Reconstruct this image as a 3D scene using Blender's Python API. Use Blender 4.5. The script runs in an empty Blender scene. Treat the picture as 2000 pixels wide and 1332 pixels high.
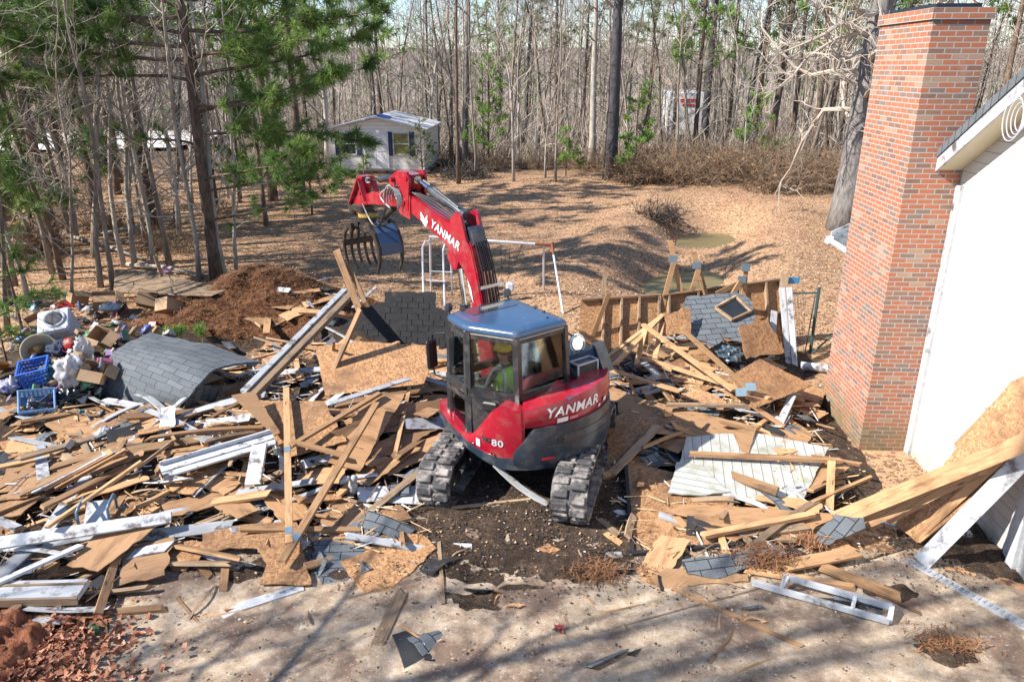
import bpy, math, random
from mathutils import Vector, Matrix, noise as mnoise
R=random.Random(11)
sc=bpy.context.scene; COL=sc.collection
rad=math.radians
# ------------------------------------------------------------------ camera model
F=1482.0; TH=rad(19.9); CH=5.7
cT,sT=math.cos(TH),math.sin(TH)
def ray(u,v):
    x=(u-1000)/F; y=(v-666)/F
    return Vector((x,cT-y*sT,-sT-y*cT))
def P(u,v,z=0.0):
    d=ray(u,v); t=(z-CH)/d.z
    return Vector((d.x*t,d.y*t,z))
def Q(u,v,Y):
    d=ray(u,v); t=Y/d.y
    return Vector((d.x*t,Y,CH+d.z*t))
def sstep(t):
    t=max(0.0,min(1.0,t)); return t*t*(3-2*t)
GA=[(-4.9,10.3,1.9,1.5,.52),(-3.3,13.2,1.7,1.3,.5),(-7.8,13.8,1.7,1.8,.85),(3.3,12.0,1.5,1.6,.44),(4.0,14.6,1.6,.9,.4),
    (-2.3,11.2,1.2,1.5,.38),(-5.6,17.0,2.0,1.4,.85),(-3.8,15.6,1.0,.7,.35),(4.2,9.9,1.0,.9,.16),(-7.2,7.6,1.5,1.4,.30),(-9.2,11.5,1.5,2.0,.35)]
def pile(x,y):
    h=0
    for (a,b,s,t,k) in GA:
        h+=k*math.exp(-((x-a)/s)**2-((y-b)/t)**2)
    m=math.hypot(x-.2,y-9.9)
    return h*sstep((m-1.1)/1.2)
DITCH=[(4.1,20.0),(4.9,21.8),(5.6,23.3),(6.6,26.2),(7.4,28.9),(8.2,30.8),(8.4,32.0)]
def segd(x,y,a,b):
    ax,ay=a;bx,by=b;dx,dy=bx-ax,by-ay
    t=max(0,min(1,((x-ax)*dx+(y-ay)*dy)/(dx*dx+dy*dy)))
    return math.hypot(x-ax-t*dx,y-ay-t*dy)
def gz(x,y):
    z=.10*mnoise.noise((x*.16,y*.16,3.1))*sstep((y-15)/5)+.05*mnoise.noise((x*.6,y*.6,7.7))*sstep((y-14)/4)
    d=min(segd(x,y,DITCH[i],DITCH[i+1]) for i in range(len(DITCH)-1))
    w=2.3+.3*mnoise.noise((x*.5,y*.5,1))
    kk=.36+.64*max(math.exp(-((y-29.0)/1.6)**2),math.exp(-((y-23.1)/1.5)**2))
    z-=1.1*kk*sstep(1.15*(1-d/w))
    z+=.22*math.exp(-((d-3.0)/1.1)**2)*sstep((y-17)/4)
    if y>38: z+=.4*mnoise.noise((x*.05,y*.05,9.))*sstep((y-38)/8)
    if abs(x)<16 and y<20: z+=.025*mnoise.noise((x*2.1,y*2.1,.3))*sstep((y-9)/3)
    return z
def S(u,v,dz=0.0):
    z=dz
    for _ in range(7):
        p=P(u,v,z); z=pile(p.x,p.y)+(gz(p.x,p.y) if p.y>15 else 0)+dz
    return P(u,v,z)
# ------------------------------------------------------------------ mesh builder
class MB:
    def __init__(s): s.v=[];s.f=[];s.m=[];s.cur=0
    def add(s,vs,fs):
        o=len(s.v); s.v+= [Vector(q) for q in vs]
        for f in fs: s.f.append([o+i for i in f]); s.m.append(s.cur)
    def box(s,c,size,rot=None):
        x,y,z=[q/2 for q in size]; c=Vector(c)
        vs=[Vector(q) for q in [(-x,-y,-z),(x,-y,-z),(x,y,-z),(-x,y,-z),(-x,-y,z),(x,-y,z),(x,y,z),(-x,y,z)]]
        if rot is not None: vs=[rot@q for q in vs]
        s.add([q+c for q in vs],[(3,2,1,0),(4,5,6,7),(0,1,5,4),(1,2,6,5),(2,3,7,6),(3,0,4,7)])
    def bbox(s,c,size,b=.02,rot=None):   # box with chamfered edges
        x,y,z=[q/2 for q in size]; c=Vector(c); vs=[];
        def ring(zz,i): return [(-x+i+b,-y+i,zz),(x-i-b,-y+i,zz),(x-i,-y+i+b,zz),(x-i,y-i-b,zz),(x-i-b,y-i,zz),(-x+i+b,y-i,zz),(-x+i,y-i-b,zz),(-x+i,-y+i+b,zz)]
        for zz,i in ((-z,b),(-z+b,0),(z-b,0),(z,b)): vs+=ring(zz,i)
        vs=[Vector(q) for q in vs]
        if rot is not None: vs=[rot@q for q in vs]
        fs=[tuple(range(7,-1,-1)),tuple(range(24,32))]
        for k in range(3):
            for i in range(8): fs.append((k*8+i,k*8+(i+1)%8,k*8+8+(i+1)%8,k*8+8+i))
        s.add([q+c for q in vs],fs)
    def bar(s,a,b,w,t,up=(0,0,1)):
        a=Vector(a);b=Vector(b);d=(b-a);L=d.length
        if L<1e-6: return
        d/=L; up=Vector(up)
        y=up.cross(d)
        if y.length<1e-3: y=Vector((1,0,0)).cross(d)
        y.normalize(); z=d.cross(y)
        rot=Matrix((d,y,z)).transposed()
        s.box((a+b)/2,(L,w,t),rot)
    def tube(s,pts,r,n=6,cap=True):
        pts=[Vector(p) for p in pts]; N=len(pts)
        if not hasattr(r,'__len__'): r=[r]*N
        vs=[]; px=None
        for i,p in enumerate(pts):
            d=(pts[min(i+1,N-1)]-pts[max(i-1,0)])
            if d.length<1e-9: d=Vector((0,0,1))
            d.normalize()
            if px is None:
                px=d.orthogonal().normalized()
            else:
                px=px-d*px.dot(d)
                if px.length<1e-6: px=d.orthogonal()
                px.normalize()
            py=d.cross(px)
            for k in range(n):
                a=2*math.pi*k/n
                vs.append(p+(px*math.cos(a)+py*math.sin(a))*r[i])
        fs=[]
        for i in range(N-1):
            for k in range(n):
                fs.append((i*n+k,i*n+(k+1)%n,(i+1)*n+(k+1)%n,(i+1)*n+k))
        if cap: fs+= [tuple(range(n-1,-1,-1)),tuple(range((N-1)*n,N*n))]
        s.add(vs,fs)
    def prism(s,poly,a0,a1,axis=0):      # poly in the other two axes, extruded along axis
        n=len(poly)
        def mk(p,a):
            if axis==0: return (a,p[0],p[1])
            if axis==1: return (p[0],a,p[1])
            return (p[0],p[1],a)
        vs=[mk(p,a0) for p in poly]+[mk(p,a1) for p in poly]
        fs=[tuple(range(n)),tuple(range(2*n-1,n-1,-1))]+[(i,n+i,n+(i+1)%n,(i+1)%n) for i in range(n)]
        s.add(vs,fs)
    def lathe(s,prof,n=20,c=(0,0,0),ax='z'):
        vs=[];c=Vector(c)
        for r,h in prof:
            for k in range(n):
                a=2*math.pi*k/n; q=(r*math.cos(a),r*math.sin(a),h)
                if ax=='x': q=(q[2],q[0],q[1])
                if ax=='y': q=(q[0],q[2],q[1])
                vs.append(Vector(q)+c)
        fs=[]
        for i in range(len(prof)-1):
            for k in range(n): fs.append((i*n+k,i*n+(k+1)%n,(i+1)*n+(k+1)%n,(i+1)*n+k))
        fs+=[tuple(range(n-1,-1,-1)),tuple(range((len(prof)-1)*n,len(prof)*n))]
        s.add(vs,fs)
    def build(s,name,mt,parent=None,smooth=False,uv=False,mat4=None,fixn=True):
        me=bpy.data.meshes.new(name)
        vs=s.v
        if mat4 is not None:
            inv=mat4.inverted(); vs=[inv@q for q in vs]
        me.from_pydata([tuple(q) for q in vs],[],s.f)
        if not isinstance(mt,(list,tuple)): mt=[mt]
        for m_ in mt: me.materials.append(m_)
        if len(mt)>1: me.polygons.foreach_set('material_index',s.m)
        if smooth: me.polygons.foreach_set('use_smooth',[True]*len(me.polygons))
        if uv:
            l=me.uv_layers.new(name='UVMap')
            for p in me.polygons:
                nn=p.normal; ax=max(range(3),key=lambda i:abs(nn[i]))
                for li in p.loop_indices:
                    co=me.vertices[me.loops[li].vertex_index].co
                    l.data[li].uv=(co.y,co.z) if ax==0 else (co.x,co.z) if ax==1 else (co.x,co.y)
        me.update()
        o=bpy.data.objects.new(name,me); COL.objects.link(o)
        if mat4 is not None: o.matrix_world=mat4
        if parent is not None: o.parent=parent
        return o
def tag(o,label=None,cat=None,group=None,kind=None):
    if label: o['label']=label
    if cat: o['category']=cat
    if group: o['group']=group
    if kind: o['kind']=kind
    return o
def empty(name,loc=(0,0,0),rz=0,m=None):
    o=bpy.data.objects.new(name,None); COL.objects.link(o); o.empty_display_size=.2
    if m is not None: o.matrix_world=m
    else: o.location=loc; o.rotation_euler=(0,0,rz)
    return o
def copy_tree(o,parent=None,name=None):
    c=o.copy(); COL.objects.link(c); c.parent=parent
    for ch in list(o.children): copy_tree(ch,c)
    return c
def smooth_by_angle(o,ang=35):
    me=o.data
    me.polygons.foreach_set('use_smooth',[True]*len(me.polygons))
    try: me.set_sharp_from_angle(angle=rad(ang))
    except Exception: pass
# ------------------------------------------------------------------ materials
class NT:
    def __init__(s,name):
        s.m=bpy.data.materials.new(name); s.m.use_nodes=True; s.t=s.m.node_tree; s.t.nodes.clear()
        s.out=s.n('ShaderNodeOutputMaterial'); s.b=s.n('ShaderNodeBsdfPrincipled'); s.l(s.b.outputs[0],s.out.inputs[0])
    def n(s,t,**k):
        a=s.t.nodes.new(t)
        for q,v in k.items(): setattr(a,q,v)
        return a
    def l(s,a,b): s.t.links.new(a,b)
    def coord(s,scale=(1,1,1),kind='Object',rot=(0,0,0)):
        tc=s.n('ShaderNodeTexCoord'); mp=s.n('ShaderNodeMapping'); mp.inputs['Scale'].default_value=scale; mp.inputs['Rotation'].default_value=rot
        s.l(tc.outputs[kind],mp.inputs[0])
        if kind=='Object':
            oi=s.n('ShaderNodeObjectInfo'); ad=s.n('ShaderNodeVectorMath',operation='MULTIPLY_ADD')
            ad.inputs[1].default_value=(1,1,1)
            ml=s.n('ShaderNodeMath',operation='MULTIPLY'); ml.inputs[1].default_value=37.0; s.l(oi.outputs['Random'],ml.inputs[0])
            s.l(mp.outputs[0],ad.inputs[0]); s.l(ml.outputs[0],ad.inputs[2]); return ad.outputs[0]
        return mp.outputs[0]
    def noise(s,vec,scale,detail=4,rough=.6):
        a=s.n('ShaderNodeTexNoise'); a.inputs['Scale'].default_value=scale; a.inputs['Detail'].default_value=detail; a.inputs['Roughness'].default_value=rough
        s.l(vec,a.inputs['Vector']); return a.outputs['Fac']
    def ramp(s,fac,stops,interp='LINEAR'):
        a=s.n('ShaderNodeValToRGB'); e=a.color_ramp; e.interpolation=interp
        while len(e.elements)<len(stops): e.elements.new(.5)
        for el,(p,c) in zip(e.elements,stops): el.position=p; el.color=(*c,1) if len(c)==3 else c
        s.l(fac,a.inputs[0]); return a.outputs[0]
    def mix(s,fac,a,b,mode='MIX'):
        x=s.n('ShaderNodeMix',data_type='RGBA',blend_type=mode)
        for val,idx in ((fac,0),(a,6),(b,7)):
            if hasattr(val,'is_linked') or hasattr(val,'links'): s.l(val,x.inputs[idx])
            else: x.inputs[idx].default_value=val if idx==0 else (*val,1)
        return x.outputs[2]
    def rnd(s,col,amt):
        oi=s.n('ShaderNodeObjectInfo'); mr=s.n('ShaderNodeMapRange'); mr.inputs[3].default_value=1-amt; mr.inputs[4].default_value=1+amt*.5
        s.l(oi.outputs['Random'],mr.inputs[0])
        h=s.n('ShaderNodeHueSaturation'); s.l(col,h.inputs['Color']); s.l(mr.outputs[0],h.inputs['Value']); return h.outputs[0]
    def bump(s,h,strength=.3,dist=.02):
        b=s.n('ShaderNodeBump'); b.inputs['Strength'].default_value=strength; b.inputs['Distance'].default_value=dist
        s.l(h,b.inputs['Height']); s.l(b.outputs[0],s.b.inputs['Normal'])
    def done(s,col=None,rough=.7,metal=0,coat=0,spec=.5):
        if col is not None:
            if hasattr(col,'links'): s.l(col,s.b.inputs['Base Color'])
            else: s.b.inputs['Base Color'].default_value=(*col,1)
        s.b.inputs['Roughness'].default_value=rough; s.b.inputs['Metallic'].default_value=metal
        s.b.inputs['Coat Weight'].default_value=coat; s.b.inputs['Coat Roughness'].default_value=.08
        s.b.inputs['Specular IOR Level'].default_value=spec
        return s.m
def simple(name,c1,c2=None,scale=6,stretch=(1,1,1),lo=.35,hi=.65,rough=.7,bump=0,metal=0,coat=0,rnd=0,spec=.5,detail=5,dirt=None,dirt_lo=.5,dirt_hi=.62,dirt_scale=3,dist=.02):
    t=NT(name)
    if c2 is None: c2=tuple(q*.75 for q in c1)
    vec=t.coord(stretch); nz=t.noise(vec,scale,detail)
    col=t.ramp(nz,[(lo,c1),(hi,c2)])
    if dirt is not None:
        v2=t.coord((1,1,1)); d=t.noise(v2,dirt_scale,6,.65)
        k=t.ramp(d,[(dirt_lo,(0,0,0)),(dirt_hi,(1,1,1))]); col=t.mix(k,col,dirt)
    if rnd: col=t.rnd(col,rnd)
    if bump: t.bump(nz,bump,dist)
    return t.done(col,rough,metal,coat,spec)
MT={}
def wood(name,a,b,c,rnd=.5,grey=None,rough=.75):
    t=NT(name); v=t.coord((1.2,22,22)); n1=t.noise(v,2.2,5,.65)
    col=t.ramp(n1,[(.3,a),(.5,b),(.68,c)])
    v2=t.coord((1,3,3)); n2=t.noise(v2,2.3,5,.6)
    k=t.ramp(n2,[(.52,(0,0,0)),(.7,(1,1,1))])
    col=t.mix(k,col,grey or tuple(q*.55 for q in a))
    # knots
    v3=t.coord((2.2,9,9)); vo=t.n('ShaderNodeTexVoronoi'); vo.inputs['Scale'].default_value=1.0; t.l(v3,vo.inputs['Vector'])
    kk=t.ramp(vo.outputs['Distance'],[(.06,(1,1,1)),(.12,(0,0,0))]); col=t.mix(kk,col,tuple(q*.3 for q in a))
    col=t.rnd(col,rnd); t.bump(n1,.25,.01)
    return t.done(col,rough)
MT['lumber']=wood('lumber',(.40,.215,.098),(.49,.295,.15),(.27,.135,.060))
MT['oldlumber']=wood('weathered_lumber',(.33,.22,.13),(.42,.29,.18),(.20,.14,.09),grey=(.12,.10,.085))
MT['plywood']=wood('plywood',(.41,.225,.108),(.48,.285,.145),(.34,.17,.078),rnd=.4)
MT['darkwood']=wood('dark_wood',(.16,.09,.05),(.22,.13,.07),(.09,.055,.035),rnd=.4)
def osb():
    t=NT('strand_board'); v=t.coord((1,1,1))
    v1=t.coord((14,34,30)); a=t.n('ShaderNodeTexVoronoi'); a.inputs['Scale'].default_value=1.6; t.l(v1,a.inputs['Vector'])
    v2=t.coord((34,13,30)); b=t.n('ShaderNodeTexVoronoi'); b.inputs['Scale'].default_value=1.5; t.l(v2,b.inputs['Vector'])
    sp=t.n('ShaderNodeSeparateColor'); t.l(a.outputs['Color'],sp.inputs[0]); sp2=t.n('ShaderNodeSeparateColor'); t.l(b.outputs['Color'],sp2.inputs[0])
    c1=t.ramp(sp.outputs[0],[(0,(.19,.09,.038)),(.45,(.36,.19,.085)),(.8,(.45,.255,.12)),(1,(.53,.33,.165))])
    c2=t.ramp(sp2.outputs[1],[(0,(.22,.105,.05)),(.5,(.38,.20,.09)),(1,(.48,.28,.135))])
    k=t.ramp(sp2.outputs[0],[(.45,(0,0,0)),(.55,(1,1,1))]); col=t.mix(k,c1,c2)
    n=t.noise(v,1.7,6,.65); kk=t.ramp(n,[(.5,(0,0,0)),(.72,(1,1,1))]); col=t.mix(kk,col,(.17,.095,.05))
    col=t.rnd(col,.25); t.bump(sp.outputs[0],.3,.006); return t.done(col,.75)
MT['osb']=osb()
MT['white']=simple('white_painted_trim',(.56,.58,.61),(.44,.46,.49),2.5,(1,4,4),rough=.5,dirt=(.13,.11,.10),dirt_lo=.53,dirt_hi=.66,dirt_scale=5,rnd=.2)
MT['greytrim']=simple('grey_painted_trim',(.40,.42,.44),(.30,.31,.33),3,(1,5,5),rough=.55,dirt=(.10,.085,.07),dirt_lo=.54,dirt_hi=.64,dirt_scale=5,rnd=.2)
def shingle(name,sc_=1.0):
    t=NT(name); v=t.coord((1,1,1)); br=t.n('ShaderNodeTexBrick'); t.l(v,br.inputs['Vector'])
    br.inputs['Scale'].default_value=1.0; br.inputs['Brick Width'].default_value=.30; br.inputs['Row Height'].default_value=.14
    br.inputs['Mortar Size'].default_value=.006; br.inputs['Color1'].default_value=(.0,.0,.0,1); br.inputs['Color2'].default_value=(1,1,1,1); br.inputs['Mortar'].default_value=(0,0,0,1)
    col=t.ramp(br.outputs['Color'],[(0,(.050,.066,.082)),(.5,(.070,.088,.105)),(1,(.098,.116,.132))])
    g=t.noise(v,160,2,.8); col=t.mix(t.ramp(g,[(.35,(0,0,0)),(.7,(1,1,1))]),col,(.20,.215,.23))
    n=t.noise(v,3,5,.6); col=t.mix(t.ramp(n,[(.55,(0,0,0)),(.75,(1,1,1))]),col,(.05,.05,.05))
    col=t.mix(br.outputs['Fac'],col,(.012,.012,.014))
    iv=t.n('ShaderNodeInvert'); t.l(br.outputs['Fac'],iv.inputs['Color']); t.bump(iv.outputs[0],.6,.008)
    return t.done(col,.85,spec=.3)
MT['shingle']=shingle('asphalt_shingle')
MT['felt']=simple('black_roof_felt',(.016,.017,.02),(.03,.031,.035),5,rough=.8,rnd=.3,dirt=(.10,.07,.045),dirt_lo=.6,dirt_hi=.7)
def brick():
    t=NT('red_brick'); tc=t.n('ShaderNodeTexCoord'); br=t.n('ShaderNodeTexBrick'); t.l(tc.outputs['UV'],br.inputs['Vector'])
    br.inputs['Scale'].default_value=1.0; br.inputs['Brick Width'].default_value=.213; br.inputs['Row Height'].default_value=.0705
    br.inputs['Mortar Size'].default_value=.0085; br.inputs['Mortar Smooth'].default_value=.1
    br.inputs['Color1'].default_value=(0,0,0,1); br.inputs['Color2'].default_value=(1,1,1,1); br.inputs['Mortar'].default_value=(.5,.5,.5,1)
    col=t.ramp(br.outputs['Color'],[(0,(.21,.11,.085)),(.12,(.37,.125,.065)),(.30,(.43,.13,.060)),(.48,(.36,.14,.08)),(.58,(.25,.145,.105)),(.74,(.42,.14,.068)),(.88,(.38,.24,.16)),(.95,(.20,.15,.135))],'CONSTANT')
    v=t.coord((1,1,1)); n=t.noise(v,38,4,.7); col=t.mix(t.ramp(n,[(.4,(0,0,0)),(.75,(.55,.55,.55))]),col,(.30,.22,.18))
    nb=t.noise(v,1.5,4); col=t.mix(t.ramp(nb,[(.62,(0,0,0)),(.85,(.35,.35,.35))]),col,(.62,.56,.50))
    col=t.mix(br.outputs['Fac'],col,(.40,.36,.32))
    sx=t.n('ShaderNodeSeparateXYZ'); t.l(tc.outputs['UV'],sx.inputs[0])
    mr=t.n('ShaderNodeMapRange'); mr.inputs[1].default_value=1.0; mr.inputs[2].default_value=0.05; t.l(sx.outputs[1],mr.inputs[0])
    ms=t.n('ShaderNodeMath',operation='MULTIPLY'); t.l(mr.outputs[0],ms.inputs[0]); mn=t.noise(v,5,4); t.l(mn,ms.inputs[1])
    col=t.mix(t.ramp(ms.outputs[0],[(.16,(0,0,0)),(.6,(.75,.75,.75))]),col,(.15,.14,.06))
    iv=t.n('ShaderNodeInvert'); t.l(br.outputs['Fac'],iv.inputs['Color']); t.bump(iv.outputs[0],1.0,.02)
    return t.done(col,.85,spec=.25)
MT['brick']=brick()
def siding(name,c,row,dark=.45,dirt=None):
    t=NT(name); tc=t.n('ShaderNodeTexCoord'); sx=t.n('ShaderNodeSeparateXYZ'); t.l(tc.outputs['UV'],sx.inputs[0])
    m=t.n('ShaderNodeMath',operation='DIVIDE'); m.inputs[1].default_value=row; t.l(sx.outputs[1],m.inputs[0])
    f=t.n('ShaderNodeMath',operation='FRACT'); t.l(m.outputs[0],f.inputs[0])
    col=t.ramp(f.outputs[0],[(0,tuple(q*dark for q in c)),(.05,tuple(q*dark for q in c)),(.09,c),(1,c)])
    v=t.coord((1,1,1)); n=t.noise(v,1.3,5); col=t.mix(t.ramp(n,[(.5,(0,0,0)),(.8,(.5,.5,.5))]),col,tuple(q*.8 for q in c))
    if dirt:
        mr=t.n('ShaderNodeMapRange'); mr.inputs[1].default_value=.9; mr.inputs[2].default_value=0; t.l(sx.outputs[1],mr.inputs[0])
        ms=t.n('ShaderNodeMath',operation='MULTIPLY'); t.l(mr.outputs[0],ms.inputs[0]); t.l(t.noise(v,4,5),ms.inputs[1])
        col=t.mix(t.ramp(ms.outputs[0],[(.25,(0,0,0)),(.6,(1,1,1))]),col,dirt)
    t.bump(f.outputs[0],.8,.015); return t.done(col,.55)
MT['siding']=siding('white_lap_siding',(.60,.59,.55),.155,.5,(.30,.32,.24))
MT['shedsiding']=siding('shed_vinyl_siding',(.76,.74,.69),.2,.42)
MT['red']=simple('excavator_red',(.34,.004,.022),(.27,.004,.018),2,rough=.32,coat=.55,dirt=(.26,.10,.08),dirt_lo=.50,dirt_hi=.82,dirt_scale=6)
MT['black']=simple('black_machine_paint',(.014,.017,.022),(.022,.025,.03),3,rough=.34,coat=.3,dirt=(.12,.11,.10),dirt_lo=.48,dirt_hi=.8,dirt_scale=5)
MT['slate']=simple('blue_grey_machine_paint',(.020,.033,.052),(.014,.024,.040),2,rough=.34,coat=.35,dirt=(.13,.125,.12),dirt_lo=.47,dirt_hi=.8)
MT['hose']=simple('black_hose_rubber',(.012,.012,.014),(.02,.02,.022),8,rough=.45)
MT['steel']=simple('worn_steel',(.17,.16,.155),(.09,.08,.075),7,rough=.45,metal=.7)
MT['chrome']=simple('cylinder_rod',(.6,.62,.65),(.5,.52,.55),5,rough=.15,metal=1)
MT['rubber']=simple('muddy_track_rubber',(.030,.030,.034),(.07,.066,.068),6,rough=.8,bump=.4,dirt=(.31,.28,.26),dirt_lo=.46,dirt_hi=.62,dirt_scale=5)
MT['decal']=simple('white_decal',(.8,.8,.8),(.74,.74,.75),4,rough=.4)
MT['greydecal']=simple('silver_decal',(.45,.46,.48),(.40,.41,.43),4,rough=.35)
MT['bluedecal']=simple('blue_decal',(.12,.22,.5),(.10,.2,.45),4,rough=.4)
MT['reflector']=simple('red_reflector',(.6,.02,.02),(.5,.02,.02),4,rough=.2)
MT['yellowring']=simple('yellow_hydraulic_swivel',(.45,.30,.04),(.3,.2,.05),6,rough=.5)
MT['grapple']=simple('dark_grapple_steel',(.022,.021,.022),(.05,.04,.034),5,rough=.5,dirt=(.12,.085,.06),dirt_lo=.5,dirt_hi=.7,metal=.3)
MT['grappleblue']=simple('blue_grapple_plate',(.03,.065,.14),(.025,.05,.11),4,rough=.4,dirt=(.05,.05,.05),dirt_lo=.6,dirt_hi=.7)
MT['seat']=simple('black_seat_fabric',(.02,.02,.022),(.03,.03,.032),30,rough=.9)
MT['interior']=simple('cab_interior_plastic',(.10,.115,.12),(.07,.08,.085),5,rough=.6)
MT['screen']=simple('pale_paper_sheet',(.50,.66,.62),(.44,.6,.57),3,rough=.6)
def glass():
    t=NT('cab_glass'); t.t.nodes.remove(t.b)
    tr=t.n('ShaderNodeBsdfTransparent'); tr.inputs[0].default_value=(.90,.95,.93,1)
    gl=t.n('ShaderNodeBsdfGlossy'); gl.inputs['Roughness'].default_value=.03; gl.inputs[0].default_value=(.9,.95,1,1)
    fr=t.n('ShaderNodeFresnel'); fr.inputs[0].default_value=1.5
    md=t.n('ShaderNodeMath',operation='MULTIPLY_ADD'); md.inputs[1].default_value=1.0; md.inputs[2].default_value=.02; t.l(fr.outputs[0],md.inputs[0])
    mx=t.n('ShaderNodeMixShader'); t.l(md.outputs[0],mx.inputs[0]); t.l(tr.outputs[0],mx.inputs[1]); t.l(gl.outputs[0],mx.inputs[2]); t.l(mx.outputs[0],t.out.inputs[0])
    return t.m
MT['glass']=glass()
MT['darkglass']=simple('dark_window_glass',(.02,.025,.03),(.03,.035,.04),2,rough=.08)
def bark(name,a,b,sc_=3,st=(1,1,.25),lit=None):
    return simple(name,a,b,sc_,st,lo=.38,hi=.62,rough=.9,bump=.6,rnd=.3,detail=6,dist=.03)
MT['greybark']=bark('grey_bark',(.31,.26,.21),(.15,.12,.095),9)
MT['palebark']=bark('pale_bark',(.48,.43,.37),(.28,.245,.21),8)
MT['brownbark']=bark('brown_bark',(.19,.135,.095),(.09,.06,.045),8)
MT['pinebark']=bark('pine_bark',(.20,.13,.09),(.07,.05,.04),12,(1,1,.35))
MT['darkbark']=bark('dark_bark',(.075,.07,.075),(.035,.033,.037),9)
MT['oakbark']=bark('oak_bark',(.27,.25,.235),(.12,.11,.105),10,(1,1,.3))
MT['twig']=simple('bare_twigs',(.36,.30,.25),(.21,.17,.14),2,rough=.85,rnd=.35)
MT['paletwig']=simple('pale_twigs',(.50,.44,.37),(.33,.28,.23),2,rough=.85,rnd=.25)
def foliage(name,a,b,c,trans=.25):
    t=NT(name); v=t.coord((1,1,1)); n=t.noise(v,1.6,3,.6); n2=t.noise(v,30,2)
    col=t.ramp(n,[(.35,a),(.5,b),(.66,c)]); col=t.mix(t.ramp(n2,[(.4,(0,0,0)),(.7,(.5,.5,.5))]),col,c)
    col=t.rnd(col,.2)
    t.done(col,.6,spec=.25)
    tl=t.n('ShaderNodeBsdfTranslucent'); t.l(col,tl.inputs[0]); mx=t.n('ShaderNodeMixShader'); mx.inputs[0].default_value=trans
    t.l(t.b.outputs[0],mx.inputs[1]); t.l(tl.outputs[0],mx.inputs[2]); t.l(mx.outputs[0],t.out.inputs[0]); return t.m
MT['needles']=foliage('pine_needles',(.07,.15,.05),(.14,.245,.065),(.26,.37,.095),.4)
MT['limeneedles']=foliage('young_pine_needles',(.13,.25,.05),(.21,.35,.075),(.31,.45,.12),.35)
MT['cedar']=foliage('cedar_needles',(.045,.075,.030),(.075,.115,.04),(.13,.16,.06))
MT['deadleaf']=foliage('dead_leaves',(.22,.12,.06),(.36,.21,.11),(.46,.30,.18),.3)
MT['brush']=simple('brown_brush',(.27,.19,.12),(.15,.10,.065),3,rough=.9,rnd=.3)
MT['straw']=simple('brown_pine_straw',(.30,.145,.065),(.15,.068,.032),6,rough=.9,rnd=.2)
# ------------------------------------------------------------------ ground
def axis(a0,a1,st,lo,hi):
    v=[];x=a0
    while x<=a1+1e-6: v.append(x); x+=st
    s=st; x=a1
    while x<hi: s*=1.35; x+=s; v.append(x)
    s=st; x=a0; pre=[]
    while x>lo: s*=1.35; x-=s; pre.append(x)
    return pre[::-1]+v
xs=axis(-16,17,.33,-400,400); ys=axis(2,42,.33,-120,600)
g=MB(); nx=len(xs)
for y in ys:
    for x in xs: g.v.append(Vector((x,y,gz(x,y) if -60<x<60 and -5<y<120 else 0)))
for j in range(len(ys)-1):
    for i in range(nx-1):
        g.f.append((j*nx+i,j*nx+i+1,(j+1)*nx+i+1,(j+1)*nx+i)); g.m.append(0)
def groundmat():
    t=NT('leafy_soil'); tc=t.n('ShaderNodeTexCoord'); v=tc.outputs['Object']
    a=t.noise(v,.55,6,.6); b=t.noise(v,9,5,.7); c=t.noise(v,34,3,.7)
    col=t.ramp(b,[(.32,(.23,.125,.065)),(.5,(.37,.22,.122)),(.66,(.47,.30,.178))])
    col=t.mix(t.ramp(c,[(.42,(0,0,0)),(.62,(.8,.8,.8))]),col,(.50,.34,.215))
    col=t.mix(t.ramp(a,[(.52,(0,0,0)),(.68,(.7,.7,.7))]),col,(.34,.185,.11))
    vo=t.n('ShaderNodeTexVoronoi'); vo.inputs['Scale'].default_value=16; t.l(v,vo.inputs['Vector'])
    se=t.n('ShaderNodeSeparateColor'); t.l(vo.outputs['Color'],se.inputs[0])
    col=t.mix(t.ramp(se.outputs[0],[(.70,(0,0,0)),(.74,(.7,.7,.7))]),col,(.12,.07,.045))
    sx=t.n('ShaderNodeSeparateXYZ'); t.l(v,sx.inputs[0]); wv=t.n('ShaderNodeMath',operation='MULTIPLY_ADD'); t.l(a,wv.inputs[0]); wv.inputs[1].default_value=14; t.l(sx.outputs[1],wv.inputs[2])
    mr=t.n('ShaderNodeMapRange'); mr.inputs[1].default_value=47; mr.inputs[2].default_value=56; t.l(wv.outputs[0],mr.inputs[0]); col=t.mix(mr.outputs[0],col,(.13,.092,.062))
    t.bump(b,.7,.05); return t.done(col,.95,spec=.15)
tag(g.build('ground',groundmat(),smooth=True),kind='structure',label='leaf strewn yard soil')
# pale concrete slab in the foreground
def slabmat():
    t=NT('dusty_concrete'); tc=t.n('ShaderNodeTexCoord'); v=tc.outputs['Object']
    a=t.noise(v,1.1,7,.68); b=t.noise(v,7,6,.7); c=t.noise(v,60,3,.8)
    col=t.ramp(b,[(.3,(.25,.185,.125)),(.5,(.42,.33,.235)),(.7,(.56,.46,.36))])
    col=t.mix(t.ramp(a,[(.46,(0,0,0)),(.60,(.9,.9,.9))]),col,(.15,.10,.075))
    a2=t.noise(v,2.3,7,.7); col=t.mix(t.ramp(a2,[(.60,(0,0,0)),(.70,(.85,.85,.85))]),col,(.10,.075,.065))
    col=t.mix(t.ramp(c,[(.54,(0,0,0)),(.66,(.85,.85,.85))]),col,(.15,.105,.085)); e_=t.noise(v,25,4,.75); col=t.mix(t.ramp(e_,[(.58,(0,0,0)),(.72,(.7,.7,.7))]),col,(.68,.60,.53))
    t.bump(b,.35,.02); return t.done(col,.9,spec=.2)
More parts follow.
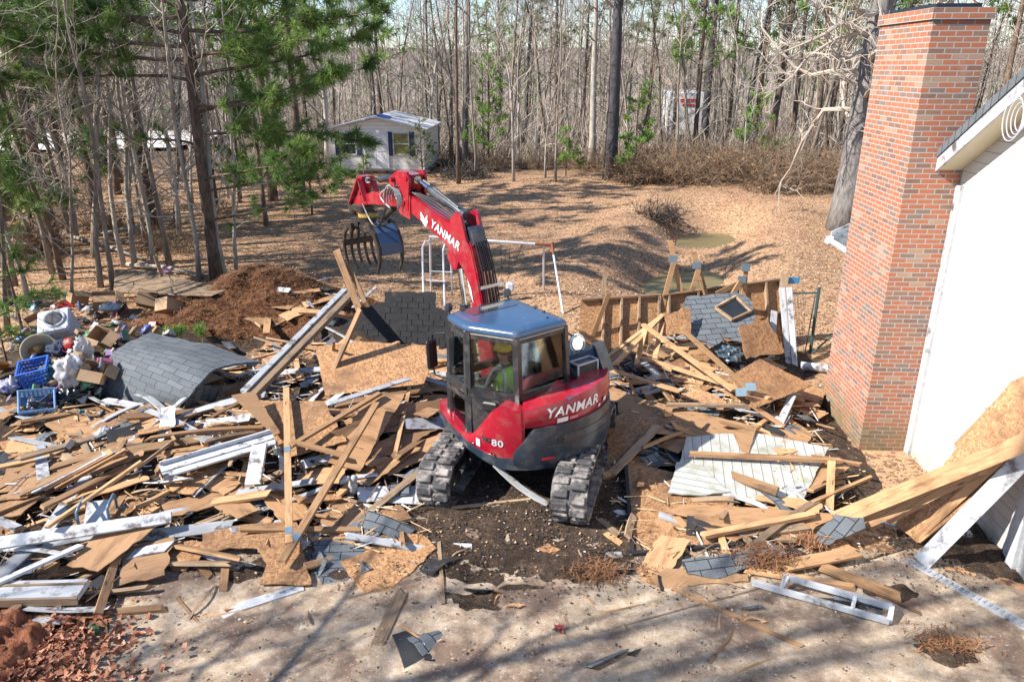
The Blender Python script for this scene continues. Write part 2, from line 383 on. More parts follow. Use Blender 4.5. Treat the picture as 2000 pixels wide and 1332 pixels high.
def irregular(cx,cy,pts,z,name,m,amp=.25,seed=0,n=10,fill=.0):
    # closed outline subdivided with a noisy edge, fan of rings so that the sheet can follow z(x,y)
    rr=random.Random(seed); out=[]
    for i,p in enumerate(pts):
        q=pts[(i+1)%len(pts)]
        for k in range(n):
            f=k/n; x=p[0]+(q[0]-p[0])*f; y=p[1]+(q[1]-p[1])*f
            w=amp*mnoise.noise((x*1.7,y*1.7,seed+.5)); w2=amp*.5*mnoise.noise((x*5,y*5,seed+3.5))
            out.append((x+w+w2,y+w*.7-w2))
    b=MB(); N=len(out); rings=[1,.92,.75,.5,.25]
    for r in rings:
        for (x,y) in out:
            X=cx+(x-cx)*r; Y=cy+(y-cy)*r; b.v.append(Vector((X,Y,z(X,Y,r))))
    b.v.append(Vector((cx,cy,z(cx,cy,0))))
    for k in range(len(rings)-1):
        for i in range(N): b.f.append((k*N+i,k*N+(i+1)%N,(k+1)*N+(i+1)%N,(k+1)*N+i)); b.m.append(0)
    o=(len(rings)-1)*N
    for i in range(N): b.f.append((o+i,o+(i+1)%N,len(b.v)-1)); b.m.append(0)
    return b.build(name,m,smooth=True)
slab=[P(200,1332+160),P(180,1332),P(240,1130),P(330,1070),P(640,1040),P(1000,990),P(1240,1060),P(1600,1080),P(1830,1080),P(1990,1180),P(2200,1332+160)]
so=irregular(0.3,6.3,[(p.x,p.y) for p in slab],lambda x,y,r:.05+.006*mnoise.noise((x,y,0)),'concrete_slab',slabmat(),.2,3,8)
tag(so,kind='structure',label='pale dusty concrete slab strewn with soil and scraps')
# red clay bank bottom left
def clayz(x,y,r): 
    return .04+(.34*(1-r*r))+.10*mnoise.noise((x*2.2,y*2.2,4))+.06*mnoise.noise((x*7,y*7,2)) if r<.99 else -.03
t=NT('red_clay'); tc=t.n('ShaderNodeTexCoord'); v=tc.outputs['Object']; n1=t.noise(v,5,7,.7); n2=t.noise(v,26,4,.7)
col=t.ramp(n1,[(.3,(.14,.05,.03)),(.5,(.30,.115,.062)),(.7,(.44,.20,.12))]); col=t.mix(t.ramp(n2,[(.55,(0,0,0)),(.7,(.7,.7,.7))]),col,(.47,.25,.16))
t.bump(n1,1,.12); CLAY=t.done(col,.95,spec=.1)
def fine_patch(cx,cy,rx,ry,zf,name,m,N=56,seed=0):
    b=MB()
    for k in range(N+1):
        r=k/N
        for i in range(72):
            a=2*math.pi*i/72; e=1+.16*mnoise.noise((math.cos(a)*1.6,math.sin(a)*1.6,seed))+.06*mnoise.noise((math.cos(a)*5,math.sin(a)*5,seed+2))
            x=cx+rx*r*e*math.cos(a); y=cy+ry*r*e*math.sin(a); b.v.append(Vector((x,y,zf(x,y,r))))
    for k in range(N):
        for i in range(72): b.f.append((k*72+i,(k+1)*72+i,(k+1)*72+(i+1)%72,k*72+(i+1)%72)); b.m.append(0)
    return b.build(name,m,smooth=True)
p=P(50,1270)
def clayz(x,y,r):
    return -.05+.36*(1-sstep(r))+(.08*mnoise.noise((x*1.8,y*1.8,4))+.07*mnoise.noise((x*5.5,y*5.5,2))+.08*mnoise.noise((x*13,y*13,2))+.05*mnoise.noise((x*27,y*27,2)))*(1-r**4)
tag(fine_patch(p.x-.65,p.y-.15,1.4,1.2,clayz,'clay_bank',CLAY,seed=4),kind='structure',label='heap of raw red clay soil')
p=P(20,830)
tag(fine_patch(p.x-.9,p.y-.3,1.9,2.1,clayz,'clay_slope',CLAY,seed=9),kind='structure',label='raw red clay soil under the rubbish')
# dark rubble bed under the debris
rub=NT('dark_rubble'); tc=rub.n('ShaderNodeTexCoord'); v=tc.outputs['Object']; n1=rub.noise(v,6,7,.75); n2=rub.noise(v,40,3,.8)
col=rub.ramp(n1,[(.3,(.022,.018,.016)),(.52,(.075,.052,.038)),(.72,(.17,.115,.08))]); col=rub.mix(rub.ramp(n2,[(.6,(0,0,0)),(.7,(.8,.8,.8))]),col,(.36,.25,.16))
rub.bump(n1,1,.08); RUB=rub.done(col,.95,spec=.15)
b=MB(); nx_=132; ny_=104; X0,X1,Y0,Y1=-11.5,6.15,6.3,18.6
for j in range(ny_):
    for i in range(nx_):
        x=X0+(X1-X0)*i/(nx_-1); y=Y0+(Y1-Y0)*j/(ny_-1); h=pile(x,y)
        e=.05*mnoise.noise((x*3,y*3,5))+.035*mnoise.noise((x*9,y*9,5))
        k=sstep(h/.12); m_=math.hypot((x-.1)/2.6,(y-9.2)/2.4); k2=1-sstep((m_-.7)/.5)
        b.v.append(Vector((x,y,gz(x,y)+max(h+e*k-.07*(1-k),-.08 if k2<=0 else .062+e*.7-.14*(1-k2)))))
for j in range(ny_-1):
    for i in range(nx_-1): b.f.append((j*nx_+i,j*nx_+i+1,(j+1)*nx_+i+1,(j+1)*nx_+i)); b.m.append(0)
tag(b.build('debris_rubble',RUB,smooth=True),'dark soil and crushed rubble under the broken timber','rubble',kind='stuff')
for i,(u,v,rx,ry,lab) in enumerate([(1890,1065,1.0,.75,'dark damp soil spread below the leaning boards'),(1080,1095,1.5,.55,'dark crumbled soil in front of the tracks'),(1720,1160,.75,.35,'dark soil beside the white metal rack'),(1850,1268,.5,.3,'dark soil blot at the lower right of the slab'),(560,1110,1.5,.45,'dark soil at the front of the left debris pile'),(940,1170,.6,.3,'thin dark soil smear on the slab')]):
    c=P(u,v,.05)
    tag(fine_patch(c.x,c.y,rx,ry,lambda x,y,r:.052+.055*(mnoise.noise((x*3.2,y*3.2,i))+.35*mnoise.noise((x*11,y*11,i)))+.022*(1-r)-.075*r**3,'soil_patch',RUB,N=26,seed=i*3+1),kind='structure',label=lab)
# puddles
WAT=NT('muddy_water'); tc=WAT.n('ShaderNodeTexCoord'); nw=WAT.noise(tc.outputs['Object'],.8,3)
colw=WAT.ramp(nw,[(.18,(.15,.115,.055)),(.65,(.20,.165,.07))]); WAT.bump(WAT.noise(tc.outputs['Object'],3,2),.05,.02); WATER=WAT.done(colw,.22,spec=.3)
for (u,v,rx,ry,lab) in [(1378,462,2.7,2.7,'murky brown puddle lying in the far end of the ditch'),(1345,545,2.7,2.5,'murky brown puddle in the near end of the ditch')]:
    c=P(u,v,-.62); c2=Vector((c.x,c.y,0))
    wz=-.70
    o=fine_patch(c.x,c.y,rx,ry,lambda x,y,r:wz,'puddle',WATER,N=3,seed=u)
    tag(o,label=lab,kind='structure')
# leaf litter: thousands of curled dry leaves
def scatter(name,n,region,mts,smin,smax,zf,seed,label,cat,ratio=.6,tilt=.9):
    rr=random.Random(seed); b=MB(); k=0
    while k<n:
        x,y=region(rr)
        if x is None: continue
        k+=1; s=rr.uniform(smin,smax); rot=Matrix.Rotation(rr.uniform(0,6.28),3,'Z')@Matrix.Rotation(rr.gauss(0,tilt*.5),3,'X')@Matrix.Rotation(rr.gauss(0,tilt*.4),3,'Y')
        c=Vector((x,y,zf(x,y)+s*.22)); w=s*ratio; b.cur=rr.randrange(len(mts))
        b.add([c+rot@Vector(q) for q in ((-s/2,0,0),(0,-w/2,s*.12),(s/2,0,.0),(0,w/2,s*.12))],[(0,1,2),(0,2,3)])
    return tag(b.build(name,mts),label,cat,kind='stuff')
def yard(rr):
    y=rr.uniform(15.5,44)**1; u=rr.uniform(-60,1680); x=(u-1000)/F*y*1.02
    return x,y
L1=simple('leaf_tan',(.48,.31,.18),(.40,.24,.13),3,rough=.85); L2=simple('leaf_rust',(.42,.21,.11),(.32,.15,.08),3,rough=.85); L3=simple('leaf_pale',(.57,.41,.27),(.50,.35,.22),3,rough=.85); L4=simple('leaf_dark',(.13,.08,.05),(.09,.06,.04),3,rough=.9)
scatter('leaf_litter',64000,yard,[L1,L2,L3,L1,L3,L4],.03,.085,gz,5,'dry fallen leaves carpeting the yard and the wood floor','fallen leaves')
# small chips and splinters
C1=simple('chip_pale',(.52,.36,.21),(.42,.27,.15),3,rough=.85); C2=simple('chip_black',(.02,.02,.022),(.03,.03,.03),3,rough=.85); C3=simple('chip_white',(.62,.63,.65),(.5,.5,.52),3,rough=.7); C4=simple('chip_brown',(.16,.10,.06),(.1,.06,.04),3,rough=.9); C5=simple('chip_slate',(.10,.125,.15),(.07,.08,.1),3,rough=.9)
def chipreg(rr):
    u=rr.uniform(-40,1760); v=rr.uniform(700,1120)
    if rr.random()<.10: v=rr.uniform(1050,1330)
    p=P(u,v,.1)
    if p.x>5.9: return None,None
    return p.x,p.y
zc=lambda x,y: max(pile(x,y),.07)
scatter('wood_chips',7500,chipreg,[C1,C4,C4,C2,C1,C4,C2,C1,C4,C5,C1,C4,C3],.012,.05,zc,6,'splinters and crumbs of wood, shingle and plaster strewn over the site','splinters',.65,.7)
def dirtreg(rr):
    p=P(rr.gauss(1080,260),rr.gauss(1030,60),.05)
    if rr.random()<.3: p=P(rr.gauss(1850,50),rr.gauss(1000,70),.05)
    return p.x,p.y
scatter('soil_clods',12000,dirtreg,[C2,C4,C4,C2],.01,.04,lambda x,y:.055,8,'dark crumbled soil spilled over the slab','soil',.8,1.2)
def claycl(rr):
    p=P(rr.gauss(90,90),rr.gauss(1255,55),.1); return p.x,p.y
CL1=simple('clay_clod',(.36,.15,.085),(.24,.09,.05),6,rough=.95); CL2=simple('clay_clod_pale',(.46,.24,.15),(.38,.18,.11),6,rough=.95)
scatter('clay_clods',1500,claycl,[CL1,CL2,CL1],.03,.10,lambda x,y:.06+.16*mnoise.noise((x*4,y*4,3))**2,18,'loose red clay crumbs at the bottom left','clay',.9,1.2)
# far pale road behind the left wood
RM=simple('pale_gravel',(.62,.60,.57),(.52,.50,.47),1.5,rough=.9)
b=MB(); pts=[]
for k in range(41):
    f=k/40; x=-75+f*52; y0=43+ f*10+1.5*mnoise.noise((x*.08,0,1)); y1=y0+15
    b.v+= [Vector((x,y0,gz(x,y0)*0+.5)),Vector((x,y1,.52))]
for k in range(40): b.f.append((2*k,2*k+2,2*k+3,2*k+1)); b.m.append(0)
tag(b.build('gravel_road',RM,smooth=True),kind='structure',label='pale gravel road beyond the left wood')
HB=MB()
for j in range(24):
    for i in range(120):
        x=-190+380*i/119; y=126+j*5; HB.v.append(Vector((x,y,-1+9.5*sstep(j/12)*(1-.25*sstep((j-12)/12))*(1+.22*mnoise.noise((x*.02,y*.02,5)))+1.3*mnoise.noise((x*.16,y*.16,1))+.9*mnoise.noise((x*.6,y*.6,1)))))
for j in range(23):
    for i in range(119): HB.f.append((j*120+i,j*120+i+1,(j+1)*120+i+1,(j+1)*120+i)); HB.m.append(0)
tag(HB.build('hills',simple('distant_bare_woodland',(.24,.19,.165),(.15,.125,.10),.5,(1,.3,.25),rough=1,bump=.8,dirt=(.10,.12,.07),dirt_lo=.55,dirt_hi=.7,dirt_scale=.12)),kind='structure',label='low wooded hills in the distance')
# ------------------------------------------------------------------ shed
TR=[]
sh=empty('garden_shed',Vector((-7.6,43.6,0)),rad(-3))
tag(sh,'white sided garden shed with dark window shutters and a blue tarp on its roof','shed')
W,D,HE,HR=5.35,5.6,2.36,2.98; hw=W/2
b=MB(); b.prism([(-hw,.15),(hw,.15),(hw,HE),(0,HR),(-hw,HE)],0,D,axis=1); b.build('wall',MT['shedsiding'],sh,uv=True)
SR=simple('shed_metal_roof',(.62,.61,.60),(.5,.5,.5),2,rough=.5)
rf=MB()
for s_ in (-1,1):
    a=math.atan2(HR-HE,hw)
    rf.prism([(0,HR+.03),(s_*(hw+.22),HE-.03),(s_*(hw+.22),HE+.06),(0,HR+.12)],-.22,D+.2,axis=1)
ro=rf.build('roof',SR,sh)
b=MB(); b.prism([(-hw-.2,.02),(hw+.2,.02),(hw+.2,.16),(-hw-.2,.16)],-.03,D,axis=1); b.build('base',MT['darkwood'],sh)
tp=MB(); rr=random.Random(3)
for i in range(13):
    for j in range(9):
        x=-.75+i*.12; y=.3+j*.16
        tp.v.append(Vector((x,y,HR+.13-abs(x)*(HR-HE)/hw+.09*abs(mnoise.noise((x*4,y*3,1)))+.02)))
for i in range(12):
    for j in range(8): tp.f.append((i*9+j,(i+1)*9+j,(i+1)*9+j+1,i*9+j+1)); tp.m.append(0)
tag(tp.build('tarp',simple('blue_tarp',(.02,.07,.36),(.015,.05,.22),3,rough=.4),None,mat4=Matrix.Translation(sh.location)@Matrix.Rotation(rad(-3),4,'Z')),'crumpled bright blue tarp over the shed ridge','tarp')
TR.append(bpy.data.objects['tarp']); 
for v_ in [None]:
    o=bpy.data.objects['tarp']; me=o.data; m4=Matrix.Translation(Vector((-7.6,43.6,0)))@Matrix.Rotation(rad(-3),4,'Z'); 
    for vv in me.vertices: vv.co=m4@vv.co
for x,shut in ((-1.55,1),(1.42,1)):
    wf=MB()
    for a_ in (-.43,.43): wf.box((x+a_,-.035,1.62),(.06,.07,1.15))
    for z_ in (1.04,1.62,2.20): wf.box((x,-.035,z_),(.80,.06,.06))
    w=wf.build('window',MT['white'],sh); pn=MB(); pn.box((x,-.012,1.62),(.8,.02,1.1)); pn.build('pane',MT['darkglass'] if x<0 else simple('curtained_pane',(.28,.26,.10),(.16,.17,.06),4,rough=.2),w)
    for a_ in (-.62,.62):
        s_=MB(); s_.box((x+a_,-.03,1.62),(.27,.05,1.3))
        for k in range(9): s_.box((x+a_,-.058,1.12+k*.125),(.2,.012,.05))
        s_.build('shutter',simple('navy_shutter',(.02,.035,.09),(.02,.03,.07),3,rough=.5),sh)
d_=MB(); d_.box((-.36,-.04,1.25),(.7,.06,1.95)); d_.box((.36,-.04,1.25),(.7,.06,1.95)); d_.box((-.36,-.075,1.25),(.5,.02,.06)); d_.box((.36,-.075,1.25),(.5,.02,.06)); d_.build('door',simple('white_door',(.72,.72,.75),(.64,.64,.67),2,rough=.4),sh)
# ------------------------------------------------------------------ house with chimney
HROT=rad(-3.0)
cb=P(1676.5,879)
hm=Matrix.Translation(cb)@Matrix.Rotation(HROT,4,'Z')   # house frame: origin at near chimney corner, +x into the house, +y away
ho=empty('house',m=hm); tag(ho,'white lap sided house with a steep gable end beside the chimney','house')
WX=.74; EZ=4.50
slope=math.tan(rad(33))
RIDGE=-6.0
def rz(y): return EZ+ (0-y)*slope
b=MB()
y0,y1=-11.6,-.02
yr=-5.2
zr=rz(yr)
b.prism([(y0,-.1),(y1,-.1),(y1,rz(y1)-.05),(yr,zr-.05),(y0,EZ+(y0-2*yr)*0+.0)],WX,WX+7,axis=0)
b.build('wall',MT['siding'],ho,uv=True)
RF=shingle('house_shingle')
b=MB(); ox=WX-.36
b.prism([(.18,rz(.18)+.14),(yr,zr+.14),(yr,zr+.02),(.18,rz(.18)+.02)],ox-.02,WX+7.2,axis=0)
b.prism([(yr,zr+.14),(y0-.3,EZ+.1),(y0-.3,EZ),(yr,zr+.02)],ox-.02,WX+7.2,axis=0)
b.build('roof',RF,ho)
b=MB(); 
b.prism([(.15,rz(.15)+.02),(yr,zr+.02),(yr,zr-.17),(.15,rz(.15)-.17)],ox,ox+.03,axis=0)
b.build('rake_board',MT['white'],ho)
SOF=simple('cream_soffit',(.66,.60,.44),(.6,.55,.4),2,rough=.5)
b=MB(); b.prism([(.15,rz(.15)-.13),(yr,zr-.13),(yr,zr-.15),(.15,rz(.15)-.15)],ox+.03,WX,axis=0); b.prism([(.13,rz(.13)-.15),(.13,rz(.13)-.02),(.15,rz(.15)-.02),(.15,rz(.15)-.17)],ox+.03,WX+.4,axis=0); b.build('soffit',SOF,ho)
b=MB(); b.box((WX-.02,-.075,EZ/2-.2),(.05,.15,EZ-.3)); b.build('corner_trim',MT['white'],ho)
b=MB(); b.box((WX-.03,-2.95,1.3),(.07,.14,2.7)); b.box((WX-.01,-2.80,1.3),(.03,.10,2.6)); b.build('door_trim',MT['white'],ho)
b=MB(); b.box((WX-.004,-4.2,1.25),(.03,2.3,2.5)); b.build('door',MT['greytrim'],ho)
b=MB(); b.bbox((ox-.03,.19,rz(.19)+.05),(.11,.16,.13),.012); b.tube([(ox-.04,.19,rz(.19)+.05),(WX+6,.19,rz(.19)+.05)],.06,8); b.build('gutter',MT['white'],ho)
def W0(u,v,x):
    d=ray(u,v); t=x/d.x; return Vector((x,d.y*t,CH+d.z*t))
cab=MB()
rr=random.Random(4)
for k in range(4):
    pts=[]; r_=.13+.035*k; cpt=hm.inverted()@W0(1994,232,5.72)
    for i in range(26):
        a=2*math.pi*i/25; pts.append((cpt.x-.03*k,cpt.y+r_*.8*math.cos(a),cpt.z+r_*1.05*math.sin(a)))
    cab.tube(pts,.006,5)
cab.tube([cpt+Vector((0,0,.2)),cpt+Vector((0,-.05,.3)),cpt+Vector((.02,-.2,.42))],.012,5)
tc_=tag(cab.build('cable_coil',simple('pale_cable',(.55,.55,.60),(.45,.45,.5),3,rough=.4),mat4=hm.copy()),'coil of pale grey cable hanging from the gable edge','cable')
for vv in tc_.data.vertices: vv.co=hm@vv.co
# rear wing whose eave corner peeps out behind the chimney
hb=empty('rear_wing',m=hm@Matrix.Translation((0,0,0))); tag(hb,'low rear wing of the house peeping out left of the chimney','building')
ep=hm.inverted()@Q(1632,462,16.0); ex0=ep.x+.32; ez=ep.z; ey=ep.y
b=MB(); b.prism([(ex0,-.1),(ex0+6.4,-.1),(ex0+6.4,ez),(ex0+3.2,ez+1.55),(ex0,ez)],2.0,ey,axis=1); b.build('wall',MT['siding'],hb,uv=True)
b=MB(); b.prism([(ex0-.32,ez),(ex0+3.2,ez+1.72),(ex0+6.7,ez),(ex0+6.7,ez-.1),(ex0+3.2,ez+1.6),(ex0-.32,ez-.1)],2.0,ey+.2,axis=1); b.build('roof',RF,hb)
b=MB(); b.prism([(ex0-.34,ez+.06),(ex0+3.2,ez+1.80),(ex0+6.7,ez+.06),(ex0+6.7,ez-.22),(ex0+3.2,ez+1.46),(ex0-.34,ez-.24)],ey+.2,ey+.24,axis=1); b.build('rake_board',MT['white'],hb)
b=MB(); b.bbox((ex0-.40,ey+.1,ez-.1),(.14,.2,.16),.012); b.tube([(ex0-.40,ey+.15,ez-.1),(ex0-.40,2.0,ez-.1)],.06,8); b.build('gutter',MT['white'],hb)
# chimney
ch=empty('brick_chimney',m=hm); tag(ch,'tall red brick chimney standing against the white gable wall','chimney')
CD=1.72; CHT=6.42
b=MB(); b.box((WX/2-.005,CD/2,CHT/2-.15),(WX-.01+.0,CD,CHT+.0)); b.build('shaft',MT['brick'],ch,uv=True)
b=MB(); b.box((WX/2-.005,CD/2,CHT-.15+.07),(WX+.05,CD+.06,.142)); b.build('cap',MT['brick'],ch,uv=True)
b=MB(); b.box((WX/2,CD/2,CHT+.02),(WX-.16,CD-.3,.06)); b.build('flue_cover',simple('blue_black_metal',(.03,.04,.06),(.04,.05,.07),3,rough=.4,metal=.4),ch)
b=MB(); b.box((WX+.02,CD/2,EZ/2),(.2,CD-.05,EZ)); b.build('backing',MT['siding'],ch,uv=True)
# ------------------------------------------------------------------ trees
def limb(rr,p,d,L,r0,r1,n=4,wob=.18,up=.08):
    pts=[p.copy()]; d=d.normalized()
    for i in range(n):
        d=(d+Vector((rr.gauss(0,wob),rr.gauss(0,wob),rr.gauss(0,wob)+up))).normalized()
        pts.append(pts[-1]+d*(L/n))
    rs=[r0+(r1-r0)*i/n for i in range(n+1)]
    return pts,rs
def at(pts,f):
    k=f*(len(pts)-1); i=min(int(k),len(pts)-2); return pts[i].lerp(pts[i+1],k-i),(pts[i+1]-pts[i]).normalized()
def bare_tree(seed,h=13,r=.11,start=.22,nb=26,sub=5,tw=3,spread=.34,lean=.02,crook=.05,low=0,upa=.35,thick=.0085):
    rr=random.Random(seed); T=MB(); C=MB()
    tp,tr=limb(rr,Vector((0,0,-.15)),Vector((rr.gauss(0,lean),rr.gauss(0,lean),1)),h,r,r*.18,10,crook,.06)
    tr[0]*=1.35; T.tube(tp,tr,8)
    for i in range(nb):
        f=start+(1-start)*(i+rr.random())/nb; f=min(f,.985)
        p,d0=at(tp,f); a=rr.uniform(0,6.283); e=rr.uniform(upa,upa+.65)
        d=Vector((math.cos(a)*math.cos(e),math.sin(a)*math.cos(e),math.sin(e)))
        L=h*spread*(1.08-f)*rr.uniform(.6,1.2)+.5; rb=max(r*(1.05-f)*.42,thick*1.15)
        bp,br=limb(rr,p,d,L,rb,thick*.7,5,.22); C.tube(bp,br,4,False)
        for j in range(sub):
            g_=rr.uniform(.25,1); q,dd=at(bp,min(g_,.99))
            d2=(dd+Vector((rr.gauss(0,.6),rr.gauss(0,.6),rr.gauss(.1,.5)))).normalized(); l2=L*rr.uniform(.2,.42)+.15
            sp,sr=limb(rr,q,d2,l2,max(rb*.4,thick*.85),thick*.55,3,.25); C.tube(sp,sr,3,False)
            for k in range(tw):
                q2,d3=at(sp,rr.uniform(.3,.99)); d4=(d3+Vector((rr.gauss(0,.7),rr.gauss(0,.7),rr.gauss(.1,.5)))).normalized()
                wp,wr=limb(rr,q2,d4,l2*rr.uniform(.3,.6)+.1,thick*.6,thick*.38,2,.2); C.tube(wp,wr,3,False)
    return T,C
def tuft(C,rr,p,d,n=34,L=.22,w=.010,spread=1.0):
    d=d.normalized()
    for i in range(n):
        q=(d*rr.uniform(.1,1.1)+Vector((rr.gauss(0,spread),rr.gauss(0,spread),rr.gauss(.12,spread)))*.62).normalized()
        l=L*rr.uniform(.65,1.15); s=q.cross(Vector((rr.gauss(0,1),rr.gauss(0,1),rr.gauss(0,1)))).normalized()*w
        b0=p+d*rr.uniform(-.08,.06); m_=b0+q*l*.55; e=b0+q*l-Vector((0,0,l*.14))
        C.add([b0-s*.5,b0+s*.5,m_+s*.5,m_-s*.5,e],[(0,1,2,3),(3,2,4)])
def make_tree(name,TC,bark,crownmat,label,cat,group=None,extra=None):
    root=empty(name); tag(root,label,cat,group)
    TC[0].build('trunk',bark,root,smooth=True); TC[1].build('crown',crownmat,root)
    if extra: extra[0].build('foliage',extra[1],root)
    return root
def place(o,p,rz=0,s=1,sz=None):
    o.location=p; o.rotation_euler=(0,0,rz); o.scale=(s,s,sz or s)
RT=random.Random(77)
# prototypes of the bare woodland trees
protos=[]
spec=[('slender_tree',dict(seed=1,h=14,r=.072,start=.16,nb=22,sub=3,tw=2,spread=.2),'greybark','twig'),
      ('slender_tree',dict(seed=2,h=12,r=.07,start=.12,nb=22,sub=3,tw=2,spread=.22,crook=.07),'palebark','paletwig'),
      ('slender_tree',dict(seed=3,h=16,r=.085,start=.25,nb=26,sub=5,tw=3,spread=.22),'greybark','twig'),
      ('slender_tree',dict(seed=4,h=15,r=.075,start=.2,nb=24,sub=5,tw=3,spread=.26,crook=.08),'brownbark','twig'),
      ('slender_tree',dict(seed=5,h=17,r=.11,start=.3,nb=24,sub=6,tw=4,spread=.26),'darkbark','twig'),
      ('slender_tree',dict(seed=6,h=10,r=.055,start=.1,nb=22,sub=3,tw=2,spread=.26,crook=.09),'palebark','paletwig'),
      ('slender_tree',dict(seed=7,h=18,r=.105,start=.35,nb=22,sub=5,tw=3,spread=.2,crook=.03),'pinebark','twig'),
      ('slender_tree',dict(seed=8,h=11,r=.06,start=.08,nb=24,sub=4,tw=2,spread=.3,crook=.1),'greybark','paletwig'),
      ('slender_tree',dict(seed=9,h=16,r=.19,start=.3,nb=22,sub=4,tw=2,spread=.30,crook=.03,thick=.014),'pinebark','twig')]
GRPB='bare trees of the wood behind the yard'; LABB='slender leafless tree in the wood behind the yard'
for nm,kw,bk,tw_ in spec:
    protos.append(make_tree(nm,bare_tree(**kw),MT[bk],MT[tw_],LABB,'tree',GRPB))
used=[0]*len(protos)
def bare(k,p,rz=None,s=1.0,label=None,group=None,sz=None):
    o=protos[k] if not used[k] else copy_tree(protos[k]); used[k]=1
    place(o,p,RT.uniform(0,6.28) if rz is None else rz,s,sz)
    o['label']=label or LABB; 
    if label and not group:
        if 'group' in o: del o['group']
    else: o['group']=group or GRPB
    return o
# individually placed slender trees on the left (bases read from the photograph)
for u,v,k,s,lab in [(103,536,0,1.05,None),(124,548,3,1.0,None),(30,560,0,.9,None),(196,562,2,.8,None),(222,568,0,.95,None),(243,522,1,1.0,None),(263,526,5,1.3,None),
    (332,522,0,1.15,'straight slender leafless tree just left of the big pine'),(389,548,1,.95,'thin sapling close beside the left of the big pine'),(441,549,1,1.2,'thin grey trunk growing close against the right of the big pine'),(461,530,5,1.0,'short thin bare sapling right of the big pine'),
    (60,600,5,1.1,None),(150,470,1,1.1,None),(180,500,7,1.2,None),(285,480,7,1.1,None),(12,640,7,1.0,None),(70,480,3,.9,None),(140,600,7,.7,None),(350,455,1,1.2,None),(300,440,3,1.1,None)]:
    p=P(u,v); p.z=gz(p.x,p.y)
    bare(k,p,None,s,lab,'bare trees of the left thicket' if lab is None else None)
    if lab is None: pass
for o in COL.objects:
    if o.get('group')=='bare trees of the left thicket': o['label']='slender leafless tree in the left thicket'
# wood behind: jittered scatter, kept off the yard, the road and the buildings
pts=[]
def ok(x,y,dmin):
    if -11.8<x<-4.2 and 40<y<51.5: return False
    if -11.5<x<-4 and 36<y<44: return False
    if y<39.5 and x>-10.5-(y-22)*.12: return False
    if x>13 and y<40: return False
    if x<-22 and 44<y<66 and RT.random()<.75: return False
    for (a,b) in pts:
        if (a-x)**2+(b-y)**2<dmin*dmin: return False
    return True
tries=0
while len(pts)<245 and tries<16000:
    tries+=1
    y=22+53*RT.random()**.85; u=RT.uniform(-80,2080); x=(u-1000)/F*y*1.03
    if ok(x,y,.9): pts.append((x,y))
for x,y in pts:
    k=RT.choice([0,0,1,1,2,2,3,4,5,6,6,7]); 
    if x<-9 and y<38: k=RT.choice([0,1,3,5,5,7,7])
    bare(k,Vector((x,y,gz(x,y))),None,RT.uniform(.85,1.2)*(1 if y<50 else 1.15))
# off-frame trees to the left whose shadows stripe the site
for x,y,k,s in [(-7.6,3.4,8,.9),(-9.6,2.2,8,1.0),(-8.4,1.0,8,.95),(-12.2,2.6,8,1.0),(-11,.2,8,1.05),(-14.5,1.2,8,1.0),(-7.0,-.4,4,1.0),(-16,2.2,4,1.0),(-15.5,13.2,1,1.0),(-18,-.5,8,1.1),(-17,14,8,.9),(-19,17,8,1.0),(-18,20.5,8,1.0),(-22,21.5,8,1.1),(-24,25,8,1.1),(-21,27,8,1.0),(-27,29,8,1.1)]:
    bare(k,Vector((x,y,0)),None,s,'slender leafless tree standing left of the demolition site','bare trees left of the site')
# large dark trunks
def bigtree(u,v,name,h,r,bk,label,**kw):
    p=P(u,v); p.z=gz(p.x,p.y)
    o=make_tree(name,bare_tree(h=h,r=r,**kw),MT[bk],MT['twig'],label,'tree'); o.location=p; return o
bigtree(1192,352,'tall_tree',19,.36,'darkbark','thick dark straight trunk at the wood edge above the yard',seed=21,start=.42,nb=16,sub=6,tw=4,spread=.25,lean=.0,crook=.012)
bigtree(905,322,'tall_tree',17,.27,'oakbark','grey trunk rising from the dark brush heap right of the shed',seed=22,start=.4,nb=16,sub=5,tw=4,spread=.25,lean=0,crook=.015)
bigtree(1372,300,'tall_tree',18,.30,'darkbark','dark trunk rising behind the thicket near the white trailer',seed=23,start=.4,nb=16,sub=5,tw=4,spread=.25,lean=0,crook=.02)
bigtree(1500,318,'tall_tree',18,.26,'brownbark','forked brown trunk in the wood left of the chimney',seed=24,start=.3,nb=20,sub=6,tw=4,spread=.3,lean=.02,crook=.05)
bigtree(1155,330,'tall_tree',17,.22,'palebark','pale trunk standing just left of the thick dark trunk',seed=25,start=.35,nb=18,sub=5,tw=4,spread=.25,lean=0,crook=.02)
bigtree(640,330,'tall_tree',14,.16,'palebark','leaning pale forked trunk beside the left of the shed',seed=26,start=.2,nb=22,sub=6,tw=4,spread=.32,lean=.05,crook=.06)
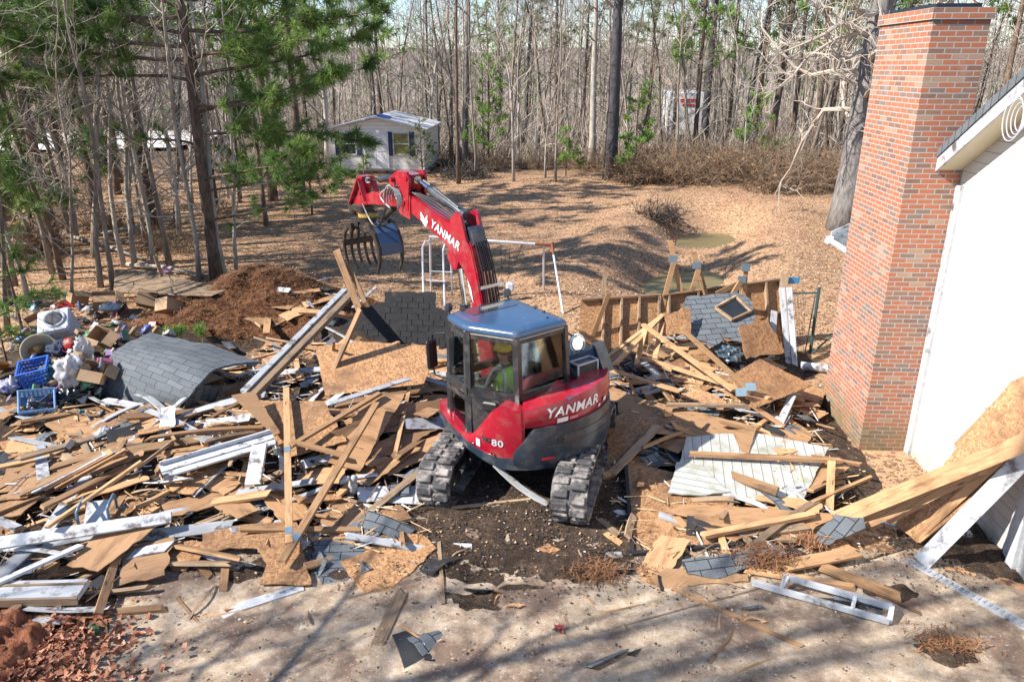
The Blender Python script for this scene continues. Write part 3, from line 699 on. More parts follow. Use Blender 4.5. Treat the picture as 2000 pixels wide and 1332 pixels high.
# oak beside the chimney
rr=random.Random(31); T=MB(); C=MB()
tp,tr=limb(rr,Vector((0,0,-.2)),Vector((.0,0,1)),15,.50,.2,12,.02,.1); tr[0]=.66; tr[1]=.52; T.tube(tp,tr,14)
for i in range(26):
    f=.24+.7*i/26; p,d0=at(tp,f); a=rr.uniform(2.0,4.4) if i%3 else rr.uniform(0,6.28); e=rr.uniform(-.15,.45)
    d=Vector((math.cos(a)*math.cos(e),math.sin(a)*math.cos(e)*.8,math.sin(e))); L=rr.uniform(3.2,6.0)*(1.1-.4*f)
    rb=rr.uniform(.06,.13); bp,br=limb(rr,p,d,L,rb,.02,8,.27,.05); C.tube(bp,br,6,False)
    for j in range(9):
        q,dd=at(bp,rr.uniform(.15,.98)); d2=(dd+Vector((rr.gauss(0,.7),rr.gauss(0,.7),rr.gauss(.05,.6)))).normalized(); l2=rr.uniform(.7,1.9)
        sp,sr=limb(rr,q,d2,l2,.028,.012,4,.3,.05); C.tube(sp,sr,4,False)
        for k in range(6):
            q2,d3=at(sp,rr.uniform(.2,.99)); d4=(d3+Vector((rr.gauss(0,.8),rr.gauss(0,.8),rr.gauss(.1,.6)))).normalized()
            wp,wr=limb(rr,q2,d4,rr.uniform(.25,.8),.011,.007,3,.25); C.tube(wp,wr,3,False)
o=make_tree('oak_tree',(T,C),MT['oakbark'],MT['paletwig'],'massive grey oak trunk with bare crooked limbs behind the chimney','tree'); p=P(1640,452); o.location=(p.x+.1,p.y,gz(p.x,p.y))
# the big pine of the left foreground
def pine(seed,h,r,limbs,tl=.23,tw=.011,nt=30,crook=.012):
    rr=random.Random(seed); T=MB(); C=MB(); N=MB()
    tp,tr=limb(rr,Vector((0,0,-.15)),Vector((0,0,1)),h,r,r*.3,12,crook,.08); tr[0]*=1.25; T.tube(tp,tr,10)
    for (z,a,L,e,dens) in limbs:
        p,_=at(tp,min(.99,z/h)); d=Vector((math.cos(a)*math.cos(e),math.sin(a)*math.cos(e),math.sin(e)))
        bp,br=limb(rr,p,d,L,.013+.008*L,.008,7,.11,-.01); C.tube(bp,br,5,False)
        for j in range(int(dens*L)):
            f=rr.uniform(.12,1)**.8; q,dd=at(bp,min(f,.99)); d2=(dd+Vector((rr.gauss(0,.55),rr.gauss(0,.55),rr.gauss(.12,.35)))).normalized()
            l2=rr.uniform(.25,.75)*(1.2-f*.6); sp,sr=limb(rr,q,d2,l2,.010,.006,3,.15,.04); C.tube(sp,sr,3,False)
            tuft(N,rr,sp[-1],d2,nt,tl,tw); 
            if rr.random()<.7: tuft(N,rr,sp[-2],d2,nt*2//3,tl,tw)
        tuft(N,rr,bp[-1],bp[-1]-bp[-2],nt,tl,tw)
    return T,C,N
rr=random.Random(41); lim=[]
def az(deg): return rad(deg)
for z,a,L,e,dn in [(1.9,-8,3.6,.15,2.2),(2.7,5,3.0,.12,4.6),(3.0,-30,3.4,.15,5),(3.9,172,2.6,.25,2.5),(4.2,-15,3.4,.10,6),(4.7,20,3.6,.25,5),(4.9,-5,3.3,-.05,6.5),(5.5,175,3.6,.05,5),(5.6,12,3.8,.12,6),(6.0,-20,3.4,.25,6),(6.3,195,4.2,.0,8),(6.0,178,4.4,.1,8),(7.0,185,4.2,.1,8),(6.6,168,4.0,.12,7),(6.7,8,4.0,.05,6.5),(7.2,200,3.4,.2,6.5),(7.4,-15,3.8,.1,6.5),(7.8,170,3.6,.25,6.5),(8.0,90,3,.3,5),(8.2,10,3.6,.3,6.5),(8.3,250,2.6,.2,5),(8.7,185,3.2,.3,6),(8.9,-10,3.4,.35,6),(9.4,140,3,.3,6),(9.6,20,3,.35,6),(10.2,200,2.8,.4,6),(10.4,-20,2.6,.4,6),(11,100,2.4,.4,6),(11.2,0,2.2,.5,6),(11.6,180,2,.6,6),(12.2,60,1.5,.8,6)]:
    lim.append((z,az(a),L*(1.3 if z>3.5 else 1.15),e,dn))
t_=pine(42,13,.17,[(a,b,c,d,e*1.35) for a,b,c,d,e in lim],.28,.0125,58)
pt=empty('pine_tree'); tag(pt,'big green pine with drooping boughs beside the rubbish heap','tree'); t_[0].build('trunk',MT['pinebark'],pt,smooth=True); t_[1].build('limb',MT['pinebark'],pt); t_[2].build('crown',MT['needles'],pt)
p=P(424,552); pt.location=(p.x,p.y,gz(p.x,p.y))
# woodland pines: tall, with high crowns
def tallpine(seed,h,z0,z1,nl,r=.2,tl=.36,tw=.036,nt=18,ml=2.8,dn=3.8):
    rr=random.Random(seed); lim=[]
    for i in range(nl):
        z=z0+(z1-z0)*(i+rr.random())/nl; lim.append((z,rr.uniform(0,6.28),ml*(1.15-.8*(z-z0)/(z1-z0))*rr.uniform(.7,1.1),rr.uniform(.05,.5),dn))
    return pine(seed,h,r,lim,tl,tw,nt)
def mkpine(name,tt,fm,label,group,bk='pinebark'):
    o=empty(name); tag(o,label,'tree',group); tt[0].build('trunk',MT[bk],o,smooth=True); tt[1].build('limb',MT[bk],o); tt[2].build('crown',MT[fm],o); return o
LP='tall pine with a high green crown in the wood'; GP='tall pines of the wood'
tp1=mkpine('pine_tree',tallpine(51,17,7.2,17,26,.2),'needles',LP,GP); tp2=mkpine('pine_tree',tallpine(52,19,9,19,26,.23),'needles',LP,GP); tp3=mkpine('pine_tree',tallpine(53,15,5.5,15,26,.18),'limeneedles',LP,GP)
uu=set()
for u,Y,k in [(1300,60,0),(1450,52,0),(1565,47,2),(1640,58,0),(1400,66,1),(1520,62,1),(1600,70,0),(1700,60,1),(1960,58,0),(1900,48,0),(1250,64,0),(1180,70,1),(1340,48,2),(1080,62,0),(980,68,2),(760,60,2),(560,50,0),(480,42,2),(380,46,0),(250,36,2),(90,34,0),(30,30,2),(160,48,0),(620,64,0),(-30,38,0),(310,28,2),(545,34,2),(110,25,0),(200,30,2),(600,33,0),(430,31,2)]:
    pr=(tp1,tp2,tp3)[k]; o=pr if k not in uu else copy_tree(pr); uu.add(k)
    x=(u-1000)/F*Y*1.02; place(o,Vector((x,Y,gz(x,Y))),RT.uniform(0,6.28),RT.uniform(.85,1.1))
for x,y,k in [(-20,-1.2,0)]:
    o=copy_tree((tp1,tp2,tp3)[k]); place(o,Vector((x,y,0)),RT.uniform(0,6.28),.9); o['label']='tall pine standing left of the demolition site'; o['group']='pines left of the site'
# young pines with bright foliage
def young(seed,h,r,L,dn,fm,name,label,p,nt=30,tl=.26,tw=.026,group=None):
    rr=random.Random(seed); lim=[]
    n=int(h*5)
    for i in range(n):
        z=h*(.18+.8*(i+rr.random())/n); lim.append((z,rr.uniform(0,6.28),max(.25,L*(1.05-z/h)*rr.uniform(.7,1.15)),rr.uniform(.25,.75),dn))
    tt=pine(seed,h,r,lim,tl,tw,nt); o=mkpine(name,tt,fm,label,group,'brownbark'); o.location=p; return o
def gp(u,v):
    p=P(u,v); p.z=gz(p.x,p.y); return p
young(61,5.0,.06,1.5,4.0,'limeneedles','young_pine','bright green young pine right of the thick dark trunk',gp(1240,352))
young(62,4.2,.06,1.9,4.0,'limeneedles','young_pine','bright green bushy young pine above the right thicket',gp(1470,335))
young(63,6.4,.07,2.0,3.2,'limeneedles','young_pine','light green loose young pine right of the shed behind the grey trunk',gp(955,330))
young(64,2.6,.04,.9,5,'limeneedles','young_pine','small light green pine in front of the wood edge',gp(1105,345))
young(65,3.4,.05,1.1,9,'cedar','cedar_tree','dark green cedar growing against the right corner of the shed',gp(826,352),nt=18,tl=.14,tw=.02)
young(66,2.4,.04,1.0,6.5,'needles','young_pine','young pine with spreading needles at the left edge by the rubbish heap',gp(45,655),tl=.26,tw=.012,nt=40)
young(67,1.5,.03,.8,7,'needles','young_pine','low bushy green pine seedling at the left edge below the taller one',gp(20,738),tl=.24,tw=.011,nt=40)
young(68,8.0,.08,2.5,5.0,'needles','young_pine','tall young pine at the far left of the thicket',gp(25,585),tl=.30,tw=.018,nt=40)
young(72,9.0,.09,2.4,4.5,'needles','young_pine','second tall young pine in the left thicket behind the first',gp(150,470),tl=.32,tw=.022,nt=36)
young(73,8.5,.09,2.3,4.5,'limeneedles','young_pine','tall light green pine behind the big pine',gp(520,440),tl=.32,tw=.024,nt=34)
young(74,3.0,.05,1.4,7.0,'limeneedles','young_pine','low spreading lime green pine bough at the edge of the yard beside the grapple',gp(610,420),tl=.28,tw=.018,nt=40)
young(69,2.2,.04,.9,5,'needles','young_pine','small pine just in front of the left shed window',gp(668,372),tl=.24,tw=.02)
for (u,v,s,sd) in [(712,355,1.0,70),(1215,352,.8,71)]:
    young(sd,1.8*s,.03,.8,5,'needles','young_pine',('little pine seedling before the shed door','little green seedling at the foot of the thick dark trunk')[sd-70],gp(u,v),tl=.2,tw=.02)
# brush thicket
def shrub(seed,n,h,w,r=.012,leaf=0,lean=.5):
    rr=random.Random(seed); C=MB(); Lf=MB()
    for i in range(n):
        a=rr.uniform(0,6.28); rr_=w*math.sqrt(rr.random())*.6; p=Vector((math.cos(a)*rr_,math.sin(a)*rr_,-.05))
        d=Vector((rr.gauss(0,lean),rr.gauss(0,lean),1)); L=h*rr.uniform(.5,1.25)
        bp,br=limb(rr,p,d,L,r,r*.45,5,.3,-.06); C.tube(bp,br,3,False)
        for j in range(4):
            q,dd=at(bp,rr.uniform(.25,.95)); d2=(dd+Vector((rr.gauss(0,.7),rr.gauss(0,.7),rr.gauss(0,.6)))).normalized()
            sp,sr=limb(rr,q,d2,L*rr.uniform(.2,.4),r*.6,r*.35,3,.3,-.05); C.tube(sp,sr,3,False)
            if leaf and rr.random()<leaf:
                for k in range(3):
                    c=at(sp,rr.uniform(.3,.99))[0]; s=rr.uniform(.05,.11); m_=Matrix.Rotation(rr.uniform(0,6.28),3,'Z')@Matrix.Rotation(rr.gauss(0,.8),3,'X')
                    Lf.add([c+m_@Vector(q_) for q_ in ((-s,0,0),(0,-s*.5,s*.2),(s,0,0),(0,s*.5,s*.2))],[(0,1,2),(0,2,3)])
    return C,Lf
shp=[]
GS='brown brush shrubs along the wood edge'; LS='tangled brown leafless shrub at the foot of the wood'
for sd,n,h,w,lf in [(81,90,1.9,1.6,.25),(82,80,1.5,1.8,.5),(83,70,2.3,1.4,.1)]:
    C,Lf=shrub(sd,n,h,w,.013,lf); o=empty('shrub'); tag(o,LS,'shrub',GS); C.build('stems',MT['brush'],o); Lf.build('leaves',MT['deadleaf'],o); shp.append([o,0])
def addshrub(x,y,k,s,lab=None,grp=None):
    e=shp[k]; o=e[0] if not e[1] else copy_tree(e[0]); e[1]=1; place(o,Vector((x,y,gz(x,y))),RT.uniform(0,6.28),s); o['label']=lab or LS; o['group']=grp or GS; return o
for u in range(1215,1650,24):
    for v in (352,334):
        p=P(u+RT.uniform(-10,10),v+RT.uniform(-5,6)+(20 if u>1500 else 6)); addshrub(p.x,p.y,RT.randrange(3),RT.uniform(.8,1.25))
for u in range(880,1210,34):
    p=P(u+RT.uniform(-10,10),330+RT.uniform(-14,8)); addshrub(p.x,p.y,RT.randrange(3),RT.uniform(.5,.8))
for i in range(20):
    y=RT.uniform(21,40); u=RT.uniform(-40,520); x=(u-1000)/F*y
    if x>-9.3: continue
    addshrub(x,y,RT.randrange(3),RT.uniform(.4,.75),'tangled brown leafless shrub in the left thicket','brown shrubs of the left thicket')
# dark brush heap at the wood edge
C,Lf=shrub(85,230,1.15,2.6,.02,0,1.6); ob=C.build('brush_heap',simple('dark_branches',(.09,.075,.065),(.045,.038,.034),3,rough=.9)); tag(ob,'heap of dark cut branches at the wood edge right of the shed','brush pile'); ob.location=gp(905,344)
C,Lf=shrub(86,120,.9,1.3,.02,.6,1.0); ob=C.build('root_clump',simple('dark_roots',(.07,.05,.04),(.03,.024,.02),3,rough=.9)); tag(ob,'dark clump of roots on the steep bank above the ditch','roots'); ob.location=gp(1285,428)
# fallen pale poles on the left wood floor
for i,(u1,v1,u2,v2,lab) in enumerate([(120,462,300,520,'long pale fallen trunk lying across the left wood floor'),(250,524,418,548,'thin pale fallen trunk behind the weathered plywood'),(180,300+170,420,420,'thin grey fallen trunk in the shade of the left wood')]):
    a=gp(u1,v1);b_=gp(u2,v2); mb=MB(); mm=(a+b_)/2; mb.tube([a+Vector((0,0,.12)),mm+Vector((0,0,.2)),b_+Vector((0,0,.1))],[.07,.06,.035],7); tag(mb.build('fallen_trunk',MT['palebark'],smooth=True),lab,'fallen trunk')
# far wood as one mass
rr=random.Random(91); b=MB()
for i in range(720):
    y=rr.uniform(72,124); x=rr.uniform(-1,1)*y*.74; h=rr.uniform(8,15); r=rr.uniform(.04,.10); b.cur=rr.choice([0,0,1])
    bp,br=limb(rr,Vector((x,y,-.2)),Vector((rr.gauss(0,.03),0,1)),h,r,r*.3,5,.04,.05); b.tube(bp,br,4,False)
    b.cur=rr.choice([1,1,2])
    for j in range(7):
        q,dd=at(bp,rr.uniform(.2,.98)); a=rr.uniform(0,6.28); d=Vector((math.cos(a),math.sin(a),rr.uniform(.4,1.2)))
        sp,sr=limb(rr,q,d,rr.uniform(1.2,3.4),.035,.018,3,.25); b.tube(sp,sr,3,False)
        for k in range(3):
            q2,d3=at(sp,rr.uniform(.3,.98)); wp,wr=limb(rr,q2,(d3+Vector((rr.gauss(0,.7),rr.gauss(0,.7),rr.gauss(0,.6)))).normalized(),rr.uniform(.5,1.6),.02,.012,2,.2); b.tube(wp,wr,3,False)
for i in range(800):
    y=rr.uniform(80,125); x=rr.uniform(-1,1)*y*.74; b.cur=2
    for j in range(5):
        bp,br=limb(rr,Vector((x+rr.gauss(0,1.2),y+rr.gauss(0,1.2),-.1)),Vector((rr.gauss(0,.5),rr.gauss(0,.5),1)),rr.uniform(1.5,4.5),.035,.015,4,.25,-.03); b.tube(bp,br,3,False)
for i in range(3000):
    y=rr.uniform(46,84); x=rr.uniform(-1,1)*y*.74; b.cur=rr.choice([0,1,2])
    if y<53 and -13<x<-3: continue
    if x<-18 and y<70: continue
    for j in range(4):
        bp,br=limb(rr,Vector((x+rr.gauss(0,.8),y+rr.gauss(0,.8),-.1)),Vector((rr.gauss(0,.35),rr.gauss(0,.35),1)),rr.uniform(.8,3.6),.022,.010,4,.22,-.02); b.tube(bp,br,3,False)
b.cur=3
for i in range(150):
    y=rr.uniform(60,120); x=rr.uniform(-1,1)*y*.72
    if -13<x<-3 and y<64: continue
    h=rr.uniform(3,11)
    for j in range(rr.randrange(6,16)):
        c=Vector((x+rr.gauss(0,1.1),y+rr.gauss(0,1.1),h*rr.uniform(.45,1.1)))
        tuft(b,rr,c,Vector((rr.gauss(0,1),rr.gauss(0,1),rr.gauss(.3,.6))),14,.55,.05)
tag(b.build('far_woods',[MT['greybark'],MT['twig'],MT['paletwig'],MT['needles']]),'hazy mass of far bare woodland behind the shed','woodland',kind='stuff')
# white trailer glimpsed through the wood
tr=empty('white_trailer',Vector((13.6,62,0)),rad(-4)); tag(tr,'white trailer with a red mark glimpsed between the trunks','trailer')
b=MB(); b.bbox((0,2.5,2.2),(2.6,6,3.2),.05); b.build('body',MT['decal'],tr)
b=MB(); b.box((.1,-.53,3.2),(1.3,.03,.22)); b.box((.1,-.53,2.85),(.9,.03,.2)); b.build('red_mark',MT['reflector'],tr)
for sx in (-1,1):
    b=MB(); b.lathe([(.02,-.14),(.45,-.14),(.45,.14),(.02,.14)],16,(sx*1.1,2.5,.45),'x'); b.build('wheel',MT['hose'],tr)
# swing set
st=empty('swing_set',P(950,590)); tag(st,'old white tube swing set with a rusty end in the yard','swing set'); iv=st.location.copy()
YS=iv.y
def qs(u,v,dy=0): return Q(u,v,YS+dy)-iv
wt=simple('chipped_white_tube',(.62,.63,.68),(.52,.53,.58),6,rough=.45,dirt=(.2,.1,.06),dirt_lo=.62,dirt_hi=.7,dirt_scale=9); rust=simple('rusty_tube',(.28,.09,.04),(.16,.06,.03),9,rough=.8)
zt=qs(1050,478).z
b=MB(); b.tube([qs(838,463),qs(1045,477)],.035,8); b.build('top_bar',wt,st)
b=MB(); b.tube([qs(1045,477),qs(1082,478)],.036,8); b.tube([qs(1078,474),qs(1081,497,-.15)],.036,8); b.build('rusty_end',rust,st)
zb=-iv.z
def leg(u1,v1,u2,dy,arc=0,m=wt,r=.027):
    a=qs(u1,v1); x2=(u2-1000)/F*(YS+dy)*1.0; e=Vector((x2*1.04-iv.x,dy,0))
    b=MB(); pts=[a,a.lerp(e,.25),a.lerp(e,.6),e]
    if arc:
        s_=1
        pts=[a+Vector((arc*.30,0,.0)),a+Vector((arc*.12,dy*.05,.01)),a+Vector((0,dy*.16,-.12))]+[a.lerp(e,f)+Vector((-arc*.04*(1-f),0,0)) for f in (.3,.6,1)]
    b.tube(pts,r,8); b.build('leg',m,st)
leg(826,472,827,-.75,.5); leg(840,466,842,.75); leg(866,478,868,-.6,.3); leg(880,480,883,.7)
leg(1062,480,1062,.8); leg(1081,497,1101,-1.0)
b=MB(); b.tube([qs(842,530,.3),qs(883,532,.3)],.016,6); b.tube([qs(828,548,-.4),qs(870,550,-.4)],.016,6); b.build('ladder_rung',wt,st)
for u1,u2,v2 in ((978,981,568),(997,990,568)):
    b=MB(); b.tube([qs(u1,478),qs(u2,v2)],.008,4); b.build('chain',MT['hose'],st)
b=MB(); b.tube([qs(1021,478),qs(992,545)],.008,4); b.build('chain',MT['hose'],st)
b=MB(); b.bbox(qs(986,574),(.32,.16,.03),.01); b.build('swing_seat',MT['hose'],st)
b=MB(); b.bbox(qs(991,566)+Vector((.07,0,.08)),(.22,.18,.26),.05); b.build('toddler_seat',wt,st)
# ------------------------------------------------------------------ excavator
C0=Vector((.22,10.1,.05))
TILT=Matrix.Rotation(rad(-2.0),4,'Y')
EXM=Matrix.Translation(C0)@TILT@Matrix.Rotation(rad(36),4,'Z')     # upper body frame: x right, y forward
LOM=Matrix.Rotation(rad(-36),4,'Z')@Matrix.Rotation(rad(-15),4,'Z') # undercarriage relative to upper body
ex=empty('excavator',m=EXM); tag(ex,'red and black compact excavator with grapple standing among the demolition debris','excavator')
def text_verts(body,size,shear=.0,off=.0,ext=.0):
    cu=bpy.data.curves.new('lettering','FONT'); cu.body=body; cu.size=size; cu.shear=shear; cu.offset=off; cu.extrude=ext; cu.align_x='LEFT'; cu.resolution_u=3; cu.space_character=1.09
    o=bpy.data.objects.new('lettering_tmp',cu); COL.objects.link(o); bpy.context.view_layer.update()
    me=bpy.data.meshes.new_from_object(o.evaluated_get(bpy.context.evaluated_depsgraph_get()))
    vs=[v.co.copy() for v in me.vertices]; fs=[tuple(p.vertices) for p in me.polygons]
    bpy.data.objects.remove(o); bpy.data.curves.remove(cu); return vs,fs
def letter(name,body,size,mapf,mt,parent,shear=0,off=0,width=None):
    vs,fs=text_verts(body,size,shear,off)
    x0=min(q.x for q in vs); x1=max(q.x for q in vs); y0=min(q.y for q in vs); y1=max(q.y for q in vs)
    k=(width/(x1-x0)) if width else 1
    b=MB(); b.add([mapf((q.x-x0)*k,(q.y-y0)) for q in vs],fs); return b.build(name,mt,parent)
# ---- undercarriage
und=bpy.data.objects.new('undercarriage',None)
def lo(b): # transform builder verts by LOM
    b.v=[LOM@q for q in b.v]; return b
def stadium(y0,y1,zb,zt,n=9):
    r=(zt-zb)/2; zc_=(zt+zb)/2; pts=[]
    for i in range(n+1):
        a=-math.pi/2+math.pi*i/n; pts.append((y1-r+r*math.cos(a),zc_+r*math.sin(a)))
    for i in range(n+1):
        a=math.pi/2+math.pi*i/n; pts.append((y0+r+r*math.cos(a),zc_+r*math.sin(a)))
    return pts
def track(xc,w=.47):
    y0,y1,zb,zt=-1.52,1.28,0.0,.66
    out=stadium(y0,y1,zb,zt); inn=stadium(y0+.06,y1-.06,zb+.06,zt-.06)
    b=MB(); n=len(out); L=[];
    for xx,pr in ((xc-w/2,out),(xc+w/2,out),(xc-w/2,inn),(xc+w/2,inn)): L+= [(xx,p[0],p[1]) for p in pr]
    fs=[]
    for i in range(n):
        j=(i+1)%n; fs+=[(i,j,n+j,n+i),(2*n+j,2*n+i,3*n+i,3*n+j),(j,i,2*n+i,2*n+j),(n+i,n+j,3*n+j,3*n+i)]
    b.add(L,fs)
    # lugs along the outline
    per=[];tot=0
    big=stadium(y0,y1,zb,zt,24)
    for i in range(len(big)):
        a=Vector(big[i]);c=Vector(big[(i+1)%len(big)]); per.append((tot,a,c)); tot+=(c-a).length
    NL=38
    for k in range(NL):
        s_=tot*k/NL
        for (t0,a,c) in per:
            l=(c-a).length
            if l>0 and t0<=s_<t0+l: break
        p=a.lerp(c,(s_-t0)/l); d=(c-a).normalized(); nrm=Vector((d.y,-d.x))
        for sx in (-1,1):
            off=.0 if sx<0 else tot/NL*.5
            q=p+d*off*.9
            ang=math.atan2(d.y,d.x); rot=Matrix.Rotation(ang,3,'X')
            cx=xc+sx*w*.245; b.bbox((cx,q.x+nrm.x*.012,q.y+nrm.y*.012),(w*.44,tot/NL*.66,.042),.012,rot)
    o=lo(b).build('track',MT['rubber'],ex)
    f=MB(); f.bbox((xc,-.12,.33),(w*.42,1.95,.26),.03); lo(f).build('track_frame',MT['black'],o)
    for nm,yc in (('sprocket',-1.19),('idler',.95)):
        s_=MB(); s_.lathe([(.02,-.1),(.25,-.1),(.27,-.05),(.27,.05),(.25,.1),(.02,.1)],18,(xc,yc,.33),'x'); s_.lathe([(.0,-.16),(.12,-.16),(.12,.16),(.0,.16)],12,(xc,yc,.33),'x')
        lo(s_).build(nm,MT['steel'],o,smooth=False)
    for yc in (-.75,-.35,.05,.45):
        s_=MB(); s_.lathe([(.02,-.11),(.09,-.11),(.09,.11),(.02,.11)],12,(xc,yc,.15),'x'); lo(s_).build('roller',MT['steel'],o)
    return o
track(-.915); track(.935)
b=MB(); b.bbox((0,-.1,.42),(1.5,.9,.26),.05); b.bbox((0,-.1,.52),(.9,1.3,.2),.05); lo(b).build('undercarriage_frame',MT['black'],ex)
b=MB(); b.lathe([(.02,.5),(.52,.5),(.52,.66),(.02,.66)],28); b.build('slewing_ring',MT['steel'],ex)
b=MB()
pr=[(1.62,.06),(1.72,.02),(1.70,.20),(1.66,.42),(1.60,.42),(1.63,.2)]; b.prism(pr,-1.15,1.15,0)
for sx in (-.5,.5): b.bar((sx,.3,.38),(sx,1.62,.25),.12,.12)
lo(b).build('dozer_blade',MT['black'],ex)
# ---- rotating body
def catmull(pts,n=10):
    out=[]
    for i in range(len(pts)-1):
        p0=Vector(pts[max(i-1,0)]);p1=Vector(pts[i]);p2=Vector(pts[i+1]);p3=Vector(pts[min(i+2,len(pts)-1)])
        for k in range(n):
            t=k/n; out.append(.5*((2*p1)+(p2-p0)*t+(2*p0-5*p1+4*p2-p3)*t*t+(3*p1-p0-3*p2+p3)*t**3))
    out.append(Vector(pts[-1])); return out
KP=[(-.93,.86),(-1.0,.5),(-1.05,.12),(-1.06,-.2),(-1.0,-.58),(-.80,-.88),(-.45,-1.09),(0,-1.17),(.42,-1.11),(.78,-.91),(1.02,-.58),(1.07,-.2),(1.05,.2),(1.02,.75)]
FP=catmull(KP,10); NF=len(FP)-1   # index = 10*control
def nrm2(i):
    d=FP[min(i+1,NF)]-FP[max(i-1,0)]; d.normalize(); return Vector((-d.y,d.x))*-1  # outward
cc=Vector((0,-.1))
def outw(i):
    n=nrm2(i)
    if n.dot(FP[i]-cc)<0: n=-n
    return n
def band(i0,i1,zlo,zhi,off,depth,name,mt,parent=ex,rows=3,bulge=0,sub=1):
    b=MB(); idx=list(range(i0,i1+1)); R_=rows
    for i in idx:
        p=FP[i]; n=outw(i); a=zlo(i) if callable(zlo) else zlo; c=zhi(i) if callable(zhi) else zhi
        for r in range(R_+1):
            f=r/R_; o=off+bulge*math.sin(math.pi*f)
            q=p+n*o; b.v.append(Vector((q.x,q.y,a+(c-a)*f)))
        q=p-n*depth; b.v.append(Vector((q.x,q.y,c))); b.v.append(Vector((q.x,q.y,a)))
    m=R_+3
    for k in range(len(idx)-1):
        for r in range(m):
            b.f.append((k*m+r,(k+1)*m+r,(k+1)*m+(r+1)%m,k*m+(r+1)%m)); b.m.append(0)
    b.f.append(tuple(range(m-1,-1,-1))); b.m.append(0); b.f.append(tuple((len(idx)-1)*m+r for r in range(m))); b.m.append(0)
    o=b.build(name,mt,parent); 
    import bmesh
    bm=bmesh.new(); bm.from_mesh(o.data); bmesh.ops.recalc_face_normals(bm,faces=bm.faces); bm.to_mesh(o.data); bm.free()
    smooth_by_angle(o,38); return o
def lin(i,pts):
    if i<=pts[0][0]: return pts[0][1]
    for (a,va),(b_,vb) in zip(pts,pts[1:]):
        if i<=b_: return va+(vb-va)*(i-a)/(b_-a)
    return pts[-1][1]
# floor plate and lower black skirt
b=MB(); b.prism([(p.x*.97,p.y*.97) for p in FP],.64,.74,2); b.build('deck',MT['black'],ex)
band(0,NF,lambda i:lin(i,[(0,.80),(28,.70),(45,.60),(90,.60),(130,.68)]),lambda i:lin(i,[(0,.88),(28,.80),(43,.76),(52,.78),(90,.8),(130,.8)]),.012,.2,'lower_skirt',MT['slate'],rows=2)
cw=band(49,108,lambda i:.68,lambda i:lin(i,[(49,.86),(56,1.20),(60,1.22),(90,1.22),(108,1.18)]),.035,.3,'counterweight',MT['slate'],rows=4,bulge=.012)
for zz in (.93,1.06):
    band(60,104,zz,zz+.012,.052,.02,'counterweight_rib',MT['black'],cw,rows=1)
for i in (64,96):
    p=FP[i]+outw(i)*.05; n=outw(i); m=MB(); ang=math.atan2(n.y,n.x)
    m.lathe([(.0,0),(.05,0),(.05,.012),(.0,.012)],16); 
    M_=Matrix.Translation((p.x,p.y,1.0))@Matrix.Rotation(ang,4,'Z')@Matrix.Rotation(rad(90),4,'Y'); m.v=[M_@q for q in m.v]; m.build('lifting_hole',MT['hose'],cw)
p=FP[60]+outw(60)*.05; 
rf_=band(58,62,.745,.775,.045,.05,'reflector',MT['reflector'],ex,rows=1)
# red side panel left and rear engine cover
sp=band(24,52,lambda i:lin(i,[(24,.80),(43,.76),(52,.78)]),lambda i:lin(i,[(24,.90),(29,.92),(33,1.05),(41,1.42),(44,1.50),(52,1.46)]),.0,.22,'side_panel',MT['red'],rows=4,bulge=.02)
band(44,53,lambda i:lin(i,[(44,.8),(53,1.0)]),lambda i:lin(i,[(44,1.50),(53,1.45)]),-.005,.25,'rear_panel',MT['red'],rows=3,bulge=.012)
band(0,24,lambda i:lin(i,[(0,.88),(24,.80)]),lambda i:lin(i,[(0,1.05),(24,.90)]),.0,.16,'front_side_panel',MT['red'],rows=2)
ec=band(53,112,lambda i:1.215,lambda i:lin(i,[(53,1.46),(60,1.53),(85,1.60),(96,1.60),(112,1.60)]),.005,.34,'engine_cover',MT['red'],rows=4,bulge=.03)
# panel seam and cover top
b=MB(); top=[FP[i]-outw(i)*.02 for i in range(53,112)]
vs=[Vector((q.x,q.y,lin(i+53,[(53,1.45),(60,1.52),(85,1.59),(112,1.59)]))) for i,q in enumerate(top)]+[Vector((.95,.1,1.62)),Vector((.2,-.62,1.62)),Vector((-.55,-.70,1.50))]
b.add(vs,[tuple(range(len(vs)))]); b.build('cover_top',MT['red'],ex)
# right hand dark hood with vent box
b=MB(); b.prism([(-.70,1.5),(-.74,1.62),(-.45,1.78),(.5,1.70),(.8,1.35),(.8,.8),(-.6,.8)],.34,.98,0); o=b.build('side_hood',MT['slate'],ex)
b=MB(); b.bbox((.57,-.66,1.56),(.36,.16,.34),.02); o2=b.build('vent_box',MT['black'],o)
b=MB()
for a_,c_ in (((.39,-.745,1.74),(.75,-.745,1.74)),((.39,-.745,1.40),(.75,-.745,1.40)),((.39,-.745,1.40),(.39,-.745,1.74)),((.75,-.745,1.40),(.75,-.745,1.74)),((.39,-.57,1.745),(.75,-.57,1.745)),((.39,-.745,1.745),(.39,-.57,1.745)),((.75,-.745,1.745),(.75,-.57,1.745))): b.bar(a_,c_,.022,.022)
b.build('vent_frame',MT['greydecal'],o2)
b=MB(); b.prism([(-.83,1.55),(-.62,1.92),(-.56,1.92),(-.70,1.55)],.80,.99,0); b.build('corner_guard',MT['slate'],ex)
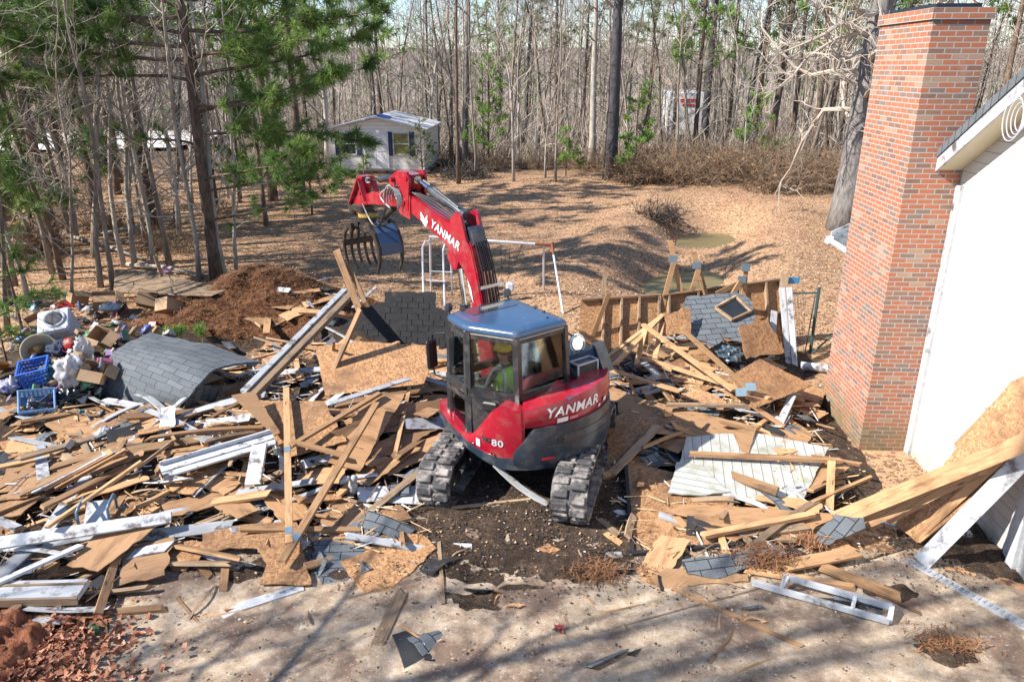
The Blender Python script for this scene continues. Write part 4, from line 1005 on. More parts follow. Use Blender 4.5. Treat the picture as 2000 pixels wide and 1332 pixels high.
# lettering and decals on the curved tail
def arcmap(i_start,z0,off,lift=.0):
    segs=[];tot=0
    for i in range(i_start,NF):
        l=(FP[i+1]-FP[i]).length; segs.append((tot,l,i)); tot+=l
    def f(x,y):
        for (t0,l,i) in segs:
            if x<=t0+l: break
        k=(x-t0)/l; p=FP[i].lerp(FP[i+1],k); n=outw(i).lerp(outw(i+1),k)
        zf=y; bul=.03*math.sin(math.pi*max(0,min(1,(z0+y-1.215)/.36)))
        q=p+n*(off+bul); return Vector((q.x,q.y,z0+y))
    return f
letter('maker_lettering','YANMAR',.185,arcmap(60,1.345,.014),MT['decal'],ec,shear=.25,off=.004,width=.83)
def decal(i,z,w,h,mt,par,off=.02,ds=0):
    f=arcmap(i,z,off); b=MB(); n=6
    for k in range(n+1): b.v+= [f(ds+w*k/n,0),f(ds+w*k/n,h)]
    for k in range(n): b.f.append((2*k,2*k+2,2*k+3,2*k+1)); b.m.append(0)
    return b.build('decal',mt,par)
decal(63,1.245,.16,.07,MT['decal'],ec); decal(72,1.26,.05,.05,MT['decal'],ec,ds=.3); decal(72,1.30,.09,.06,MT['decal'],ec,ds=.42)
decal(67,1.255,.13,.05,simple('pink_decal',(.6,.25,.28),(.5,.15,.2),20,rough=.4),ec)
f=arcmap(66,1.53,.012); b=MB(); b.add([f(*q) for q in ((0,.035),(.045,.0),(.11,.04),(.13,.065),(.05,.03),(.02,.055))],[(0,1,4,5),(1,2,3,4)]); b.build('emblem',MT['bluedecal'],ec)
f0=arcmap(36,.90,.024)
letter('model_lettering','ViO',.105,lambda x,y:f0(x+.02,y+.05+.0*x),MT['black'],sp,shear=.25,off=.006,width=.15)
letter('model_lettering','80',.135,lambda x,y:f0(x+.18,y+.03),MT['greydecal'],sp,off=.003,width=.17)
f1=arcmap(33,.85,.028); b=MB(); b.add([f1(.02,.0),f1(.02,.11),f1(.10,.11),f1(.10,.0)],[(0,3,2,1)]); b.build('decal',simple('mint_decal',(.5,.68,.68),(.4,.6,.62),30,rough=.4),sp)
f2=arcmap(30,.84,.026)
for x_,y_ in ((.06,.0),(.42,-.03)):
    b=MB(); c=f2(x_,y_); n=outw(34); b.lathe([(0,0),(.016,0),(.016,.01),(0,.01)],10); M_=Matrix.Translation(c)@Matrix.Rotation(math.atan2(n.y,n.x),4,'Z')@Matrix.Rotation(rad(90),4,'Y'); b.v=[M_@q for q in b.v]; b.build('bolt',MT['chrome'],sp)
# ---- cab
ZB,ZW,ZT=.82,1.55,2.36
cabP={'B1':(-.90,.60),'B':(-.97,-.05),'A':(-.61,-.70),'E':(.22,-.70),'D':(.27,.62)}
cabT={'B1':(-.84,.55),'B':(-.91,-.04),'A':(-.60,-.69),'E':(.19,-.69),'D':(.25,.58)}
def cp(k,z):
    t=max(0,min(1,(z-ZW)/(ZT-ZW))); a=Vector(cabP[k]).lerp(Vector(cabT[k]),t); return Vector((a.x,a.y,z))
order=['B1','B','A','E','D']
cabo=MB()
for k in order:
    w=.085 if k in('B','A') else .075
    zb=.85 if k in ('B1','B') else 1.45
    cabo.bar(cp(k,zb),cp(k,ZT),w,w,(1,.3,0))
for k in range(5):
    a,c=order[k],order[(k+1)%5]
    cabo.bar(cp(a,ZT-.03),cp(c,ZT-.03),.07,.10); cabo.bar(cp(a,ZW-.03),cp(c,ZW-.03),.07,.11)
cabin=cabo.build('cab',MT['black'],ex)
# solid lower walls
def panel(name,quad,mt,par,th=.03):
    b=MB(); q=[Vector(p) for p in quad]; n=(q[1]-q[0]).cross(q[2]-q[1]).normalized()*th/2
    N=len(q); b.add([p+n for p in q]+[p-n for p in q],[tuple(range(N)),tuple(range(2*N-1,N-1,-1))]+[(i,N+i,N+(i+1)%N,(i+1)%N) for i in range(N)])
    return b.build(name,mt,par)
def wall(k1,k2,z0,z1,ins,name,mt,th=.02,par=None,push=0):
    a0,b0,b1,a1=cp(k1,z0),cp(k2,z0),cp(k2,z1),cp(k1,z1); d=(b0-a0).normalized()*ins; d2=(b1-a1).normalized()*ins
    return panel(name,[a0+d,b0-d,b1-d2,a1+d2],mt,par or cabin,th)
wall('B','A',.80,ZW-.08,.0,'lower_panel',MT['black'],.05); wall('A','E',1.40,ZW-.08,0,'rear_panel',MT['black'],.05); wall('D','B1',.86,1.0,0,'front_panel',MT['black'],.05); wall('E','D',.86,ZW-.08,0,'side_wall',MT['black'],.05)
b=MB(); b.prism([cabP[k] for k in order],.80,.86,2); b.build('cab_floor',MT['interior'],cabin)
# door on the left side
dr=MB(); 
for z_ in (.90,1.40,ZT-.09): dr.bar(cp('B1',z_)+Vector((-.015,-.05,0)),cp('B',z_)+Vector((-.015,.05,0)),.04,.07)
for k,dy in (('B1',-.06),('B',.06)): dr.bar(cp(k,.88)+Vector((-.015,dy,0)),cp(k,ZT-.08)+Vector((-.015,dy,0)),.04,.06)
door=dr.build('door',MT['black'],cabin)
wall('B1','B',.94,1.37,.08,'lower_pane',MT['glass'],.008,door); wall('B1','B',1.43,ZT-.12,.08,'upper_pane',MT['glass'],.008,door)
b=MB(); b.bbox((-.98,.05,1.40),(.05,.16,.06),.015); b.build('handle',MT['hose'],door)
for k1,k2 in (('B','A'),('A','E'),('E','D')): wall(k1,k2,ZW+.02,ZT-.08,.045,'window',MT['glass'],.008)
wall('D','B1',1.0,ZT-.08,.05,'windscreen',MT['glass'],.008)
b=MB(); M_=cp('B',1.36).lerp(cp('A',1.36),.45); d=(cp('A',1.36)-cp('B',1.36)).normalized(); ang=math.atan2(d.y,d.x)
b.bbox(M_+Vector((-.03,-.02,0)),(.24,.07,.13),.02,Matrix.Rotation(ang,3,'Z')); b.build('door_latch_box',MT['hose'],cabin)
# roof: layered slab with rounded rim, dark front hatch
def inset(poly,k,c=(-.33,-.05)): return [(c[0]+(p[0]-c[0])*k,c[1]+(p[1]-c[1])*k) for p in poly]
base=[cabT[k] for k in order]
def roundpoly(poly,r=.07,n=4):
    out=[];N=len(poly)
    for i in range(N):
        p=Vector(poly[i]);a=(Vector(poly[i-1])-p).normalized();c=(Vector(poly[(i+1)%N])-p).normalized()
        for k in range(n+1):
            t=k/n; out.append(tuple((p+a*r)*(1-t)**2+p*2*t*(1-t)+(p+c*r)*t*t))
    return out
b=MB(); rp=roundpoly(base); n=len(rp)
for k_,z_ in ((1.02,ZT-.005),(1.07,ZT+.01),(1.075,ZT+.045),(1.05,ZT+.075),(.98,ZT+.098),(.80,ZT+.108)):
    b.v+= [Vector((p[0],p[1],z_)) for p in inset(rp,k_)]
for r in range(5):
    for i in range(n): b.f.append((r*n+i,r*n+(i+1)%n,(r+1)*n+(i+1)%n,(r+1)*n+i)); b.m.append(0)
b.f.append(tuple(range(5*n,6*n))); b.m.append(0); b.f.append(tuple(range(n-1,-1,-1))); b.m.append(0)
roof=b.build('roof',simple('blue_grey_cab_roof',(.04,.09,.18),(.032,.075,.15),2,rough=.28,coat=.6,dirt=(.16,.18,.2),dirt_lo=.6,dirt_hi=.8),cabin)
import bmesh
bm=bmesh.new(); bm.from_mesh(roof.data); bmesh.ops.recalc_face_normals(bm,faces=bm.faces); bm.to_mesh(roof.data); bm.free(); smooth_by_angle(roof,40)
b=MB(); hp=roundpoly([(-.70,.52),(-.66,.20),(.10,.20),(.17,.52)],.05); b.prism(hp,ZT+.100,ZT+.116,2); b.build('roof_hatch',simple('tinted_hatch',(.03,.035,.05),(.04,.045,.06),2,rough=.06,coat=1),roof)
b=MB(); 
for i in range(n):
    pass
lp=inset(rp,1.06); b.tube([(p[0],p[1],ZT-.012) for p in lp if p[1]<.2],.009,5); b.build('roof_trim',simple('pale_seal',(.45,.42,.36),(.4,.38,.33),3,rough=.5),roof)
for x_,y_ in ((-.80,.62),(.24,.66)):
    b=MB(); b.tube([(x_,y_,ZT+.02),(x_,y_,ZT+.10)],.015,6); b.bbox((x_,y_+.02,ZT+.15),(.12,.10,.12),.03); b.build('work_light',MT['slate'],cabin)
for x_,y_ in ((.02,-.55),(.16,-.30),(.2,-.05)):
    b=MB(); b.lathe([(0,0),(.02,0),(.02,.02),(0,.024)],8,(x_,y_,ZT+.098)); b.build('roof_bolt',MT['hose'],roof)
# mirrors
b=MB(); b.tube([(-.88,.64,2.15),(-1.0,.80,2.12),(-1.02,.82,1.95)],.014,6); b.tube([(-.9,.64,1.45),(-1.0,.80,1.5),(-1.02,.82,1.65)],.014,6); b.bbox((-1.02,.82,1.82),(.20,.06,.42),.02,Matrix.Rotation(.3,3,'Z')); b.build('side_mirror',MT['hose'],ex)
b=MB(); b.tube([(.28,.0,1.98),(.42,-.05,2.08),(.60,-.22,2.06),(.72,-.28,1.95)],.014,6); mr=b.build('mirror_arm',MT['hose'],ex)
MX=Matrix.Translation((.74,-.30,1.87))@Matrix.Rotation(rad(-22),4,'Z')@Matrix.Rotation(rad(-8),4,'X')
b=MB(); b.lathe([(.0,.02),(.10,.02),(.135,.0),(.14,-.02),(.12,-.045),(0,-.055)],24,(0,0,0),'y'); b.v=[MX@Vector((q.x*.8,q.y,q.z)) for q in b.v]; b.build('mirror_shell',MT['hose'],mr)
b=MB(); pts=[MX@Vector((.108*math.cos(a*.2618),-.05,.135*math.sin(a*.2618))) for a in range(25)]; b.tube(pts,.013,6); b.build('mirror_rim',MT['decal'],mr)
b=MB(); b.lathe([(0,-.058),(.10,-.058),(.125,-.05),(0,-.05)],24,(0,0,0),'y'); b.v=[MX@Vector((q.x*.8,q.y,q.z)) for q in b.v]; b.build('mirror_glass',simple('mirror_glass',(.75,.8,.75),(.7,.75,.7),2,rough=.03,metal=1),mr)
# interior
b=MB(); b.bbox((-.33,-.10,1.10),(.46,.46,.14),.05); b.bbox((-.33,-.34,1.28),(.42,.10,.34),.04); b.bbox((-.33,-.12,1.0),(.36,.36,.3),.03); b.build('seat',MT['seat'],cabin)
b=MB(); b.bbox((-.66,-.05,1.2),(.16,.5,.24),.03); b.bbox((.0,-.05,1.2),(.16,.5,.24),.03); b.bbox((.1,.35,1.4),(.2,.3,.5),.03); b.bbox((-.1,-.58,1.32),(.6,.12,.26),.03); b.build('console',MT['interior'],cabin)
for x_ in (-.62,-.03):
    b=MB(); b.tube([(x_,.18,1.3),(x_,.22,1.48)],.016,6); b.lathe([(0,0),(.03,.01),(.035,.06),(.02,.11),(0,.12)],10,(x_,.22,1.47)); b.build('joystick',MT['hose'],cabin)
b=MB(); b.box((.02,-.42,1.86),(.30,.012,.34),Matrix.Rotation(.25,3,'Z')@Matrix.Rotation(-.2,3,'X')); b.build('paper_sheet',MT['screen'],cabin)
b=MB(); b.bbox((.1,.2,1.72),(.16,.1,.2),.02); b.build('monitor',MT['hose'],cabin)
# ---- boom
BX=.05; XL,XR=BX-.145,BX+.145
prof=[(.80,.95),(.60,1.05),(.62,1.6),(.78,2.2),(.86,2.33),(.97,2.82),(1.10,3.19),(1.22,3.31),(1.52,3.42),(2.06,3.53),(2.62,3.67),(2.95,3.78),(3.12,3.80),(3.22,3.70),(3.17,3.53),(2.95,3.48),(2.43,3.32),(1.83,3.11),(1.70,3.02),(1.60,3.02),(1.48,2.90),(1.33,2.78),(1.18,2.40),(1.08,2.0),(1.02,1.5),(1.0,1.0)]
b=MB(); b.prism(prof,XL,XR,0); boom=b.build('boom',MT['red'],ex)
bm=bmesh.new(); bm.from_mesh(boom.data); bmesh.ops.recalc_face_normals(bm,faces=bm.faces)
bmesh.ops.bevel(bm,geom=[e for e in bm.edges if abs(e.verts[0].co.x-e.verts[1].co.x)<1e-5],offset=.018,segments=2,affect='EDGES'); bm.to_mesh(boom.data); bm.free(); smooth_by_angle(boom,30)
b=MB(); b.bbox((BX,.86,.95),(.44,.5,.5),.04); b.lathe([(.02,-.26),(.09,-.26),(.09,.26),(.02,.26)],14,(BX,.82,1.15),'x'); b.build('boom_bracket',MT['black'],ex)
for x_ in (XL-.004,XR+.004):
    b=MB(); b.prism([(1.16,3.25),(1.28,3.62),(1.40,3.66),(1.56,3.56),(1.62,3.40)],x_-.022,x_+.022,0); b.build('bracket_plate',MT['red'],boom); b=MB()
    b.prism([(2.86,3.35),(2.80,3.72),(3.02,4.02),(3.20,3.9),(3.3,3.6),(3.2,3.4)],x_-.012,x_+.012,0); b.build('bracket_plate',MT['red'],boom)
b=MB(); b.prism([(1.5,2.93),(1.62,3.04),(1.78,3.06),(1.86,2.9),(1.72,2.72),(1.6,2.74)],BX-.1,BX+.1,0)
b.build('cylinder_bracket',MT['red'],boom)
def cyl(p,q,r1,r2,f=.58,parent=ex,name='hydraulic_cylinder',m=None):
    p=Vector(p);q=Vector(q); mid=p.lerp(q,f); b=MB(); b.tube([p,p.lerp(q,.02),mid.lerp(p,.01),mid],[r1*.9,r1,r1,r1*1.12],14); d=(q-p).normalized()
    b.tube([p-d*.05,p+d*.05],r1*1.1,10); o=b.build(name,m or MT['slate'],parent,smooth=False); smooth_by_angle(o,40)
    c=MB(); c.tube([mid,q],r2,12); c.tube([q-d*.06,q+d*.06],r2*1.9,10); c.build('cylinder_rod',MT['chrome'],o); return o
cyl((BX,1.44,3.60),(BX,2.86,4.00),.072,.036,.68,boom)
b=MB(); b.tube([(BX+.06,1.6,3.52),(BX+.06,2.3,3.86),(BX+.05,2.7,3.98)],.016,6); b.tube([(BX-.06,1.5,3.7),(BX-.06,2.2,3.92)],.014,6); b.build('cylinder_pipe',MT['steel'],boom)
cyl((BX,1.42,1.15),(BX,1.68,2.84),.085,.042,.6,boom)
# hoses running up the back of the boom
hb_=MB()
def backline(x,off): 
    pl=[(.58,1.6),(.73,2.2),(.82,2.33),(.925,2.82),(1.06,3.19),(1.20,3.345)]
    return [(x,p[0]-off,p[1]+off*.35) for p in pl]
for k in range(8):
    hb_.tube(backline(BX-.085+.030*k,.03+.006*(k%2)),.0125,6)
hs=hb_.build('hose',MT['hose'],boom)
cp_=simple('copper_line',(.45,.2,.12),(.35,.15,.1),4,rough=.35,metal=.6)
b=MB()
for k in range(3): b.tube(backline(BX-.07+.06*k,.052)[:4],.007,5)
b.build('copper_pipe',cp_,boom)
b=MB(); b.bar((XL-.05,.82,2.63),(XR+.05,.82,2.63),.05,.05); b.build('hose_clamp',MT['chrome'],boom)
b=MB(); b.prism([(1.05,3.22),(1.10,3.40),(1.20,3.46),(1.30,3.42),(1.22,3.31),(1.10,3.19)],BX-.10,BX+.12,0); b.build('hose_guard',MT['slate'],boom)
b=MB()
for k in range(4):
    x_=BX-.10+.05*k; b.tube([(x_,1.3,3.42),(x_,1.7,3.52),(x_-.01,2.2,3.64+.02*k),(x_-.02*k,2.7,3.76),(x_-.03,3.0,3.86),(x_-.08,3.25,3.86),(x_-.10,3.5,3.70)],.013,6)
b.build('hose',MT['hose'],boom)
b=MB()
for k in range(4):
    pts=[]
    for i in range(9):
        a=math.pi*(i/8)*1.25-.3; pts.append((XL-.05-.012*k,3.20+.17*math.cos(a)*(1+.15*k)+.05*k,3.66+.16*math.sin(a)*(1+.2*k)-.02*k))
    b.tube(pts,.012,6)
b.build('looped_hose',simple('grey_hose',(.16,.18,.19),(.1,.11,.12),4,rough=.4),boom)
# boom lettering on the left face
def boomtext(x,y):
    o=Vector((2.20,3.32)); d=(Vector((1.36,3.05))-o).normalized(); n=Vector((-d.y,d.x))
    if n.y<0: n=-n
    q=o+d*x+n*y; return Vector((XL-.008,q.x,q.y))
letter('maker_lettering','YANMAR',.20,boomtext,MT['decal'],boom,shear=.25,off=.004,width=.82)
b=MB()
for k in range(2):
    o=Vector((2.52,3.40+.07*k)); pl=[(0,.0),(-.14,-.10),(-.22,-.02),(-.22,.03),(-.14,-.045),(-.02,.06)]
    b.add([(XL-.008,o.x+p[0],o.y+p[1]) for p in pl],[(0,1,4,5),(1,2,3,4)])
b.build('emblem',MT['decal'],boom)
b=MB(); b.add([(XL-.008,1.22,2.68),(XL-.008,1.13,2.55),(XL-.008,1.08,2.32),(XL-.008,1.17,2.48)],[(0,1,2,3)]); b.build('decal',MT['decal'],boom)
# ---- arm
ap=[(2.80,4.07),(2.92,3.72),(3.05,3.55),(3.42,3.48),(4.3,3.42),(5.06,3.30),(5.16,3.36),(5.12,3.48),(4.4,3.62),(3.72,3.72),(3.48,4.02),(3.30,4.10)]
b=MB(); b.prism(ap,BX-.115,BX+.115,0); arm=b.build('arm',MT['red'],ex)
bm=bmesh.new(); bm.from_mesh(arm.data); bmesh.ops.recalc_face_normals(bm,faces=bm.faces); bmesh.ops.bevel(bm,geom=[e for e in bm.edges if abs(e.verts[0].co.x-e.verts[1].co.x)<1e-5],offset=.015,segments=2,affect='EDGES'); bm.to_mesh(arm.data); bm.free(); smooth_by_angle(arm,30)
b=MB()
for x_ in (BX-.15,BX+.15): b.prism([(2.78,4.0),(2.84,4.12),(2.98,4.12),(3.05,3.95),(3.0,3.5),(2.9,3.5)],x_-.02,x_+.02,0)
for yy,zz in ((2.87,4.02),(3.02,3.62),(3.40,3.95)): b.lathe([(.01,-.19),(.045,-.19),(.045,.19),(.01,.19)],12,(BX,yy,zz),'x')
b.build('arm_flange',MT['red'],arm)
cyl((BX,3.42,3.97),(BX,4.72,3.80),.062,.03,.55,arm)
b=MB()
for x_ in (BX-.13,BX+.13):
    b.bar((x_,4.72,3.82),(x_,4.55,3.46),.03,.09,(1,0,0)); b.bar((x_,4.74,3.84),(x_,5.22,3.34),.03,.10,(1,0,0))
b.prism([(4.66,3.88),(4.86,3.88),(4.96,3.5),(5.12,3.2),(4.98,3.16),(4.84,3.5)],BX-.11,BX+.11,0)
b.build('linkage',MT['red'],arm)
b=MB(); pts=[(BX-.14,3.3+.5*i/10,3.62+.22*math.sin(math.pi*i/10)) for i in range(11)]; b.tube(pts,.014,6); pts=[(BX-.15,3.55+.35*math.sin(math.pi*i/10),3.45+.35*i/10) for i in range(11)]; b.tube(pts,.014,6); b.build('hose',simple('pale_hose',(.40,.40,.40),(.3,.3,.3),4,rough=.4),arm)
# ---- grapple
gr=MB(); gr.bbox((BX,5.02,3.27),(.28,.5,.16),.03); gr.lathe([(.02,2.98),(.17,2.98),(.17,3.22),(.02,3.22)],18,(BX,4.78,0)); gr.bbox((BX,5.32,3.32),(.22,.2,.42),.03); gr.bbox((BX,4.72,2.93),(.34,.62,.14),.03)
grap=gr.build('grapple',MT['grapple'],ex)
b=MB(); b.lathe([(.02,3.14),(.19,3.14),(.19,3.20),(.02,3.20)],20,(BX,4.78,0)); b.build('swivel_ring',MT['yellowring'],grap)
def tine(b,x,pts,w0=.05,t0=.11):
    n=len(pts); vs=[];
    for i,(y,z) in enumerate(pts):
        d=Vector(pts[min(i+1,n-1)])-Vector(pts[max(i-1,0)]); d.normalize(); q=Vector((-d.y,d.x)); k=1-.78*i/(n-1); 
        for sx,sq in ((-1,-1),(1,-1),(1,1),(-1,1)): vs.append(Vector((x+sx*w0*.5*(.5+.5*k),y+q.x*sq*t0*.5*k,z+q.y*sq*t0*.5*k)))
    fs=[(3,2,1,0),tuple(range(4*n-4,4*n))]
    for i in range(n-1):
        for k in range(4): fs.append((i*4+k,i*4+(k+1)%4,(i+1)*4+(k+1)%4,(i+1)*4+k))
    b.add(vs,fs)
b=MB()
for x_ in (-.30,-.16,-.02,.12,.26): tine(b,BX+x_,[(4.88,2.98),(5.08,2.96),(5.25,2.83),(5.33,2.62),(5.33,2.42),(5.26,2.24),(5.14,2.10)],.055,.12)
b.bar((BX-.33,5.10,2.95),(BX+.29,5.10,2.95),.09,.05); b.bar((BX-.33,5.32,2.60),(BX+.29,5.32,2.60),.05,.12)
b.build('tine_jaw',MT['grapple'],grap)
b=MB()
for x_ in (-.16,.30): tine(b,BX+x_,[(4.55,3.0),(4.42,2.98),(4.26,2.88),(4.16,2.70),(4.14,2.48),(4.2,2.3),(4.30,2.16)],.06,.16)
b.bar((BX-.16,4.50,2.97),(BX+.30,4.50,2.97),.09,.06)
jb=b.build('plate_jaw',MT['grapple'],grap)
b=MB(); b.prism([(4.38,2.98),(4.25,2.88),(4.15,2.70),(4.12,2.52),(4.08,2.52),(4.10,2.72),(4.21,2.92),(4.36,3.02)],BX-.13,BX+.27,0); b.build('jaw_plate',MT['grappleblue'],jb)
cyl((BX-.02,3.72,3.40),(BX,4.42,3.05),.05,.028,.55,grap,m=MT['grapple'])
b=MB(); pts=[(BX-.15,3.75+.9*i/10,3.40-.35*math.sin(math.pi*i/10)) for i in range(11)]; b.tube(pts,.02,6); b.build('hose',MT['hose'],grap)
# ------------------------------------------------------------------ operator
def skin_person():
    V=[];E=[];Rr=[]
    def v(p,r): V.append(p); Rr.append(r if hasattr(r,'__len__') else (r,r)); return len(V)-1
    pel=v((0,0,.0),(.15,.12)); ab=v((0,.02,.16),(.145,.11)); chst=v((0,.03,.36),(.17,.115)); ub=v((0,.02,.48),(.13,.09)); nk=v((0,.02,.57),.052); hd0=v((0,.035,.66),(.072,.085)); hd=v((0,.035,.76),(.078,.092)); top=v((0,.03,.83),(.05,.06))
    for a,b_ in ((pel,ab),(ab,chst),(chst,ub),(ub,nk),(nk,hd0),(hd0,hd),(hd,top)): E.append((a,b_))
    for s in (-1,1):
        sh_=v((s*.19,.02,.47),.062); el=v((s*.27,.12,.22),.045); wr=v((s*.26,.36,.20),.03)
        E.extend([(ub,sh_),(sh_,el),(el,wr)])
        hp=v((s*.10,.03,-.02),.095); kn=v((s*.14,.46,.04),.065); an=v((s*.13,.52,-.36),.045); ft=v((s*.13,.68,-.40),.04)
        E.extend([(pel,hp),(hp,kn),(kn,an),(an,ft)])
        # palm and fingers
        pm=v((s*.26,.43,.205),(.034,.018)); E.append((wr,pm))
        for k,(dx,l) in enumerate(((-.024,.07),(-.008,.08),(.008,.075),(.022,.06))):
            f1=v((s*.26+dx,.43+l*.55,.20),.0085); f2=v((s*.26+dx,.43+l*.75,.165),.0075); f3=v((s*.26+dx,.43+l*.45,.14),.0065); E.extend([(pm,f1),(f1,f2),(f2,f3)])
        t1=v((s*.26-s*.04,.42,.195),.009); t2=v((s*.26-s*.05,.455,.175),.008); E.extend([(wr,t1),(t1,t2)])
    me=bpy.data.meshes.new('body'); me.from_pydata(V,E,[]); o=bpy.data.objects.new('body',me); COL.objects.link(o)
    m=o.modifiers.new('skin','SKIN'); 
    for i,sv in enumerate(me.skin_vertices[0].data): sv.radius=Rr[i]; sv.use_root=(i==0)
    s_=o.modifiers.new('sub','SUBSURF'); s_.levels=2; s_.render_levels=2
    bpy.context.view_layer.update()
    nm=bpy.data.meshes.new_from_object(o.evaluated_get(bpy.context.evaluated_depsgraph_get())); bpy.data.objects.remove(o); return nm
skinm=simple('skin',(.42,.24,.17),(.38,.21,.15),5,rough=.55); dark=simple('dark_jacket',(.035,.05,.055),(.05,.07,.07),6,rough=.85); trous=simple('work_trousers',(.05,.045,.05),(.07,.06,.06),6,rough=.85)
bodym=skin_person()
bodym.materials.clear()
for m_ in (dark,skinm,trous): bodym.materials.append(m_)
for p_ in bodym.polygons:
    c=p_.center; p_.use_smooth=True
    p_.material_index= 1 if (c.z>.555 or (c.y>.37 and .1<c.z<.3 and abs(c.x)>.2)) else (2 if c.z<.05 and True else 0)
OPM=EXM@Matrix.Translation((-.36,-.06,1.21))@Matrix.Rotation(rad(6),4,'Z')
op=bpy.data.objects.new('person',bodym); COL.objects.link(op); op.matrix_world=OPM
tag(op,'operator in a yellow hard hat and lime safety vest seated in the excavator cab','person')
# hi-vis vest shell, hat, hair, features
b=MB(); secs=[(.02,.165,.135,.0),(.14,.165,.13,.02),(.28,.185,.135,.03),(.38,.195,.135,.03),(.46,.19,.12,.025),(.515,.12,.085,.02)]
n=28
for z_,rx,ry,cy in secs:
    for i in range(n): a=2*math.pi*i/n; b.v.append(Vector((rx*math.copysign(abs(math.cos(a))**.8,math.cos(a)),cy+ry*math.copysign(abs(math.sin(a))**.8,math.sin(a)),z_)))
for r in range(len(secs)-1):
    for i in range(n): b.f.append((r*n+i,r*n+(i+1)%n,(r+1)*n+(i+1)%n,(r+1)*n+i)); b.m.append(0)
VEST=simple('lime_safety_vest',(.34,.75,.05),(.28,.66,.04),5,rough=.7)
vest=b.build('safety_vest',VEST,op,smooth=True)
st_=MB()
for sx in (-.1,.1):
    st_.tube([(sx,-.122,.05),(sx,-.116,.16),(sx,-.112,.30),(sx,-.108,.40),(sx*.95,-.085,.48),(sx*.9,.02,.515),(sx*.95,.10,.48),(sx,.165,.38),(sx,.16,.2)],.024,6)
st_.build('reflective_strip',simple('silver_reflective_strip',(.62,.66,.66),(.55,.6,.6),5,rough=.35),vest)
b=MB(); b.lathe([(.001,.905),(.05,.895),(.09,.865),(.112,.815),(.118,.775),(.135,.768),(.135,.762),(.112,.765)],26,(0,.03,0)); b.v=[Vector((q.x*.92,.03+(q.y-.03)*1.1,q.z)) for q in b.v]; b.prism([(-.09,.12),(.09,.12),(.07,.20),(0,.22),(-.07,.20)],.763,.770,2)
hat=b.build('hard_hat',simple('yellow_hard_hat',(.72,.46,.02),(.66,.42,.02),3,rough=.3),op); smooth_by_angle(hat,40)
b=MB(); b.lathe([(.083,.70),(.092,.73),(.092,.77)],20,(0,.03,0)); b.v=[q for q in b.v]; b.build('hair',simple('dark_hair',(.03,.022,.018),(.02,.015,.012),8,rough=.8),op)
b=MB()
for sx in (-1,1):
    b.lathe([(.001,-.006),(.010,-.003),(.012,.0),(.010,.003),(.001,.006)],10,(sx*.03,.122,.715),'y')
b.build('eyes',simple('eye',(.6,.6,.58),(.05,.04,.03),60,rough=.3),op)
b=MB(); b.tube([(0,.118,.725),(0,.140,.690),(0,.128,.678)],[.008,.013,.008],8); b.tube([(-.022,.120,.650),(0,.126,.648),(.022,.120,.650)],.005,6)
for sx in (-1,1): b.tube([(sx*.080,.035,.73),(sx*.090,.03,.71),(sx*.084,.035,.68)],[.010,.014,.008],8)
b.build('face_features',skinm,op,smooth=True)
# ------------------------------------------------------------------ debris
RD=random.Random(2024)
def frame(x,z):
    x=x.normalized(); y=z.cross(x).normalized(); z=x.cross(y)
    return Matrix((x,y,z)).transposed().to_4x4()
def plank_mesh(L,w,t,rr,jag=.04,bend=.0,jl=True,jr=True,nseg=6,twist=0):
    b=MB(); 
    for i in range(nseg+1):
        f=i/nseg; x=-L/2+L*f; zb=bend*math.sin(math.pi*f); tw_=twist*(f-.5)
        for (sy,sz) in ((-1,-1),(1,-1),(1,1),(-1,1)):
            xx=x
            if i==0 and jl: xx+=rr.uniform(-jag,jag)*1.2
            if i==nseg and jr: xx+=rr.uniform(-jag,jag)*1.2
            yy=sy*w/2; zz=sz*t/2
            b.v.append(Vector((xx,yy*math.cos(tw_)-zz*math.sin(tw_),zb+zz*math.cos(tw_)+yy*math.sin(tw_))))
    for i in range(nseg):
        for k in range(4): b.f.append((i*4+k,i*4+(k+1)%4,(i+1)*4+(k+1)%4,(i+1)*4+k)); b.m.append(0)
    b.f.append((3,2,1,0)); b.m.append(0); b.f.append(tuple(nseg*4+k for k in range(4))); b.m.append(0)
    return b
def pt(p): # (u,v,dz) on the pile, or Vector
    return p if isinstance(p,Vector) else S(*p)
def board(a,c,w,t,mt,label,name='plank',cat='plank',group=None,roll=0,jag=.03,bend=0,up=None,parent=None,twist=0,seed=None):
    a=pt(a);c=pt(c); d=c-a; L=d.length; up=Vector(up) if up else Vector((0,0,1))
    M4=frame(d,(up-d.normalized()*up.dot(d.normalized())))@Matrix.Rotation(roll,4,'X'); M4.translation=(a+c)/2
    b=plank_mesh(L,w,t,RD if seed is None else random.Random(seed),jag,bend,twist=twist)
    o=b.build(name,MT[mt] if isinstance(mt,str) else mt); o.matrix_world=M4
    tag(o,label,cat,group); return o
